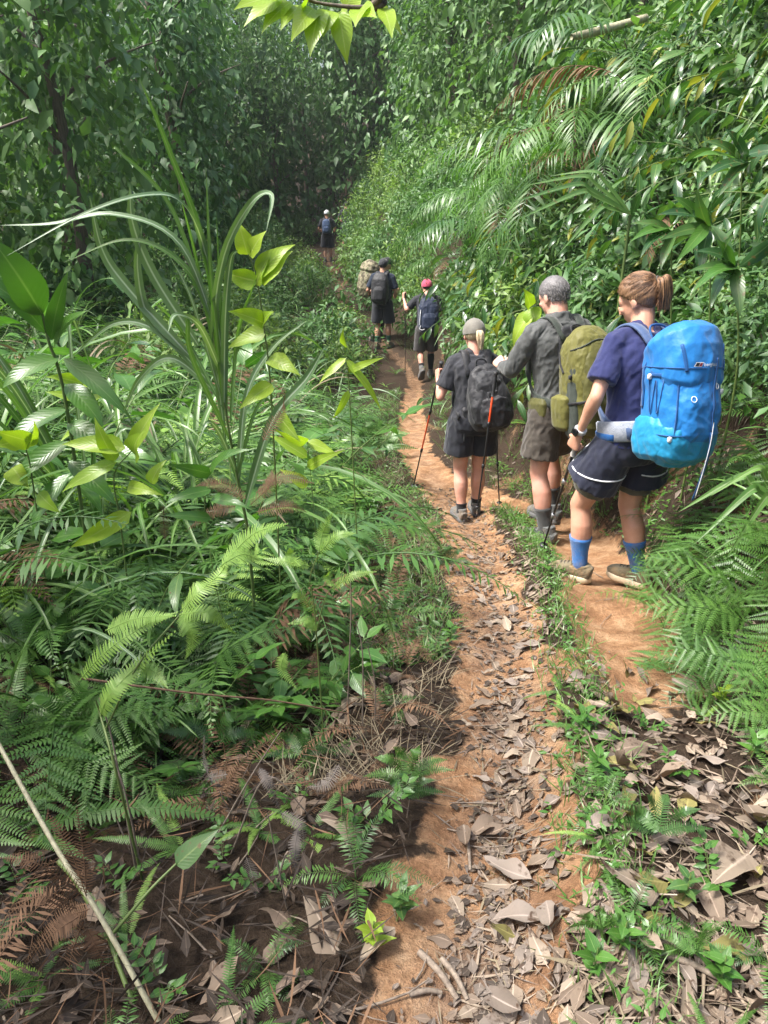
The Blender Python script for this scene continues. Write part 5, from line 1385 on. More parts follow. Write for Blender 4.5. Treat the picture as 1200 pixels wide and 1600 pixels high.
PD.shell('pack_body', [(.86, 0, -.22, .08, .05), (.88, 0, -.235, .15, .10), (.95, 0, -.25, .185, .13), (1.1, 0, -.25, .185, .135), (1.28, 0, -.24, .175, .12), (1.38, 0, -.22, .14, .10), (1.43, 0, -.2, .08, .06)], M['pk_navy'], .008, .011)
PD.shell('front_pocket', [(.92, 0, -.31, .10, .08), (.94, 0, -.325, .13, .09), (1.1, 0, -.325, .135, .09), (1.16, 0, -.31, .11, .08)], M['pk_navy'], .006, .011)
PD.cord('side_cord', [PD.p((-.15, -.36, 1.24)), PD.p((-.165, -.37, 1.1)), PD.p((-.17, -.36, .98))], .007, M['cord_white'])
PD.cord('hanging_cord', [PD.p((-.15, -.38, .98)), PD.p((-.17, -.39, .92)), PD.p((-.13, -.40, .90)), PD.p((-.09, -.39, .91))], .006, M['cord_white'])
PD.shoulder_straps(M['pk_black'], .07, .02, .09, 1.40)
g3 = toworld(D_, D_.wr[-1] + np.array([.03, .03, .08])); tip = Vector((g3.x + .02, g3.y + .1, 0)); tip.z = G(tip.x, tip.y)
pole(g3, tip, (M['pole_black'], M['pole_black'], M['pole_black'], M['grip']), 'dark trekking pole under the raised hand of the pink capped hiker')
g3 = toworld(D_, D_.wr[1] + np.array([0, .08, .03])); tip = Vector((g3.x + .10, g3.y - .15, 0)); tip.z = G(tip.x, tip.y)
pole(g3, tip, (M['cord_white'], M['pole_grey'], M['pole_grey'], M['grip']), 'pale trekking pole right of the pink capped hiker', r=.012)

# --- E: hiker with the black backpack
E_ = Hiker(1.78, (-.03, 15.5, G(-.03, 15.5)), R(-14), lean=4, headyaw=-4, headpitch=-4, skin=M['skin3'], voxel=.012,
           legs={-1: ((-.10, .03, .49), (-.10, -.12, .10), (8, 0)), 1: ((.10, .08, .49), (.12, .04, .10), (-8, 0))},
           arms={-1: ((-.30, .0, 1.15), (-.33, .20, 1.05)), 1: ((.27, .03, 1.14), (.22, .2, 1.0))})
E_.body('hiker in charcoal cap with a black backpack and green socks', hands={-1: ((0, .8, .1), (.9, 0, 0), (0, .2, 1), 60), 1: ((0, .7, 0), (-.9, 0, 0), (0, .3, 1), 60)})
E_.shirt(M['navy_dark'], 'shirt', .8, wr=.004, vox=.012); E_.shorts(M['black_short'], .9, .022, .03, .005)
for sd in (-1, 1): E_.sock(sd, M['green_sock'], .17); E_.shoe(sd, M['khaki_shoe'], M['grey_sole'], None, boot=.04)
E_.cap(M['cap_dark']); E_.hair_shell(M['hair_dark'], lambda p: (p[..., 2] > np.interp(p[..., 1], [-.12, -.05, 0, .05], [-.05, -.045, .0, .05])) & (p[..., 2] < .03), .008)
PE = Pack(E_, 'backpack', 'black backpack worn by the hiker in the charcoal cap')
PE.shell('pack_body', [(.93, 0, -.20, .08, .05), (.95, 0, -.215, .14, .09), (1.02, 0, -.23, .165, .12), (1.2, 0, -.23, .168, .125), (1.36, 0, -.22, .16, .11), (1.45, 0, -.19, .125, .085), (1.49, 0, -.17, .07, .05)], M['pk_black'], .008, .011)
PE.shell('front_pocket', [(1.0, 0, -.28, .09, .08), (1.02, 0, -.29, .115, .09), (1.18, 0, -.29, .12, .09), (1.24, 0, -.275, .09, .075)], M['pk_char'], .006, .011)
PE.shoulder_straps(M['pk_black'], .07, .02, .09, 1.45)

# --- F: hiker with the camouflage pack, turned to the right
F_ = Hiker(1.76, (-.12, 16.25, G(-.12, 16.25)), R(-62), lean=16, headyaw=-6, headpitch=-12, skin=M['skin3'], voxel=.012,
           legs={-1: ((-.10, .16, .50), (-.10, .10, .10), (5, 0)), 1: ((.10, .0, .49), (.10, -.2, .10), (-5, 0))},
           arms={-1: ((-.26, .06, 1.14), (-.2, .24, 1.05)), 1: ((.26, .1, 1.14), (.2, .3, 1.08))})
F_.body('hiker in a black cap turned sideways under a camouflage backpack', hands={-1: ((0, .8, .1), (.9, 0, 0), (0, .2, 1), 60), 1: ((0, .7, 0), (-.9, 0, 0), (0, .3, 1), 60)})
F_.shirt(M['black_tee'], 'shirt', .8, wr=.004, vox=.012); F_.shorts(M['brown_short'], .75, .022, .03, .005)
for sd in (-1, 1): F_.sock(sd, M['black_sock'], .32); F_.shoe(sd, M['grey_shoe'], M['grey_sole'], None, boot=.05)
F_.cap(M['cap_black'])
F_.hair_shell(M['hair_dark'], lambda p: (p[..., 2] > np.interp(p[..., 1], [-.12, -.05, 0, .05], [-.05, -.045, .0, .05])) & (p[..., 2] < .03), .008)
PF = Pack(F_, 'backpack', 'large camouflage backpack beside the hiker with the black backpack')
PF.shell('pack_body', [(.93, 0, -.24, .10, .08), (.95, 0, -.27, .19, .14), (1.05, 0, -.30, .22, .19), (1.25, 0, -.31, .225, .20), (1.42, 0, -.29, .21, .17), (1.5, 0, -.26, .15, .12), (1.53, 0, -.24, .08, .06)], M['camo'], .016, .011, wf=9)
PF.shell('lid', [(1.40, 0, -.30, .20, .18), (1.42, 0, -.305, .235, .21), (1.5, 0, -.30, .22, .19), (1.57, 0, -.27, .16, .13), (1.585, 0, -.26, .09, .07)], M['camo'], .012, .011, wf=9, seed=3)
PF.shoulder_straps(M['pk_black'], .07, .02, .09, 1.45)

# --- G, H: far hikers
G_ = Hiker(1.76, (-2.06, 28.6, G(-2.06, 28.6)), R(2), lean=3, headpitch=-4, skin=M['skin3'], voxel=.016,
           legs={-1: ((-.10, .02, .49), (-.10, -.1, .10), (5, 0)), 1: ((.10, .06, .49), (.11, .02, .10), (-5, 0))},
           arms={-1: ((-.30, .0, 1.15), (-.27, .18, 1.05)), 1: ((.30, .03, 1.15), (.27, .2, 1.05))})
G_.body('distant hiker in a white cap at the end of the trail', hands={-1: ((0, .8, 0), (.9, 0, 0), (0, .2, 1), 60), 1: ((0, .8, 0), (-.9, 0, 0), (0, .2, 1), 60)})
G_.shirt(M['black_tee'], 'shirt', .8, wr=.003, vox=.016); G_.shorts(M['black_short'], .95, .03, .035, .004)
for sd in (-1, 1): G_.sock(sd, M['black_sock'], .08); G_.shoe(sd, M['grey_shoe'], M['grey_sole'], None)
G_.cap(M['cap_white'], grow=.022)
PG = Pack(G_, 'backpack', 'blue-grey daypack on the distant hiker in the white cap')
PG.shell('pack_body', [(1.0, -.02, -.20, .08, .05), (1.02, -.02, -.21, .13, .09), (1.1, -.02, -.22, .15, .11), (1.25, -.02, -.22, .15, .11), (1.4, -.02, -.2, .13, .09), (1.45, -.02, -.18, .07, .05)], M['pk_bluegrey'], .006, .014)
PG.shell('front_pocket', [(1.04, -.02, -.27, .08, .07), (1.06, -.02, -.28, .11, .08), (1.18, -.02, -.28, .11, .08), (1.21, -.02, -.27, .08, .06)], M['pk_bluegrey'], .005, .014)
PG.shoulder_straps(M['pk_black'], .07, .02, .09, 1.42)
H_ = Hiker(1.72, (-1.45, 30.2, G(-1.45, 30.2)), R(-6), lean=6, headpitch=-4, skin=M['skin2'], voxel=.016,
           legs={-1: ((-.10, .0, .49), (-.10, -.16, .13), (5, -20)), 1: ((.10, .1, .49), (.10, .1, .10), (-5, 0))},
           arms={-1: ((-.28, .02, 1.15), (-.25, .18, 1.05)), 1: ((.28, .03, 1.15), (.25, .2, 1.05))})
H_.body('farthest hiker half hidden by leaves beyond the white capped hiker', hands={-1: ((0, .8, 0), (.9, 0, 0), (0, .2, 1), 60), 1: ((0, .8, 0), (-.9, 0, 0), (0, .2, 1), 60)})
H_.shirt(M['black_tee'], 'shirt', .8, wr=.003, vox=.016); H_.shorts(M['black_short'], .9, .03, .03, .004)
for sd in (-1, 1): H_.sock(sd, M['black_sock'], .1); H_.shoe(sd, M['grey_shoe'], M['grey_sole'], None)
H_.cap(M['cap_black'])
# ------------------------------------------------------------------ planting
def beside(y):
    for lim, s in ((1.9, "at the trail's near end"), (3.2, 'before the nearest hikers'), (4.2, 'by the blue backpack'), (5.1, 'by the olive backpack'), (8.0, 'by the grey cap'), (14., 'by the pink cap'), (20., 'by the dark caps'), (99, 'by the white cap')):
        if y < lim: return s
def px_of(x, y, z):
    dz = z - CAM_Z; f = y * CP - dz * SP; u = y * SP + dz * CP
    return 600 + FPX * x / f, 800 - FPX * u / f

# background trees: on the left slope, closing the view and along the right bank
for i, (x, y, k, s) in enumerate([(-5.2, 8.4, 'curtain_mid', .62), (-4.7, 12.2, 'curtain_mid', 1.0), (-7.0, 11.2, 'curtain_light', 1.0), (-9.5, 15, 'curtain_light', 1.15), (-6.4, 16, 'curtain_mid', 1.15), (-4.9, 19.5, 'curtain', .95), (-8.3, 21, 'curtain_mid', 1.35), (-5.9, 25, 'curtain', 1.1), (-10.5, 25, 'curtain_mid', 1.5), (-13.5, 19, 'curtain_mid', 1.5), (-7.5, 32, 'curtain_mid', 1.5), (-4.4, 33.5, 'curtain', 1.1), (-1.2, 34.5, 'curtain', 1.2), (1.6, 33, 'curtain_mid', 1.2), (3.6, 12.2, 'curtain_mid', .85), (3.9, 15.6, 'curtain', .95), (3.0, 19.6, 'curtain_mid', 1.0), (2.0, 24.5, 'curtain_mid', 1.1), (1.5, 28.6, 'curtain', 1.0), (6.4, 10.5, 'curtain_mid', .8), (6.8, 15, 'curtain', 1.0), (5.8, 20, 'curtain', 1.2), (5, 26, 'curtain_mid', 1.4), (-9.5, 38, 'curtain', 1.5), (-6, 41, 'curtain_mid', 1.6), (-2.4, 41, 'curtain', 1.5), (1.2, 40, 'curtain', 1.5), (-13, 33, 'curtain', 1.5)]):
    tree(k, (x, y, G(x, y) - .1), i * 1.7, s, ['low vine-hung tree at the left edge above the cane grass', 'vine-draped tree rising behind the tall cane grass', 'vine-hung tree at the upper left corner', 'tall tree with leaves paled for haze far behind the upper left corner',
         'vine-hung tree between the cane grass and the far hiker', 'dark leafy tree just left of the far white capped hiker', 'tall mid-green tree behind the dark vine-draped trees', 'dark tree at left of the trail end', 'tall vine-hung tree in the gap of the left trees', 'tall vine-hung tree beyond the upper left corner', 'mid-green curtain of vines left of the trail end', 'dark vine-hung tree just behind the white cap', 'dark vine curtain right behind the far hikers', 'mid-green vine curtain right of the far hikers', 'mid-green vine-hung tree above the pink cap', 'dark vine-hung tree up the bank by the dark caps', 'mid-green vine-hung tree right of the dark caps', 'vine-hung tree on the bank near the white cap', 'dark vine-hung tree right of the white cap', 'vine-hung tree high on the right bank', 'dark vine-hung tree at the top of the right bank', 'dark tall tree behind the right bank', 'tall mid-green tree behind the right bank trees', 'dark tree filling the far gap at left', 'mid-green tree filling the far gap beside the dark one', 'dark tree filling the gap above the white cap', 'dark tree filling the far gap right of the white cap', 'dark tree far behind the leftmost vines'][i], None, 'vine_draped_tree')
far = [(-14, 24, 'tree', 1.2), (-11, 29, 'tree_light', 1.3), (-7.5, 27, 'tree_dark', 1.05), (-6.3, 33, 'tree', 1.15), (-3.6, 37, 'tree_dark', 1.15), (-.2, 36, 'tree', 1.1), (-1.5, 43, 'tree_dark', 1.5), (-9.5, 40, 'tree', 1.5), (-15, 38, 'tree_light', 1.5),
       (2.6, 31, 'tree_dark', 1.0), (2.4, 24, 'tree', .8), (5, 28, 'tree', 1.1), (6.5, 35, 'tree_dark', 1.3), (3.6, 19.5, 'tree', .75), (6.2, 22, 'tree_dark', .9), (4.8, 16.5, 'tree_light', .6), (8, 17.5, 'tree', .8), (10, 26, 'tree', 1.2), (6.6, 13, 'tree_dark', .6), (9.5, 12, 'tree', .75), (-21, 31, 'tree', 1.5), (3, 42, 'tree', 1.5), (-6, 48, 'tree', 1.7), (9, 45, 'tree_dark', 1.7), (-13, 50, 'tree', 1.8)]
for i, (x, y, k, s) in enumerate(far):
    side = 'on the slope left of the far hiker' if x < -4.5 else ('closing the view behind the far hiker' if y > 30 else 'on the upper slope right of the far hiker')
    tree(k, (x, y, G(x, y) - .1), i * 2.1, s, {'tree': 'mid-green', 'tree_dark': 'dark green', 'tree_light': 'pale green'}[k] + ' forest tree ' + side, 'forest trees in the distance', 'forest_tree')

# bushes that line the trail farther on
def scatter(n, xr, yr, ok, tries=40, mind=.0):
    pts = []
    for _ in range(n * tries):
        if len(pts) >= n: break
        x, y = rng.uniform(*xr), rng.uniform(*yr)
        if not ok(x, y): continue
        if mind and any((x - a) ** 2 + (y - b) ** 2 < mind ** 2 for a, b in pts): continue
        pts.append((x, y))
    return pts
def xt(y): return float(np.interp(y, RUT_L[:, 1], RUT_L[:, 0]))
def left_clear(x, y, rad=.5):
    # keeps the sight lines from the near trail to the hikers open, as they are in the place
    if y < 6: return x + rad < float(np.interp(y, [0, 3, 5, 6], [-.45, -.12, .08, .05]))
    if y < 16: return x + rad < -.016 * y + .15
    return x + rad < xt(y) - .22
bp = scatter(75, (-8, 1), (8.5, 36), lambda x, y: left_clear(x, y, .55), mind=.7)
for x, y in bp:
    k = ['bush', 'bush_light', 'bush_dark'][rng.choice(3, p=[.45, .3, .25])]
    bush(k, (x, y, G(x, y) - .08), rng.uniform(0, 6.28), rng.uniform(.7, 1.25), {'bush': 'mid-green', 'bush_light': 'pale green', 'bush_dark': 'dark green'}[k] + ' bush left of the trail ' + beside(y), 'bushes left of the trail')
bp = scatter(95, (-1, 6), (7.5, 34), lambda x, y: x > xt(y) + (.9 if y < 12 else .75) and x < xt(y) + 4, mind=.6)
for x, y in bp:
    k = ['bush', 'bush_light', 'bush_dark'][rng.choice(3, p=[.45, .2, .35])]
    bush(k, (x, y, G(x, y) - .08), rng.uniform(0, 6.28), rng.uniform(.75, 1.4), {'bush': 'mid-green', 'bush_light': 'pale green', 'bush_dark': 'dark green'}[k] + ' bush on the right bank ' + beside(y), 'bushes on the right bank')
bp = scatter(60, (1.7, 5.5), (2.6, 9), lambda x, y: 1.1 < x - np.interp(y, TY, TX) < 3.6 and (y > 4.6 or x > 2.4), mind=.42)
for x, y in bp:
    k = ['bush', 'bush_dark'][rng.choice(2, p=[.4, .6])]
    bush(k, (x, y, G(x, y) - .15), rng.uniform(0, 6.28), rng.uniform(.6, .95), {'bush': 'mid-green', 'bush_dark': 'dark green'}[k] + ' bush within the right bank ' + beside(y), 'bushes on the right bank')

# right bank: shrubs with long hanging leaves
SH = [leafy_shrub(['shrub', 'shrub', 'shrub_dark', 'shrub_yellow'], 4, (.7, 1.15), 12, (-.9, -.3), .7, .7) for _ in range(3)] + \
     [leafy_shrub(['shrub_dark', 'shrub_dark', 'shrub'], 4, (.7, 1.2), 12, (-.8, -.5), .7, .7) for _ in range(3)] + \
     [leafy_shrub(['shrub_yellow', 'shrub', 'shrub'], 4, (.6, 1.0), 12, (-.8, -.4), .7, .9) for _ in range(2)]
sp_ = scatter(92, (1.6, 5.2), (3.45, 8.6), lambda x, y: .95 + (.28 if y < 4.6 else .2) < x - np.interp(y, TY, TX) < 3.1 and (y > 5.5 or x > 2.65), mind=.27)
for x, y in sp_:
    j = rng.integers(len(SH))
    SH[j].put('leafy_shrub', (x, y, G(x, y) - .02), rng.uniform(-.5, .5), rng.uniform(.8, 1.15), (0, R(rng.uniform(-14, 4))),
              ['mid-green long-leaved shrub', 'dark long-leaved shrub', 'yellowish long-leaved shrub'][0 if j < 3 else 1 if j < 6 else 2] + ' on the right bank ' + beside(y), 'shrub', 'long leaved shrubs on the right bank')

# drooping palm-like fronds hanging from the right bank over the trail
PP = [fern_plant(['palm', 'palm', 'palm_green'], 8, scl=(.7, 1.05)) for _ in range(3)] + [fern_plant(['palm', 'palm_green', 'palm_green', 'palm_dead'], 8, scl=(.7, 1.05)) for _ in range(2)]
for i, (x, y, dz, s) in enumerate([(2.0, 7.3, .5, .75), (2.0, 8.4, .5, .75), (2.1, 9.4, .6, .8), (2.3, 8.0, .4, .95), (2.1, 9.0, .5, 1.0), (2.5, 10.2, .5, 1.05), (2.3, 11.0, .6, .8), (2.15, 6.9, .4, .75), (2.6, 7.3, .4, .9), (2.4, 12.6, .6, .9), (2.9, 8.8, .4, 1.1), (2.0, 10.2, .3, .6), (3.3, 9.6, .4, 1.1), (2.7, 12.0, .6, 1.1), (1.9, 6.5, .2, .5), (3.0, 7.0, .4, .9), (2.0, 14.5, .6, 1.1), (3.4, 8.0, .4, 1.0), (2.5, 6.2, .3, .65), (1.9, 13.9, .3, .7), (1.2, 16.5, .4, .9), (.6, 19.5, .3, .9), (1.9, 11.8, .5, .7), (1.5, 15.2, .4, .8), (2.2, 13.4, .6, 1.0), (1.9, 16, .6, 1.1), (1.2, 18, .5, 1.0), (2.6, 13.6, .6, 1.2), (2.9, 11.0, .5, 1.2)]):
    PP[i % 5].put('drooping_fern', (x, y, G(x, y) + dz), i * 1.3, s, (0, R(-12)), 'large drooping fern on the right bank ' + beside(y), 'fern', 'drooping ferns on the right bank')

# strap-leaved grass hanging from the upper right bank
DG = []
for _ in range(3):
    p = Plant()
    for k in range(20):
        p.add('blade', pick(['drape', 'drape', 'drape_green'][rng.integers(3)]), (rng.normal(0, .14), rng.normal(0, .14), rng.uniform(.0, .7)), (R(rng.uniform(-20, 35)), R(rng.uniform(-12, 12)), R(90) + rng.normal(0, .9)), rng.uniform(.7, 1.25))
    paths = [spline([(0, 0, -.1), (rng.normal(0, .05), rng.normal(0, .05), .4), (rng.normal(0, .12), rng.normal(0, .12), .85)], 6) for _ in range(4)]
    p.items.insert(0, ('stem', stem_mesh('stem', paths, M['stem'], .007, .003), (0, 0, 0), (0, 0, 0), 1.0))
    DG.append(p)
for i, (x, y, s) in enumerate([(3.4, 5.6, 1.0), (3.0, 6.2, 1.1), (2.9, 4.8, .9), (3.9, 6.6, 1.2), (2.55, 5.4, .8), (3.3, 7.4, 1.1), (4.3, 7.6, 1.2), (2.6, 6.9, .8), (3.7, 5.0, 1.0), (2.75, 4.0, .8), (3.0, 5.2, 1.1), (3.5, 6.2, 1.2), (2.6, 6.0, 1.0), (3.1, 4.4, 1.0), (3.8, 7.0, 1.3), (3.4, 4.7, 1.1), (2.4, 8.6, 1.2), (2.9, 9.8, 1.4), (2.2, 10.8, 1.3), (1.6, 12.6, 1.2), (3.3, 8.6, 1.4)]):
    DG[i % 3].put('hanging_grass', (x, y, G(x, y)), rng.uniform(-.5, .5), s, (0, R(-10)), 'clump of broad hanging grass on the right bank ' + beside(y), 'grass', 'hanging grass clumps on the right bank')

# ferns: bright bank at lower right
FT = [fern_plant(['tri'], 7) for _ in range(3)] + [fern_plant(['tri', 'tri_dark'], 7) for _ in range(2)]
FL = [fern_plant(['tri_lime', 'tri'], 6) for _ in range(3)]
FS = [fern_plant(['sword'], 8) for _ in range(2)] + [fern_plant(['sword', 'sword_dark'], 8) for _ in range(2)] + [fern_plant(['sword', 'sword_dark', 'sword_dead'], 8)]
FD = [fern_plant(['sword_dead', 'comb_dead'], 7, scl=(.6, 1.0)) for _ in range(3)]
FC = [fern_plant(['comb', 'comb', 'comb_lime'], 7, scl=(.8, 1.2)) for _ in range(3)]
GC = [grass_clump(['strap'], 14) for _ in range(2)] + [grass_clump(['strap', 'strap_cane'], 14), grass_clump(['strap', 'strap_dry'], 12)]
SM = [leafy_shrub(['small'], 3, (.15, .3), 7, (0, 0), .3, .3, scl=(.8, 1.2), droop=.2, r0=.0025) for _ in range(4)]
for i, (x, y, s) in enumerate([(1.42, 2.75, .62), (1.55, 2.5, .7), (1.36, 3.0, .5), (1.6, 3.05, .72), (1.38, 2.4, .5), (1.25, 2.15, .36), (1.62, 2.75, .75), (1.5, 2.2, .55), (1.48, 2.95, .6), (1.62, 3.35, .6), (1.75, 3.2, .8), (1.45, 2.0, .5), (1.7, 2.5, .75), (1.3, 2.62, .45), (1.55, 3.5, .5), (1.75, 2.9, .7)]):
    FT[i % 5].put('fern', (x, y, G(x, y)), i * 1.9, s, (0, R(-22)), 'bright feathery fern at the right edge ' + beside(y), 'fern', 'bright ferns at the foot of the right bank')
for i, (x, y, s) in enumerate([(1.78, 2.7, .55), (1.85, 2.45, .6), (1.8, 2.2, .5)]):
    GC[i % 2].put('grass_clump', (x - .02, y, G(x - .02, y)), i * 2., s, (0, R(-20)), 'clump of long arching grass above the bright ferns', 'grass', 'grass among the bright ferns')
# foot of the right bank along the trail
for x, y in scatter(34, (.6, 3.0), (3.3, 14), lambda x, y: .62 < x - np.interp(y, TY, TX) < 1.3 and not (3.4 < y < 5.2 and x - np.interp(y, TY, TX) < .85), mind=.3):
    k = rng.integers(3)
    [FS, SM, FC][k][rng.integers(3)].put(['fern', 'weed', 'fern'][k], (x, y, G(x, y)), rng.uniform(0, 6.28), rng.uniform(.45, .8) if k != 1 else rng.uniform(.9, 1.5), (0, R(-8)),
        ['sword fern', 'small leafy weed', 'comb-toothed fern'][k] + ' at the foot of the right bank ' + beside(y), ['fern', 'weed', 'fern'][k], 'low plants at the foot of the right bank')

# ------ left slope
def lput(P, name, n, xr, yr, s, lab, cat, grp, rad=.5, mind=.3, ok=None):
    for x, y in scatter(n, xr, yr, lambda x, y: left_clear(x, y, rad) and (ok is None or ok(x, y)) and abs(px_of(x, y, G(x, y) + .5)[0] - 300) < 480, mind=mind):
        P[rng.integers(len(P))].put(name, (x, y, G(x, y) - .01), rng.uniform(0, 6.28), rng.uniform(*s), (R(rng.uniform(-8, 8)), R(rng.uniform(-8, 8))), lab + ' left of the trail ' + beside(y), cat, grp)
back = lambda x, y: y > 2.5 + .12 * x
lput(FT, 'fern', 36, (-4.5, .2), (2.5, 9), (.7, 1.2), 'feathery green fern', 'fern', 'feathery ferns left of the trail', .45, .33, back)
lput(FL, 'fern', 26, (-3.6, .2), (2.4, 7), (.8, 1.2), 'pale yellow-green fern', 'fern', 'pale ferns left of the trail', .45, .4, back)
lput(FS, 'fern', 84, (-5, .3), (2.4, 10), (1.0, 1.8), 'sword fern', 'fern', 'sword ferns left of the trail', .45, .35, back)
lput(FC, 'fern', 66, (-3, .3), (1.6, 7), (.9, 1.5), 'comb-toothed fern', 'fern', 'comb-toothed ferns left of the trail', .35, .3)
lput(GC, 'grass_clump', 66, (-5, .25), (2.3, 11), (.8, 1.5), 'arching grass clump', 'grass', 'grass clumps left of the trail', .75, .4, back)
lput(FD, 'dead_fern', 16, (-1.6, .3), (.9, 4.0), (.4, .75), 'withered brown fern', 'fern', 'withered ferns left of the trail', .3, .3)
LS = [leafy_shrub(['shrub', 'shrub_dark'], 3, (.9, 1.5), 9, (0, 0), .3, .25, scl=(.7, 1.1), droop=.15) for _ in range(3)] + [leafy_shrub(['shrub', 'broad'], 3, (.8, 1.3), 8, (0, 0), .3, .2, scl=(.5, .9), droop=.2) for _ in range(2)]
lput(LS, 'leafy_shrub', 26, (-5, .1), (3.2, 12), (.7, 1.1), 'upright leafy shrub', 'shrub', 'leafy shrubs left of the trail', .35, .5, back)
lput(SM, 'weed', 40, (-1.5, .5), (2.0, 8), (.8, 1.6), 'small leafy weed', 'weed', 'weeds left of the trail', .1, .15)
# farther left slope beyond the ferns
lput(FS, 'fern', 44, (-5, .5), (8.5, 20), (1.0, 1.5), 'sword fern', 'fern', 'sword ferns left of the trail', .5, .5)
lput(GC, 'grass_clump', 24, (-4, .3), (10, 26), (.9, 1.3), 'arching grass clump', 'grass', 'grass clumps left of the trail', .4, .5)

# ferns at the front of the left slope, ahead of the litter
LB = [leafy_shrub(['broad', 'shrub'], 3, (.6, 1.0), 7, (0, 0), .4, .35, scl=(.6, 1.0), droop=.3) for _ in range(2)]
for i, (x, y, s) in enumerate([(-.98, 2.05, .7), (-.72, 2.2, .6), (-1.15, 2.3, .9), (-.45, 2.35, .55), (-.85, 2.45, .9), (-1.3, 2.6, 1.0), (-.2, 2.6, .5), (-.6, 2.65, .9), (-.95, 2.8, 1.0), (-1.2, 1.95, .8), (.0, 3.0, .6), (-.3, 3.0, .8), (-1.05, 2.15, .9), (-.9, 2.25, .8), (-1.25, 2.2, 1.0), (-.55, 2.45, .7), (-1.1, 2.55, 1.0), (-.75, 2.9, 1.0)]):
    k = i % 5; P = [FS, LB, FC, GC, FT][k]
    P[i % 2].put(['fern', 'leafy_shrub', 'fern', 'grass_clump', 'fern'][k], (x, y, G(x, y)), i * 1.7, s * (.6 if k == 3 else 1), (R(-6), R(4)), ['sword fern', 'broad-leaved shrub', 'comb-toothed fern', 'clump of grass', 'feathery fern'][k] + ' at the front of the left slope', ['fern', 'shrub', 'fern', 'grass', 'fern'][k], 'plants at the front of the left slope')
# small green ferns and seedlings growing out of the litter at lower left
for i, (x, y) in enumerate(scatter(30, (-1.2, .05), (.85, 2.3), lambda x, y: x < xt(y) - .32, mind=.16)):
    k = i % 3; [FC, SM, FS][k][i % 3].put(['fern', 'weed', 'fern'][k], (x, y, G(x, y)), i * 1.3, [rng.uniform(.3, .55), rng.uniform(.35, .6), rng.uniform(.2, .36)][k], (R(rng.uniform(-10, 10)), 0), ['small comb-toothed fern', 'small leafy weed', 'small sword fern'][k] + ' in the dark litter ' + ("at the trail's near end" if y < 1.5 else 'before the ferns'), ['fern', 'weed', 'fern'][k], 'small plants in the litter')
for i, (x, y) in enumerate(scatter(26, (.45, 1.6), (.8, 2.5), lambda x, y: x > float(np.interp(y, RIDGE[:, 1], RIDGE[:, 0])) - .06 and clay_mask(x, y) < .4, mind=.15)):
    k = i % 3; [FC, SM, FS][k][i % 3].put(['fern', 'weed', 'fern'][k], (x, y, G(x, y)), i * 1.3, [rng.uniform(.25, .45), rng.uniform(.35, .6), rng.uniform(.18, .3)][k], (0, 0), ['small comb-toothed fern', 'small leafy weed', 'small sword fern'][k] + ' right of the rut ' + beside(y), ['fern', 'weed', 'fern'][k], 'small plants right of the rut')
# tree ferns: short trunks on the bank whose long feathery fronds droop over the trail
def tree_fern(c, n, s, az0, label, keys):
    c = Vector(c); b = Vector((c.x + .12, c.y + .1, 0)); b.z = G(b.x, b.y) - .05; c.z = min(c.z, b.z + 1.6)
    e = bpy.data.objects.new('tree_fern', None); COL.objects.link(e); e.location = b
    mb = MB(); tube(mb, spline([(0, 0, 0), tuple((c - b) * .5 + Vector((.04, 0, .03))), tuple(c - b)], 10), np.linspace(.05, .035, 10), 9); link('trunk', mb.mesh('trunk', M['bark'], True), e)
    for k in range(n):
        az = az0 + (k / (n - 1) - .5) * R(210) + rng.normal(0, .12)
        link('frond', pick(keys[rng.integers(len(keys))]), e, c - b, (R(rng.uniform(-22, 22)), R(rng.uniform(-16, 16)), az), s * rng.uniform(.65, 1.15))
    return tag(e, label, 'fern', 'tree ferns on the right bank')
for x, y in scatter(34, (1.2, 4.2), (6.0, 12.5), lambda x, y: 1.0 < x - np.interp(y, TY, TX) < 2.6, mind=.35):
    k = ['bush', 'bush_dark', 'bush_light'][rng.choice(3, p=[.5, .3, .2])]
    bush(k, (x, y, G(x, y) - .05), rng.uniform(0, 6.28), rng.uniform(.7, 1.1), {'bush': 'mid-green', 'bush_light': 'pale green', 'bush_dark': 'dark green'}[k] + ' bush under the tree ferns ' + beside(y), 'bushes on the right bank')
for x, y in scatter(22, (1.2, 4.0), (6.0, 11), lambda x, y: (1.35 if y < 10 else 1.2) < x - np.interp(y, TY, TX) < 2.6, mind=.4):
    j = rng.integers(len(SH))
    SH[j].put('leafy_shrub', (x, y, G(x, y) - .02), rng.uniform(-.5, .5), rng.uniform(1.0, 1.5), (0, R(rng.uniform(-14, 4))), ['mid-green long-leaved shrub', 'dark long-leaved shrub', 'yellowish long-leaved shrub'][0 if j < 3 else 1 if j < 6 else 2] + ' under the tree ferns ' + beside(y), 'shrub', 'long leaved shrubs on the right bank')
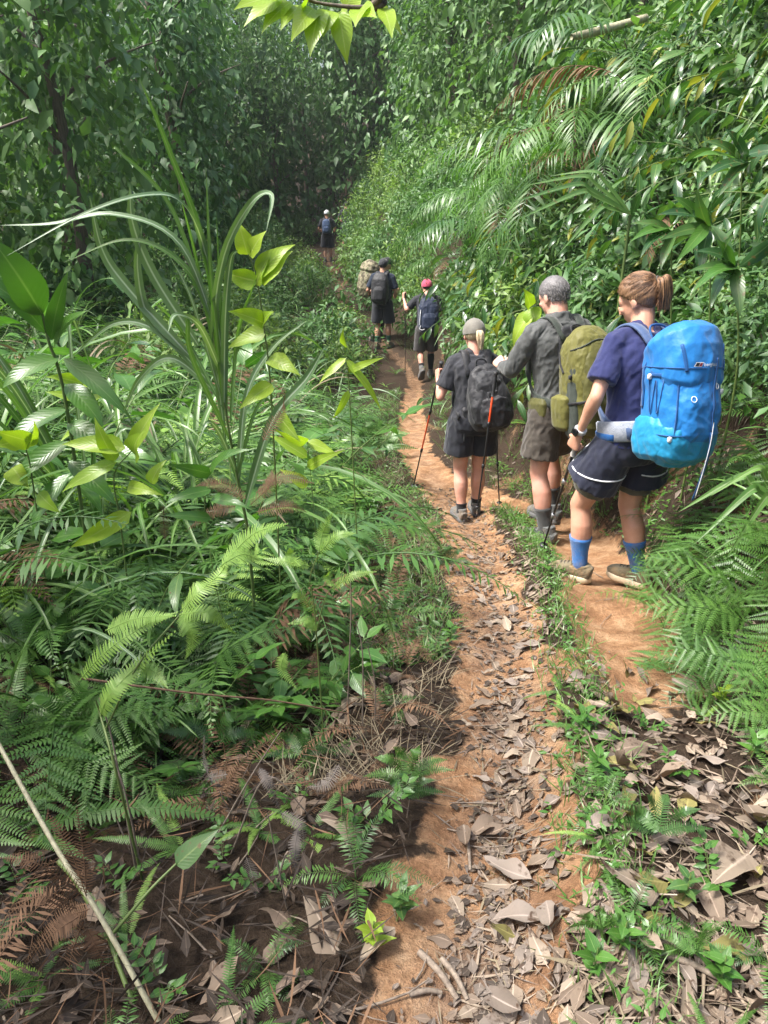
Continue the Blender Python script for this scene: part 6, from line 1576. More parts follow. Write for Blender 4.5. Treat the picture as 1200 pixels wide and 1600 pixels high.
for i, (p, n, s) in enumerate([((905, 170, 7.8), 7, .95), ((880, 250, 8.2), 6, .85), ((790, 150, 9.4), 7, 1.05), ((800, 250, 10.0), 6, .85), ((900, 330, 7.6), 5, .6), ((850, 330, 9.0), 6, .7), ((765, 270, 12.2), 6, .85), ((970, 90, 8.2), 6, 1.0), ((730, 170, 14.5), 7, 1.1), ((845, 150, 8.8), 7, .95), ((945, 260, 7.2), 6, .7), ((815, 210, 10.8), 7, .95), ((1000, 150, 7.4), 6, .8)]):
    tree_fern(at(*p), n, s * 1.08, R(95), 'tree fern with long feathery drooping fronds, ' + ['above the grey-haired man', 'left of and above the man', 'high above the pink cap', 'over the pink cap', 'low beside the man', 'over the woman in grey cap', 'beyond the pink cap', 'at the top of the bank', 'farthest along the bank', 'at the top centre right', 'behind the ponytail', 'in the middle of the bank', 'high above the ponytail'][i], ['palm_green', 'palm_green', 'palm'] if i % 3 else ['palm_green', 'palm_green', 'palm_dead'])

# unseen tree added left of the near trail to shade the lower left
tree('tree', (-3.7, 1.3, G(-3.7, 1.3) - .1), .4, .62, 'unseen shade tree added left of the near trail', None, 'added_shade_tree')

# withered bracken along the left edge of the trail
for i, (x, y) in enumerate(scatter(26, (-.6, .75), (1.6, 6.2), lambda x, y: -.95 < x - xt(y) < -.36, mind=.2)):
    k = i % 4; [FD, FD, FC, FD][k][i % 3].put('dead_fern' if k != 2 else 'fern', (x, y, G(x, y) + .01), i * 1.9, rng.uniform(.3, .6), (R(rng.uniform(-14, 14)), R(rng.uniform(-14, 14))), ['withered brown fern', 'withered brown fern', 'comb-toothed fern', 'withered brown fern'][k] + ' on the left trail edge ' + beside(y), 'fern', 'ferns on the left trail edge')

# ferns and low bushes at the foot of the bank behind the blue backpack
for i, (x, y, s) in enumerate([(1.95, 3.55, .55), (2.1, 3.9, .6), (2.0, 4.3, .5), (2.25, 4.2, .7), (1.85, 3.3, .5), (2.05, 3.25, .6), (2.2, 3.6, .7), (1.95, 4.75, .5), (2.3, 4.7, .7), (2.4, 3.9, .7), (2.15, 5.1, .6), (1.9, 5.3, .45)]):
    if i % 2: bush('bush_dark' if i % 4 == 1 else 'bush', (x, y, G(x, y) - .1), i * 1.1, s, ('dark' if i % 4 == 1 else 'mid-green') + ' low bush at the bank foot ' + beside(y), 'low bushes at the foot of the bank')
    else: FS[i % 4].put('fern', (x, y, G(x, y)), i * 1.3, s, (0, R(-15)), 'sword fern at the foot of the bank ' + beside(y), 'fern', 'sword ferns at the foot of the bank')

# taller growth on the middle of the left slope
for i, (x, y) in enumerate(scatter(34, (-3.7, -.35), (3.5, 6.8), lambda x, y: left_clear(x, y, .6), mind=.36)):
    k = i % 4; P = [FL, FS, GC, LB][k]
    P[i % 2].put(['fern', 'fern', 'grass_clump', 'leafy_shrub'][k], (x, y, G(x, y)), i * 1.7, rng.uniform(1.25, 1.75), (R(rng.uniform(-8, 8)), R(rng.uniform(-8, 8))), ['tall pale fern', 'tall sword fern', 'tall grass clump', 'tall broad-leaved shrub'][k] + ' on the left slope ' + beside(y), ['fern', 'fern', 'grass', 'shrub'][k], 'tall growth on the left slope')
# low growth closing in on the farther trail
for i, (x, y) in enumerate(scatter(40, (-2.6, 1.6), (6.6, 27), lambda x, y: .24 < abs(x - xt(y)) < .6, mind=.3)):
    k = i % 3; [FS, FC, GC][k][i % 3].put(['fern', 'fern', 'grass_clump'][k], (x, y, G(x, y)), i * 1.7, rng.uniform(.28, .5), (0, 0), ['low sword fern', 'low comb-toothed fern', 'low grass clump'][k] + ' closing in on the trail ' + beside(y), ['fern', 'fern', 'grass'][k], 'low growth on the trail edges')
# ------------------------------------------------------------------ single plants and small things
def comb_path(mb, P, ll=.03, pairs=34, nrm=(0, -.55, .85), w=.8, r=.0014, curl=.25):
    P = spline(P, 24); tan = nz(np.gradient(P, axis=0)); L = np.sum(np.linalg.norm(np.diff(P, axis=0), axis=1))
    tube(mb, P[::2], np.linspace(r, r * .5, 12), 4, .8, cap=False)
    q = np.linspace(.04, .99, pairs); q = np.concatenate([q, q]); sg = np.concatenate([np.ones(pairs), -np.ones(pairs)]); s = np.linspace(0, 1, 24)
    pos = np.stack([np.interp(q, s, P[:, k]) for k in range(3)], 1); T = nz(np.stack([np.interp(q, s, tan[:, k]) for k in range(3)], 1))
    N = nz(np.asarray(nrm, float)[None] - T * np.sum(np.asarray(nrm)[None] * T, 1, keepdims=True)); S = np.cross(T, N)
    ln = ll * np.clip(np.minimum(1, .4 + q * 3) * (1 - q ** 2.4), .08, 1) * rng.uniform(.88, 1.1, len(q))
    leaf_batch(mb, pos, S * sg[:, None] * .95 + T * .3 - N * rng.uniform(-.1, .2, len(q))[:, None], N, ln, L / pairs * w, curl, 0., 2, prof_lobe, None, False)

def ghit(px, py):
    for Yv in np.linspace(.6, 12, 600):
        q = at(px, py, float(Yv))
        if q.z <= G(q.x, q.y): return float(Yv)
    return 12.
def single(name, base, label, cat, group=None):
    e = bpy.data.objects.new(name, None); COL.objects.link(e); e.location = base; e.empty_display_size = .05
    return tag(e, label, cat, group)
def grounded(p):
    return Vector((p[0], p[1], G(p[0], p[1])))
def rel(e, pts): return [np.array(p, float) - np.array(e.location) for p in pts]

def put_leaf(e, base, tip, W, mat, nrm=(0, -.7, .7), droop=.5, fold=.2, prof=prof_ovate, wav=.12, nseg=10, name='leaf'):
    b, t = np.array(base, float), np.array(tip, float); mb = MB(); d = t - b; L = np.linalg.norm(d) * (1 + droop * .06)
    n = np.array(nrm, float); n = nz(n - nz(d) * np.dot(n, nz(d))); d2 = nz(nz(d) + n * droop * .42)
    leaf_batch(mb, [b - np.array(e.location)], [d2], [n], L, W, droop, fold, nseg, prof, None, True, wav)
    return link(name, mb.mesh(name, mat, True), e)

def put_blade(e, pts, w, mat, nrm=(0, -.8, .6), fold=.3, name='blade', twist=0.):
    mb = MB(); ribbon(mb, spline(rel(e, pts), 26), w * .95, nrm=nrm, fold=fold, twist=twist); return link(name, mb.mesh(name, mat, True), e)

def put_stem(e, pts, r0, r1, mat, name='stem', n=14):
    mb = MB(); P = spline(rel(e, pts), n); tube(mb, P, np.linspace(r0, r1, n), 7, .4); return link(name, mb.mesh(name, mat, True), e)

# --- tall cane grass
Y0 = 2.9
b = grounded(at(392, 900, Y0)); e = single('cane_grass', b, 'tall cane grass with long pale-ribbed arching blades left of the trail', 'grass')
put_stem(e, [b, at(388, 840, Y0), at(375, 770, Y0), at(345, 600, Y0), at(330, 500, Y0)], .008, .004, M['stem'])
put_blade(e, [at(345, 600, Y0), at(322, 400, Y0), at(262, 230, Y0 - .05), at(216, 118, Y0 - .1)], .026, M['grass'], (.5, -.8, .3))
put_blade(e, [at(352, 690, Y0), at(335, 520, Y0), at(350, 400, Y0 - .1), at(392, 318, Y0 - .2), at(424, 305, Y0 - .3), at(416, 362, Y0 - .4)], .032, M['cane'], (.2, -.9, .4))
put_blade(e, [at(350, 640, Y0), at(352, 500, Y0 - .05), at(360, 410, Y0 - .1), at(372, 390, Y0 - .15)], .03, M['cane'], (.2, -.9, .2))
put_blade(e, [at(348, 560, Y0), at(322, 400, Y0), at(285, 318, Y0 - .1), at(225, 305, Y0 - .2), at(130, 335, Y0 - .3), at(10, 400, Y0 - .4)], .028, M['cane'], (0, -.6, .8))
put_blade(e, [at(340, 520, Y0), at(280, 380, Y0), at(180, 335, Y0), at(80, 350, Y0), at(0, 352, Y0)], .026, M['cane'], (0, -.6, .8))
put_blade(e, [at(345, 600, Y0), at(320, 470, Y0), at(270, 400, Y0), at(195, 375, Y0), at(100, 410, Y0)], .026, M['grass'], (0, -.6, .8))
put_blade(e, [at(372, 760, Y0), at(385, 620, Y0 + .05), at(425, 545, Y0 + .1), at(480, 500, Y0 + .1)], .028, M['cane'], (0, -.8, .5))
put_blade(e, [at(383, 790, Y0), at(425, 660, Y0 - .1), at(480, 590, Y0 - .15), at(508, 540, Y0 - .2)], .042, M['cane'], (-.3, -.9, .3), .35)
put_blade(e, [at(345, 580, Y0), at(312, 510, Y0 - .1), at(275, 492, Y0 - .2), at(262, 520, Y0 - .3)], .026, M['cane'])
put_blade(e, [at(370, 740, Y0), at(345, 680, Y0 - .05), at(325, 660, Y0 - .1), at(310, 690, Y0 - .15)], .022, M['cane'])
put_blade(e, [at(335, 520, Y0), at(270, 330, Y0 + .05), at(190, 240, Y0), at(175, 232, Y0)], .018, M['grass'], (.5, -.8, .3))
put_blade(e, [at(360, 690, Y0), at(300, 560, Y0 - .1), at(292, 500, Y0 - .1), at(278, 490, Y0 - .1)], .024, M['grass'], (.7, -.6, .2))
for P, w in (([(300, 560), (200, 450), (160, 390), (140, 306)], .045), ([(310, 540), (240, 430), (208, 350), (203, 288)], .045), ([(300, 560), (235, 500), (215, 420), (222, 350)], .04), ([(330, 600), (250, 520), (180, 505), (110, 560)], .03), ([(345, 620), (270, 560), (220, 590), (190, 650)], .032)):
    put_blade(e, [at(x, y, Y0 + .1) for x, y in P], w, M['cane'], (.2, -.9, .3))
for (x0, y0, x1, y1, x2, y2, w) in ((350, 640, 330, 430, 322, 265, .016), (360, 660, 372, 520, 402, 430, .016), (345, 620, 300, 470, 262, 395, .015), (355, 650, 345, 480, 338, 330, .014), (350, 640, 285, 520, 240, 470, .016), (372, 740, 400, 640, 440, 600, .016), (378, 770, 350, 700, 300, 650, .014), (345, 600, 310, 420, 280, 300, .014)):
    put_blade(e, [at(x0, y0, Y0), at(x1, y1, Y0 + rng.uniform(-.1, .1)), at(x2, y2, Y0 + rng.uniform(-.2, .2))], w, M[['grass', 'cane'][int(w * 1000) % 2]], (.3, -.9, .3))
# second cane clump to the left
Y0 = 3.3
b = grounded(at(150, 850, Y0)); e = single('cane_grass', b, 'leaning cane grass clump at the left behind the broad dark blades', 'grass')
for k in range(13):
    a = rng.uniform(-1, 1); h = rng.uniform(.8, 1.5); o = np.array([a * .5 - .15, rng.uniform(-.5, .1), 0])
    put_blade(e, [np.array(b) + o * .1, np.array(b) + o * .3 + np.array([0, 0, h * .6]), np.array(b) + o * .9 + np.array([0, 0, h]), np.array(b) + o * 1.8 + np.array([0, 0, h * .75])], rng.uniform(.018, .03), M[['cane', 'grass'][k % 2]], (0, -.7, .7))

# --- broad dark blades at the left edge
Y0 = 2.85
b = grounded(at(110, 760, Y0)); e = single('ginger_plant', b, 'ginger plant with broad dark ribbed leaves at the left edge', 'plant')
put_stem(e, [b, at(105, 640, Y0), at(75, 530, Y0), at(66, 490, Y0)], .008, .005, M['stem'])
for (p0, p1, w, n) in (((66, 492), (-18, 372), .11, (.5, -.8, .3)), ((72, 520), (-35, 440), .09, (.2, -.5, .8)), ((85, 545), (145, 490), .05, (-.3, -.7, .5)), ((100, 560), (195, 650), .06, (.3, -.7, .6)), ((104, 600), (160, 670), .07, (.5, -.7, .4)), ((104, 640), (20, 700), .07, (0, -.5, .8)), ((92, 560), (10, 610), .07, (0, -.6, .7)), ((106, 660), (185, 720), .07, (.2, -.6, .7)), ((108, 690), (30, 760), .07, (0, -.6, .7)), ((108, 720), (180, 790), .07, (.2, -.6, .7)), ((110, 740), (60, 830), .07, (-.2, -.6, .7)), ((80, 530), (110, 420), .05, (.3, -.8, .3))):
    put_leaf(e, at(*p0, Y0), at(*p1, Y0 - .1), w * 1.25, M['broad'], n, .9, .3, prof_lance, .08)

# --- yellow-green shoots
def shoot(name, label, Y0, stem, leaves, W=.07, mat='lime', r=.004, group=None, nrm=(0, -.75, .6)):
    b = grounded(at(stem[0][0], stem[0][1], Y0)); e = single(name, b, label, 'plant', group)
    put_stem(e, [b] + [at(x, y, Y0) for x, y in stem[1:]], r, r * .6, M['stem'])
    low = [((stem[1][0] + 3 * k, stem[1][1] + 22 * k), (stem[1][0] + (45 if k % 2 else -45), stem[1][1] + 22 * k + rng.uniform(-15, 30)), .045) for k in range(-2, 4)]
    for q in leaves:
        (x0, y0), (x1, y1) = q[0], q[1]
        put_leaf(e, at(x0, y0, Y0), at(x1, y1, Y0 + (q[3] if len(q) > 3 else rng.uniform(-.12, .04))), (q[2] if len(q) > 2 else W) * 1.05, M[mat], np.array(nrm) + rng.normal(0, .25, 3), rng.uniform(.5, 1.2), rng.uniform(.2, .5), wav=.2)
    return e
shoot('leafy_shoot', 'yellow-green shoot with upright glossy leaves beside the cane grass', 2.9, [(432, 880), (425, 640), (412, 510), (400, 430), (388, 398)],
      [((387, 398), (372, 347)), ((390, 400), (418, 362), .06), ((402, 432), (463, 386)), ((405, 440), (458, 395), .09), ((402, 440), (355, 425)), ((400, 445), (422, 405), .06), ((412, 505), (355, 488)), ((412, 505), (432, 488), .05), ((415, 520), (360, 545)), ((420, 560), (470, 590)), ((425, 600), (375, 640), .06), ((428, 640), (470, 690), .06)])
shoot('leafy_shoot', 'yellow-green shoot with broad pointed leaves in the lower left ferns', 2.7, [(200, 960), (190, 830), (178, 745), (205, 705)],
      [((196, 700), (102, 697), .075), ((206, 703), (252, 632), .06), ((212, 712), (232, 672), .085), ((182, 722), (103, 770), .06), ((205, 800), (117, 850), .07), ((200, 760), (258, 775), .05), ((180, 720), (150, 652), .06), ((236, 755), (262, 720), .05)])
shoot('leafy_shoot', 'yellow-green heart-leaved vine at the left margin above the ferns', 2.75, [(60, 900), (55, 780), (40, 700), (22, 690)],
      [((48, 690), (-10, 672), .07), ((40, 700), (48, 655), .05), ((20, 730), (45, 760), .085), ((60, 770), (95, 800), .06), ((30, 690), (-10, 700), .07)])
shoot('leafy_shoot', 'bright heart-leaved shoot just left of the grey-haired man', 5.9, [(842, 690), (838, 560), (830, 490)],
      [((830, 488), (806, 540), .12), ((832, 480), (842, 520), .14), ((828, 480), (815, 450), .10), ((836, 520), (812, 575), .09), ((838, 560), (860, 600), .08)])
shoot('leafy_shoot', 'yellow-green shoot with slender leaves right of the cane grass', 3.6, [(560, 760), (545, 600), (540, 560)],
      [((540, 560), (590, 640), .04), ((540, 560), (500, 600), .04), ((545, 545), (540, 510), .04), ((543, 580), (600, 560), .035), ((545, 610), (520, 650), .035)])
for i, (x, y, Yv) in enumerate(((480, 690, 3.4), (330, 740, 2.7), (130, 600, 3.3))):
    shoot('leafy_shoot', 'small light green shoot among the ferns, ' + ['right of the cane stem', 'below the cane stem', 'between ginger plant and cane grass'][i], Yv,
          [(x + 18, y + 150), (x + 8 - 16 * (i % 2), y + 80), (x, y)], [((x, y + dy), (x + sx * rng.uniform(35, 70) * 3 / Yv, y + dy + rng.uniform(-35, 25)), rng.uniform(.04, .06)) for dy, sx in ((0, -1), (0, 1), (25, -1), (40, 1), (70, -1))], mat='lime' if i % 2 == 0 else 'broad', r=.0022)

# --- overhanging lime twig at the top of the view
Y0 = 2.2
b = grounded((2.35, 2.55)); e = single('overhanging_sapling', b, 'sapling branch with bright yellow-green leaves hanging into the top', 'branch')
put_stem(e, [b, Vector((2.3, 2.5, 2.2)), Vector((1.5, 2.35, 3.0)), at(660, -60, Y0), at(600, 5, Y0), at(520, 8, Y0), at(430, -12, Y0)], .016, .002, M['bark'], n=30)
for (p0, p1, w) in (((432, -12), (366, 12), .05), ((440, -10), (384, 36), .05), ((455, -5), (412, 48), .05), ((470, 0), (440, 42), .05), ((490, 5), (455, 62), .05), ((500, 8), (486, 84), .055), ((515, 8), (505, 52), .05), ((530, 10), (543, 92), .05), ((545, 10), (520, 48), .045), ((560, 8), (590, 22), .045), ((570, 6), (557, 40), .05), ((585, 4), (625, 48), .05), ((478, 2), (500, -30), .05), ((540, 5), (560, -30), .05), ((600, 5), (612, 55), .04), ((450, -10), (420, -30), .05)):
    put_leaf(e, at(p0[0], p0[1] + 8, Y0), at(p1[0], p1[1] + 8, Y0 + rng.uniform(-.12, .06)), w * 1.1, M['lime'], (rng.normal(0, .3), -.7, .6), rng.uniform(.3, .7), .2)

# --- cut bamboo pole end in the right bank, hanging stems
e = single('bamboo_pole', at(1010, 28, 8.0), 'pale cut bamboo pole poking out of the upper right foliage', 'bamboo')
mb = MB(); tube(mb, spline(rel(e, [at(893, 58, 7.7), at(930, 50, 7.8), at(955, 43, 7.85), at(1010, 28, 8.0)]), 14), np.array([.016, .021, .022, .022, .025, .022, .022, .022, .025, .022, .022, .022, .022, .022]) * 1.5, 10); link('culm', mb.mesh('culm', M['cane_stem'], True), e)

def strap_plant(name, label, c, tips, W, mat, Yd=0., up=.15, prof=prof_strap):
    b = grounded((c[0], c[1])); e = single(name, b, label, 'plant')
    put_stem(e, [b, Vector(c)], .014, .010, M['stem'])
    for t in tips:
        m = (np.array(c) + np.array(t)) / 2 + np.array([0, 0, up]); put_blade(e, [np.array(c), np.array(c) * .65 + np.array(t) * .35 + np.array([0, 0, up * .8]), m, np.array(t)], W * rng.uniform(.8, 1.15), M[mat], (rng.normal(0, .2), -.6, .8), .3)
    return e
strap_plant('dracaena', 'dracaena with long glossy strap leaves in the right bank above the man', at(985, 335, 5.6), [at(796, 318, 5.2), at(805, 345, 5.0), at(820, 290, 5.5), at(870, 400, 5.0), at(860, 275, 5.7)], .055, 'shrub')
strap_plant('dracaena', 'strap-leaved dracaena at the right edge above the bright ferns', at(1225, 800, 2.7), [at(1085, 850, 2.5), at(1110, 775, 2.6), at(1060, 800, 2.8), at(1130, 880, 2.4)], .04, 'grass')
for i, (c, sp) in enumerate((((1110, 350, 3.9), 90), ((1150, 420, 3.5), 80), ((1050, 360, 4.4), 70), ((1160, 250, 4.3), 80))):
    c0 = at(*c); b = grounded((c0.x + .15, c0.y + .1)); e = single('broadleaf_shrub', b, ['broad glossy leaves in the right bank above the ponytail', 'broad glossy leaves at the right edge beside the ponytail', 'broad pointed leaves between man and ponytail', 'broad glossy leaves at the right edge high in the bank'][i], 'shrub')
    put_stem(e, [b, (c0 + b) / 2 + Vector((.05, 0, .1)), c0], .007, .004, M['stem'])
    for k in range(8):
        a = 1.2 + k * .55 + .3 * i; put_leaf(e, np.array(c0) + rng.normal(0, .015, 3), at(c[0] + sp * math.cos(a), c[1] + sp * .8 * math.sin(a) + 12, c[2] - .15 + .1 * math.sin(a * 2)), .062, M[['shrub', 'shrub_dark', 'broad'][k % 3]], (rng.normal(-.2, .4), -.7, .65), .9, .3, prof_lance, .15)

# --- forked ferns catching the light at lower left
Y0 = 1.5
b = grounded(at(200, 1260, 1.45)); e = single('forked_fern', b, 'pale lime forked fern reaching over the leaf litter at lower left', 'fern')
put_stem(e, [b, at(180, 1200, Y0 - .1), at(157, 1118, Y0), at(150, 1095, Y0)], .004, .002, M['stem'])
put_stem(e, [at(165, 1140, Y0), at(215, 1040, Y0), at(280, 962, Y0 + .05), at(345, 885, Y0 + .1)], .003, .0015, M['stem'])
def combs(e, Yv, paths, ll, mat, pairs=34, w=.8):
    for P in paths:
        mb = MB(); comb_path(mb, rel(e, [at(x, y, Yv + rng.uniform(-.04, .04)) for x, y in P]), ll * rng.uniform(.85, 1.1), pairs, (rng.normal(0, .25), -.6, .8), w); link('frond', mb.mesh('frond', M[mat], False), e)
combs(e, Y0, [[(157, 1118), (172, 1085), (215, 1040), (275, 985)], [(125, 1062), (165, 1018), (225, 978), (278, 956)], [(165, 985), (215, 966), (275, 962)], [(280, 960), (325, 958), (368, 990)], [(282, 955), (310, 925), (345, 895), (360, 862)], [(345, 885), (395, 835), (450, 818)], [(350, 880), (380, 866), (408, 876)], [(280, 962), (300, 990), (290, 1030)], [(215, 1040), (240, 1050), (262, 1075)]], .030, 'fern_lime', 38)
b = grounded(at(500, 1010, 2.1)); e = single('forked_fern', b, 'slender lime forked fern standing alone against the dark litter', 'fern')
put_stem(e, [b, at(492, 960, 2.1), at(484, 905, 2.1), at(500, 860, 2.1)], .003, .0015, M['stem']); put_stem(e, [at(495, 985, 2.1), at(508, 935, 2.1), at(520, 915, 2.1)], .0025, .0015, M['stem'])
combs(e, 2.1, [[(498, 862), (505, 830), (520, 800)], [(498, 864), (525, 838), (556, 833)], [(518, 917), (512, 900), (516, 886)], [(518, 920), (550, 900), (588, 893)], [(484, 885), (450, 878), (412, 873)], [(470, 885), (455, 870), (452, 856)], [(495, 985), (480, 970), (450, 975)], [(495, 960), (470, 930), (455, 935)], [(446, 1020), (440, 1045), (465, 1078)]], .026, 'fern_lime', 26)
for i, (bx, by, Yv, mat, sc) in enumerate(((640, 1215, 1.9, 'fern', 70), (635, 1245, 1.85, 'fern_dark', 60), (250, 800, 2.6, 'fern', 90), (340, 830, 2.6, 'fern', 80), (420, 1000, 2.2, 'fern_dark', 80), (330, 1160, 1.9, 'fern_dark', 80), (110, 1130, 1.8, 'fern', 90), (560, 1060, 2.2, 'fern', 60), (590, 700, 4.6, 'fern', 60), (280, 1100, 2.0, 'fern_dark', 70), (60, 1010, 2.0, 'fern', 100), (470, 1180, 1.9, 'fern_dark', 60), (1085, 1490, 1.25, 'fern', 70), (1030, 1300, 1.5, 'fern_dark', 80), (940, 1450, 1.3, 'fern', 50), (700, 880, 3.6, 'fern_dark', 40))):
    Yv = ghit(bx, by) * .95; b = grounded(at(bx, by, Yv)); e = single('comb_fern', b, 'small comb-toothed fern ' + ['with upright grey-green fronds left of the trail centre', 'low beside the upright grey-green fern', 'left of the cane stem', 'below the cane stem', 'in dark litter right of the lime fork', 'under the lime forked fern', 'at left below the lime fork', 'between the slender lime fern and trail', 'at the trail edge opposite the woman in cap', 'in shade behind the lime fork', 'at the left edge above the litter', 'amid dry grey fronds', 'with bright frond at bottom right of trail', 'dark and spiky right of the trail', 'at the weedy rut edge', 'on the left rut edge'][i], 'fern')
    fr = []
    for k in range(6):
        a = R(-90 + (k - 2.5) * 30 + rng.uniform(-10, 10)); fr.append([(bx, by), (bx + sc * .5 * math.cos(a), by + sc * .55 * math.sin(a)), (bx + sc * math.cos(a) * 1.05, by + sc * .85 * math.sin(a) + 8)])
    combs(e, Yv, fr, .028 * sc / 70 * Yv / 2, mat, 22)

# --- withered ferns and stalks in the lower left corner
Y0 = 1.15
b = grounded(at(120, 1480, Y0)); e = single('dead_fern', b, 'large withered brown fern in the lower left corner', 'fern')
combs(e, Y0, [[(135, 1400), (110, 1330), (75, 1270)], [(120, 1420), (60, 1400), (0, 1440)], [(125, 1430), (70, 1470), (20, 1540)], [(130, 1440), (110, 1500), (100, 1590)], [(135, 1450), (160, 1500), (200, 1590)], [(130, 1400), (60, 1350), (0, 1340)], [(135, 1395), (130, 1330), (120, 1260)], [(140, 1420), (90, 1440), (40, 1500)], [(150, 1460), (190, 1490), (215, 1540)]], .030, 'fern_dead', 30, .4)
b = grounded(at(470, 1400, 1.35)); e = single('dead_fern', b, 'curled grey withered fern on the dark litter', 'fern')
combs(e, 1.4, [[(405, 1200), (425, 1235), (445, 1285)], [(465, 1295), (462, 1345), (495, 1410)], [(440, 1270), (470, 1290), (475, 1330)], [(320, 1150), (318, 1180), (325, 1210)], [(385, 1340), (395, 1370), (400, 1405)], [(300, 1450), (290, 1465), (285, 1475)], [(355, 1210), (330, 1215), (325, 1220)], [(530, 1195), (510, 1225), (480, 1230)]], .020, 'fern_grey', 24, .5)
b = grounded(at(460, 760, 3.0)); e = single('dead_fern', b, 'rust-brown withered fern at the foot of the cane grass', 'fern')
combs(e, 2.75, [[(400, 770), (440, 745), (490, 755)], [(390, 790), (420, 760), (425, 735)], [(385, 780), (340, 755), (305, 760)], [(400, 800), (450, 790), (480, 800)], [(370, 790), (330, 800), (290, 830)], [(255, 790), (256, 820), (258, 845)], [(410, 690), (440, 640), (445, 615)]], .04, 'fern_dead', 30, .5)
Y0 = 1.2
b = Vector(at(245, 1600, 1.0)); b.z = G(b.x, b.y)
e = single('fallen_cane', b, 'pale fallen cane stalk slanting across the lower left', 'stalk')
put_stem(e, [at(-20, 1130, 1.5), at(85, 1320, 1.25), at(150, 1420, 1.15), at(250, 1600, 1.0)], .0055, .0065, M['cane_stem'], 'culm', 20)
put_stem(e, [at(92, 1345, 1.24), at(115, 1370, 1.21), at(140, 1410, 1.17)], .0075, .007, M['stem'], 'sheath')
b = Vector(at(215, 1600, 1.05)); b.z = G(b.x, b.y)
e = single('broken_stem', b, 'green broken stem with one olive leaf in the lower left', 'stem')
put_stem(e, [b, at(172, 1470, 1.15), at(180, 1455, 1.15), at(235, 1390, 1.2), at(275, 1350, 1.25)], .006, .003, M['stem'])
put_leaf(e, at(275, 1352, 1.25), at(342, 1297, 1.3), .055, M['shrub'], (-.3, -.6, .7), .3)
b = Vector(at(540, 1112, 2.0)); b.z = G(b.x, b.y)
e = single('fallen_twig', b, 'thin red-brown dry stem lying across the dark litter', 'stem'); put_stem(e, [at(128, 1060, 1.75), at(300, 1083, 1.85), at(430, 1095, 1.95), at(545, 1115, 2.05)], .0035, .0025, M['stem_brown'], 'stalk')
for i, (p, q, Yv) in enumerate((((190, 1250), (155, 1090), 1.5), ((215, 1330), (165, 1150), 1.45), ((565, 1080), (556, 970), 2.1), ((420, 1270), (470, 1390), 1.4), ((460, 1540), (418, 1270), 1.3), ((330, 1290), (440, 1140), 1.6), ((540, 1010), (545, 880), 2.3), ((340, 1160), (480, 1270), 1.55), ((585, 1130), (575, 1010), 2.1), ((600, 1400), (640, 1250), 1.6))):
    b = grounded(at(p[0], p[1], Yv)); e = single('dry_stalk', b, 'thin dry upright stalk among the lower left litter', 'stalk', 'dry stalks in the litter'); put_stem(e, [b, at((p[0] + q[0]) / 2 + 6, (p[1] + q[1]) / 2, Yv), at(*q, Yv)], .003, .0015, M['twig'], 'stalk')

# --- small leafy weeds beside and on the trail
def weed(label, bx, by, Yv, leaves, mat, group=None, W=.035):
    b = grounded(at(bx, by, Yv)); b = Vector((b.x, b.y, G(b.x, b.y))); e = single('weed', b, label, 'weed', group)
    pz = at(bx, by, Yv)
    put_stem(e, [b, b + Vector((.01, 0, .05)), b + Vector((.015, .01, .10))], .003, .0015, M['stem'])
    for k in range(leaves):
        a = k * 2.4; h = .03 + .07 * k / leaves; l = rng.uniform(.025, .06)
        s0 = np.array(b) + np.array([.01, .005, h]); put_leaf(e, s0, s0 + np.array([math.cos(a) * l, math.sin(a) * l, rng.uniform(-.01, .03)]), W * rng.uniform(.8, 1.2), M[mat], (0, 0, 1), .5, .15, nseg=6)
for i, (lab, bx, by, mat, n) in enumerate((('bright round-leaved seedling at the left edge of the near trail', 575, 1500, 'lime', 7), ('small green weed on the trail ridge below the blue socks', 905, 1150, 'broad', 9), ('green weed on the trail ridge above the dark spiky fern', 925, 1225, 'broad', 12), ('round-leaved weed at the bottom right corner', 1110, 1560, 'broad', 10), ('broad-leaved weed at the bottom between rut and litter', 915, 1545, 'broad', 7), ('small bright sprig at the left edge of the near rut', 620, 1440, 'shrub', 12), ('leafy weed right of the rut in the grass', 960, 1500, 'broad', 8), ('pale weed among the dead leaves at right', 1060, 1420, 'shrub', 7), ('small weed by the left rut near the lime fern', 700, 1010, 'broad', 7), ('weed at the right path edge under the bright ferns', 1120, 1110, 'lime', 9), ('weed in the grass strip beside the blue socks', 850, 900, 'broad', 7), ('weed at the right edge above the litter', 1170, 1190, 'broad', 9))):
    dy = (800 - by) / FPX; p = None
    for Yv in np.linspace(.8, 6, 261):
        q = at(bx, by, Yv)
        if q.z <= G(q.x, q.y): break
    weed(lab, bx, by, float(Yv), n, mat, None, .026)

# ------------------------------------------------------------------ leaf litter, twigs, low grass
def dead_mesh(i):
    mb = MB(); L = .085 + .013 * i; pr = prof_ovate if i % 2 else prof_lance
    leaf_batch(mb, [(0, -L / 2, .004)], [(0, 1, .10 * (i % 3 - 1) + .12)], [(0, 0, 1)], L, L * (.36 + .04 * (i % 4)), (.55, -.4, .9, .3, -.7, 1.2)[i % 6], (.35, -.25, .5, .15, .6, -.4)[i % 6], 8, pr, .5, True, .35)
    if i % 2: tube(mb, [(0, -L / 2 - .02, .012), (0, -L / 2, .004)], .0012, 4, .4, cap=False)
    return mb.mesh('fallen_leaf', M['dead1'], True)
DL = [dead_mesh(i) for i in range(6)]
DLM = {k: [remat(m, M[k]) for m in DL] for k in ('dead1', 'dead2', 'dead3', 'dead4')}
def surf_n(x, y, h=.03):
    return Vector((-(G(x + h, y) - G(x - h, y)) / (2 * h), -(G(x, y + h) - G(x, y - h)) / (2 * h), 1)).normalized()
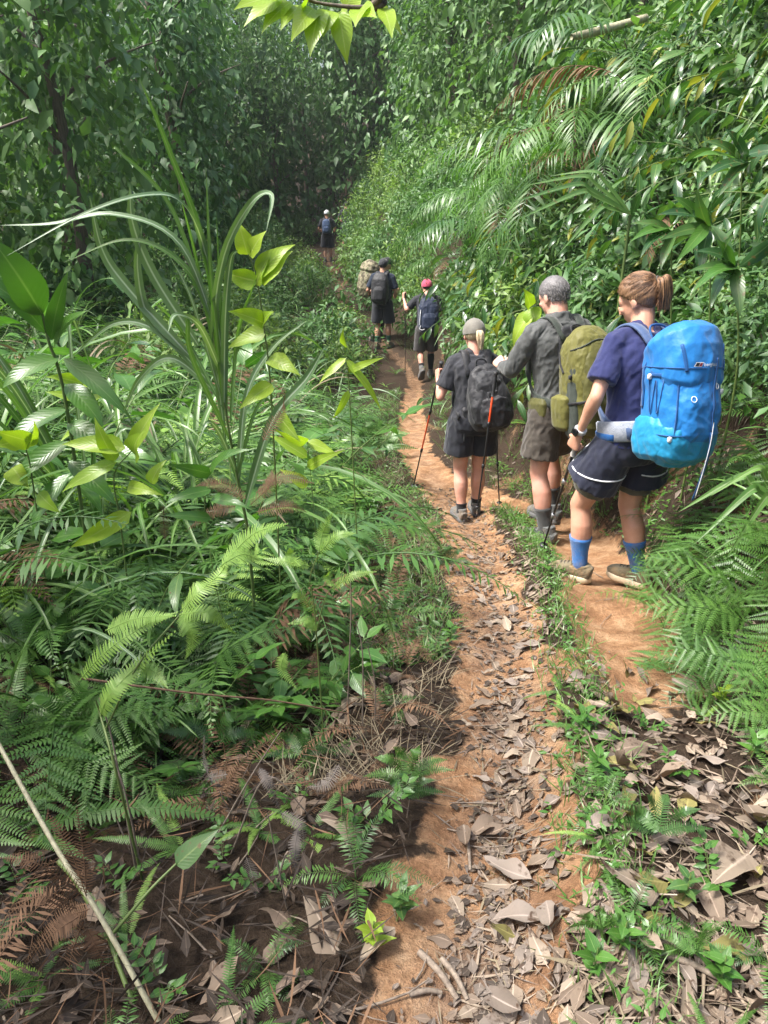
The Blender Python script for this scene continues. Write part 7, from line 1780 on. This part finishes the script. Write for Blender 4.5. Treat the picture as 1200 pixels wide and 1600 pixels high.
def drop_leaf(x, y, s, mats, label, group, lift=.004, tilt=.3):
    k = mats[rng.integers(len(mats))]; n = surf_n(x, y); a = rng.uniform(0, 6.28)
    nn = (n + Vector(rng.normal(0, tilt, 3))).normalized(); d = Vector((math.cos(a), math.sin(a), 0)); d = (d - nn * d.dot(nn)).normalized()
    o = link('fallen_leaf', DLM[k][rng.integers(6)], None, (x, y, G(x, y) + lift + .018 * s * tilt), frame_rot(d, nn), s)
    return tag(o, {'dead1': 'tan', 'dead2': 'grey', 'dead3': 'brown', 'dead4': 'olive'}[k] + ' ' + label, 'fallen leaf', group)
cnt = 0
while cnt < 120:     # in the near rut
    y = .75 + 3.6 * rng.random() ** 1.3; x = xt(y) + rng.normal(.03, .075 if y < 2.4 else .12); drop_leaf(x, y, rng.uniform(.5, 1.25) * (1 if y < 2.4 else .75), ['dead2', 'dead2', 'dead1', 'dead3'], 'dead leaf in the rut ' + beside(y), 'dead leaves in the rut', tilt=.13); cnt += 1
cnt = 0
while cnt < 105:      # the pile right of the ridge
    y = rng.uniform(.9, 2.6); x = float(np.interp(y, RIDGE[:, 1], RIDGE[:, 0])) + abs(rng.normal(.12, .36))
    if px_of(x, y, G(x, y))[0] > 1260: continue
    drop_leaf(x, y, rng.uniform(.5, 1.15), ['dead1', 'dead2', 'dead3', 'dead4'], 'curled leaf piled right of the trail ' + beside(y), 'dead leaves right of the trail', .012, .45); cnt += 1
cnt = 0
while cnt < 75:      # under the left ferns
    y = rng.uniform(.9, 3.2); x = xt(y) - .3 - abs(rng.normal(0, .5))
    if px_of(x, y, G(x, y))[0] < -40: continue
    drop_leaf(x, y, rng.uniform(.5, 1.1), ['dead1', 'dead3', 'dead3', 'dead3'], 'dead leaf left of the trail ' + beside(y), 'dead leaves left of the trail', .02, .5); cnt += 1
for (px, py, Yv, s, a) in ((350, 1065, 2.05, 1.7, .3), (212, 1168, 1.7, 1.6, 2.6), (388, 1145, 1.8, 1.2, 0.1), (535, 1300, 1.5, 1.0, 1.2), (590, 1480, 1.2, 1.6, 2.5), (970, 1395, 1.35, 1.9, 1.5), (1005, 1390, 1.4, 1.5, 1.9), (1140, 1365, 1.45, 1.9, 2.3), (780, 1465, 1.25, 1.0, 1.5), (1135, 1490, 1.2, 1.1, 1.7), (500, 1455, 1.3, 1.2, .6), (1180, 1290, 1.6, 1.5, 2.9)):
    for Yq in np.linspace(.7, 4, 200):
        q = at(px, py, Yq)
        if q.z <= G(q.x, q.y) + .02: break
    o = link('fallen_leaf', DLM[['dead1', 'dead1', 'dead1', 'dead1', 'dead1', 'dead1', 'dead4', 'dead1', 'lime', 'dead4', 'dead4', 'dead1'][(px * 7) % 12] if False else ('dead4' if (px, py) in ((780, 1465), (1135, 1490), (1005, 1390)) else 'dead1')][(px + py) % 6], None, (q.x, q.y, G(q.x, q.y) + .03), (.35, .1, a), s)
    tag(o, 'large curled ' + {350: 'pale leaf on the dark litter below the lime fern', 212: 'tan leaf at left under the lime forked fern', 388: 'small tan leaf right of the lime fern stem', 535: 'tan leaf beside the grey withered fern', 590: 'brown leaf at the left edge of the near rut', 970: 'long pale strip leaf in the weeds right of the rut', 1005: 'olive leaf beside the long pale strip leaf', 1140: 'tan leaf on the pile at right', 780: 'green leaf fallen in the near rut', 1135: 'yellow-olive leaf at the bottom right', 500: 'folded leaf at the bottom left of the trail', 1180: 'tan leaf at the right edge of the pile'}[px], 'fallen leaf')

def scatter_stuff(name, n, gen, mats, L, ratio, label, tilt=.35, lift=.004, nseg=3, droop=.6, fold=.3, pile=0.):
    by = {}
    for _ in range(n * 6):
        if sum(map(len, by.values())) >= n: break
        x, y = gen()
        p = px_of(x, y, G(x, y))
        if not (-60 < p[0] < 1260 and p[1] < 1700): continue
        by.setdefault(mats[rng.integers(len(mats))], []).append((x, y))
    me_all = []
    for k, pts in by.items():
        pts = np.array(pts); N = len(pts); z = terrain(pts[:, 0], pts[:, 1]); a = rng.uniform(0, 6.283, N)
        h = .03; gx = (terrain(pts[:, 0] + h, pts[:, 1]) - terrain(pts[:, 0] - h, pts[:, 1])) / (2 * h); gy = (terrain(pts[:, 0], pts[:, 1] + h) - terrain(pts[:, 0], pts[:, 1] - h)) / (2 * h)
        nn = nz(np.stack([-gx, -gy, np.ones(N)], 1)) + rng.normal(0, tilt, (N, 3)); nn = nz(nn)
        d = np.stack([np.cos(a), np.sin(a), np.cos(a) * gx + np.sin(a) * gy], 1) + rng.normal(0, tilt * .4, (N, 3)) * np.array([0, 0, 1]); d = nz(d)
        ll = rng.uniform(*L, N); mb = MB()
        leaf_batch(mb, np.concatenate([pts, (z + lift + pile * rng.random(N) ** 1.5)[:, None]], 1) - d * ll[:, None] * .5 + np.array([0, 0, .004]), d, nn, ll, ll * rng.uniform(*ratio, N), rng.uniform(-droop, droop, N), fold, nseg, prof_ovate, None, True, .2)
        o = link(name, mb.mesh(name, M[k], True)); tag(o, label, None, None, 'stuff')
def near_any():
    y = .7 + 7 * rng.random() ** 1.7; return rng.uniform(-.62, .62) * (y + .6) * 1.05, y
def in_rut():
    y = .7 + 6 * rng.random() ** 1.6; return xt(y) + rng.normal(.03, .085 if y < 2.6 else .15), y
def off_trail():
    while True:
        x, y = near_any()
        if clay_mask(x, y) < .5: return x, y
def off_right():
    while True:
        x, y = off_trail()
        if x > xt(y): return x, y
def off_left():
    while True:
        x, y = off_trail()
        if x < xt(y): return x, y
scatter_stuff('leaf_litter', 1700, off_right, ['dead1', 'dead3', 'dead3', 'dead2'], (.03, .09), (.25, .5), 'brown leaf litter covering the soil right of the trail', .5, .010)
scatter_stuff('leaf_litter', 1700, off_left, ['dead5', 'dead5', 'dead5', 'dead3'], (.03, .09), (.2, .4), 'dark brown leaf litter covering the soil left of the trail', .7, .008, pile=.05)
scatter_stuff('fern_litter', 2600, off_left, ['dead5', 'dead5', 'fern_dead'], (.05, .20), (.015, .045), 'tangled dead fern stalks left of the trail', .9, .015, 3, .9, .1, pile=.13)
scatter_stuff('leaf_crumbs', 2200, in_rut, ['dead2', 'dead5', 'dead3'], (.01, .045), (.3, .8), 'crumbled dead leaves trodden into the rut', .22, .003)
scatter_stuff('needle_litter', 1300, off_right, ['dead1', 'dead3', 'grass_dry'], (.06, .20), (.02, .05), 'fine dry stalks and fern bits on the soil', .5, .012, 3, .5, .1)
scatter_stuff('straw', 1300, in_rut, ['dead1', 'dead2', 'grass_dry'], (.03, .11), (.03, .09), 'straw and leaf stalks lying on the trail', .2, .004, 2, .4, .1)

def twigs():
    mb = MB()
    for _ in range(260):
        x, y = near_any(); L = rng.uniform(.06, .28); a = rng.uniform(0, 6.28)
        P = [(x + math.cos(a + .3 * q) * L * q, y + math.sin(a + .3 * q) * L * q, G(x + math.cos(a + .3 * q) * L * q, y + math.sin(a + .3 * q) * L * q) + .006 + .01 * q) for q in (0, .35, .7, 1)]
        tube(mb, P, np.linspace(.0035, .0015, 4) * rng.uniform(.5, 1.2), 5, rng.random())
    tag(link('twigs', mb.mesh('twigs', M['twig'], True)), 'small dry twigs strewn over the ground', None, None, 'stuff')
twigs()
for i, (p, q, w) in enumerate((((655, 1490), (715, 1565), .009), (((690, 1500)), (730, 1570), .008), ((725, 1290), (735, 1360), .006), ((640, 1560), (690, 1550), .007), ((1010, 1480), (1150, 1550), .009))):
    pts = []
    for (px, py) in (p, q):
        for Yq in np.linspace(.7, 4, 240):
            v = at(px, py, Yq)
            if v.z <= G(v.x, v.y) + .01: break
        pts.append(Vector((v.x, v.y, G(v.x, v.y) + w)))
    e = single('stick', pts[0], ['weathered grey stick at the lower left of the rut', 'second weathered stick beside it in the rut', 'short thin stick in the middle of the rut', 'stubby stick at the bottom of the rut', 'long brown stick at the bottom right corner'][i], 'stick')
    put_stem(e, [pts[0], (pts[0] + pts[1]) / 2 + Vector((.004, .004, .004)), pts[1]], w, w * .7, M['twig'], 'wood', 10)

def low_grass(name, n, gen, L, mat, label, w=.0035, lean=.6):
    P = []
    while len(P) < n:
        x, y = gen()
        P.append((x, y))
    P = np.array(P); z = terrain(P[:, 0], P[:, 1]); d = nz(np.stack([rng.normal(0, lean, n), rng.normal(0, lean, n), np.ones(n)], 1)); mb = MB()
    nrm = rng.normal(0, .4, (n, 3)) + np.array([0, -.5, .5])
    leaf_batch(mb, np.concatenate([P, z[:, None] - .005], 1), d, nrm, rng.uniform(*L, n), w * rng.uniform(.7, 1.5, n), rng.uniform(.4, 1.4, n), .1, 4, prof_strap, None, False)
    tag(link(name, mb.mesh(name, M[mat], False)), label, None, None, 'stuff')
def edge(lo, hi, ylo=.8, yhi=12, side=None):
    def f():
        y = ylo + (yhi - ylo) * rng.random() ** 1.6
        while True:
            sd = side or (1 if rng.random() < .5 else -1); x = xt(y) + sd * rng.uniform(lo, hi)
            if clay_mask(x, y) < .4: return x, y
    return f
def ridge():
    y = rng.uniform(.7, 5.6); return float(np.interp(y, RIDGE[:, 1], RIDGE[:, 0])) + rng.normal(.02, .07), y
low_grass('grass', 2600, edge(.22, .7, 2.6, 12, side=-1), (.05, .17), 'grass', 'short grass along the left edge of the trail')
low_grass('grass', 2600, edge(.25, 1.3, 5.0, 16, 1), (.06, .2), 'grass', 'short grass along the right edge of the trail')
low_grass('grass', 2200, ridge, (.03, .10), 'grass', 'short grass on the ridge between the ruts')
low_grass('dry_grass', 1900, edge(.2, .8, 1.8, 9, side=-1), (.06, .2), 'grass_dry', 'dry straw grass along the trail', .003, 1.2)
def low_weeds(name, n, gen, L, mat, label):
    P = np.array([gen() for _ in range(n)]); P = np.repeat(P, 5, 0) + rng.normal(0, .018, (n * 5, 2)); N = len(P); z = terrain(P[:, 0], P[:, 1]) + rng.uniform(.004, .07, N)
    a = rng.uniform(0, 6.28, N); d = np.stack([np.cos(a), np.sin(a), rng.uniform(-.2, .5, N)], 1); mb = MB(); ll = rng.uniform(*L, N)
    leaf_batch(mb, np.concatenate([P, z[:, None]], 1), d, rng.normal(0, .3, (N, 3)) + np.array([0, 0, 1]), ll, ll * rng.uniform(.3, .5, N), .5, .15, 3, prof_ovate, None, True)
    tag(link(name, mb.mesh(name, M[mat], False)), label, None, None, 'stuff')
low_weeds('ground_cover', 260, ridge, (.015, .035), 'broad', 'small leafy ground cover on the ridge between the ruts')
low_weeds('ground_cover', 900, edge(.24, .9, 2.6, 10, side=-1), (.02, .05), 'shrub', 'small leafy ground cover left of the trail')
low_weeds('ground_cover', 900, edge(.6, 1.3, 2.6, 14, 1), (.02, .05), 'broad', 'small leafy ground cover right of the trail')

# ------------------------------------------------------------------ tell look-alikes apart by their order across the slope
def ordinal_labels():
    groups = {}
    for o in scene.objects:
        if o.parent is None and o.get('group') and o.get('label'):
            groups.setdefault((o['group'], o['label']), []).append(o)
    num = ['leftmost', 'second from left', 'third from left', 'fourth from left', 'fifth from left', 'sixth from left', 'seventh from left', 'eighth from left', 'ninth from left', 'tenth from left', 'eleventh from left', 'twelfth from left', 'thirteenth from left', 'fourteenth from left', 'fifteenth from left', 'sixteenth from left', 'seventeenth from left', 'eighteenth from left', 'nineteenth from left', 'twentieth from left']
    for (g, lab), obs in groups.items():
        if len(obs) < 2: continue
        pos = sorted(obs, key=lambda o: px_of(o.location.x, o.location.y, o.location.z + .4)[0])
        if len(pos) <= 12 and len(lab.split()) <= 13 or len(pos) == 2 and len(lab.split()) <= 13:
            for k, o in enumerate(pos): o['label'] = lab + ', ' + num[k]
        elif len(lab.split()) <= 11 and len(obs) > 12:
            far_ = sorted(obs, key=lambda o: o.location.y); h = len(far_) // 2
            for nm, part in (('nearer row', far_[:h]), ('farther row', far_[h:])) if len(far_) <= 24 else (('nearest row', far_[:len(far_) // 3]), ('middle row', far_[len(far_) // 3:2 * len(far_) // 3]), ('farthest row', far_[2 * len(far_) // 3:])):
                part = sorted(part, key=lambda o: px_of(o.location.x, o.location.y, o.location.z + .4)[0])
                if len(part) <= 20:
                    for k, o in enumerate(part): o['label'] = lab + ', ' + nm + ', ' + num[k]
ordinal_labels()


# ------------------------------------------------------------------ thin haze between the trees
_bm = bmesh.new(); bmesh.ops.create_cube(_bm, size=1.0); _me = bpy.data.meshes.new('haze'); _bm.to_mesh(_me); _bm.free()
_m, _nt, _out = new_mat('haze_air'); _v = _nt.nodes.new('ShaderNodeVolumePrincipled')
_v.inputs['Color'].default_value = (.86, .94, .94, 1); _v.inputs['Density'].default_value = .0007; _v.inputs['Anisotropy'].default_value = .2
_nt.links.new(_v.outputs[0], _out.inputs['Volume']); _me.materials.append(_m)
_zl = min(float(terrain(np.linspace(-40, 40, 161)[None], np.linspace(-14, 64, 157)[:, None]).min()), -2.5) - 1.0
tag(link('haze', _me, None, (0, 25, (_zl + 26) / 2), None, (80, 78, 26 - _zl)), 'thin pale haze between the trees', None, None, 'stuff')
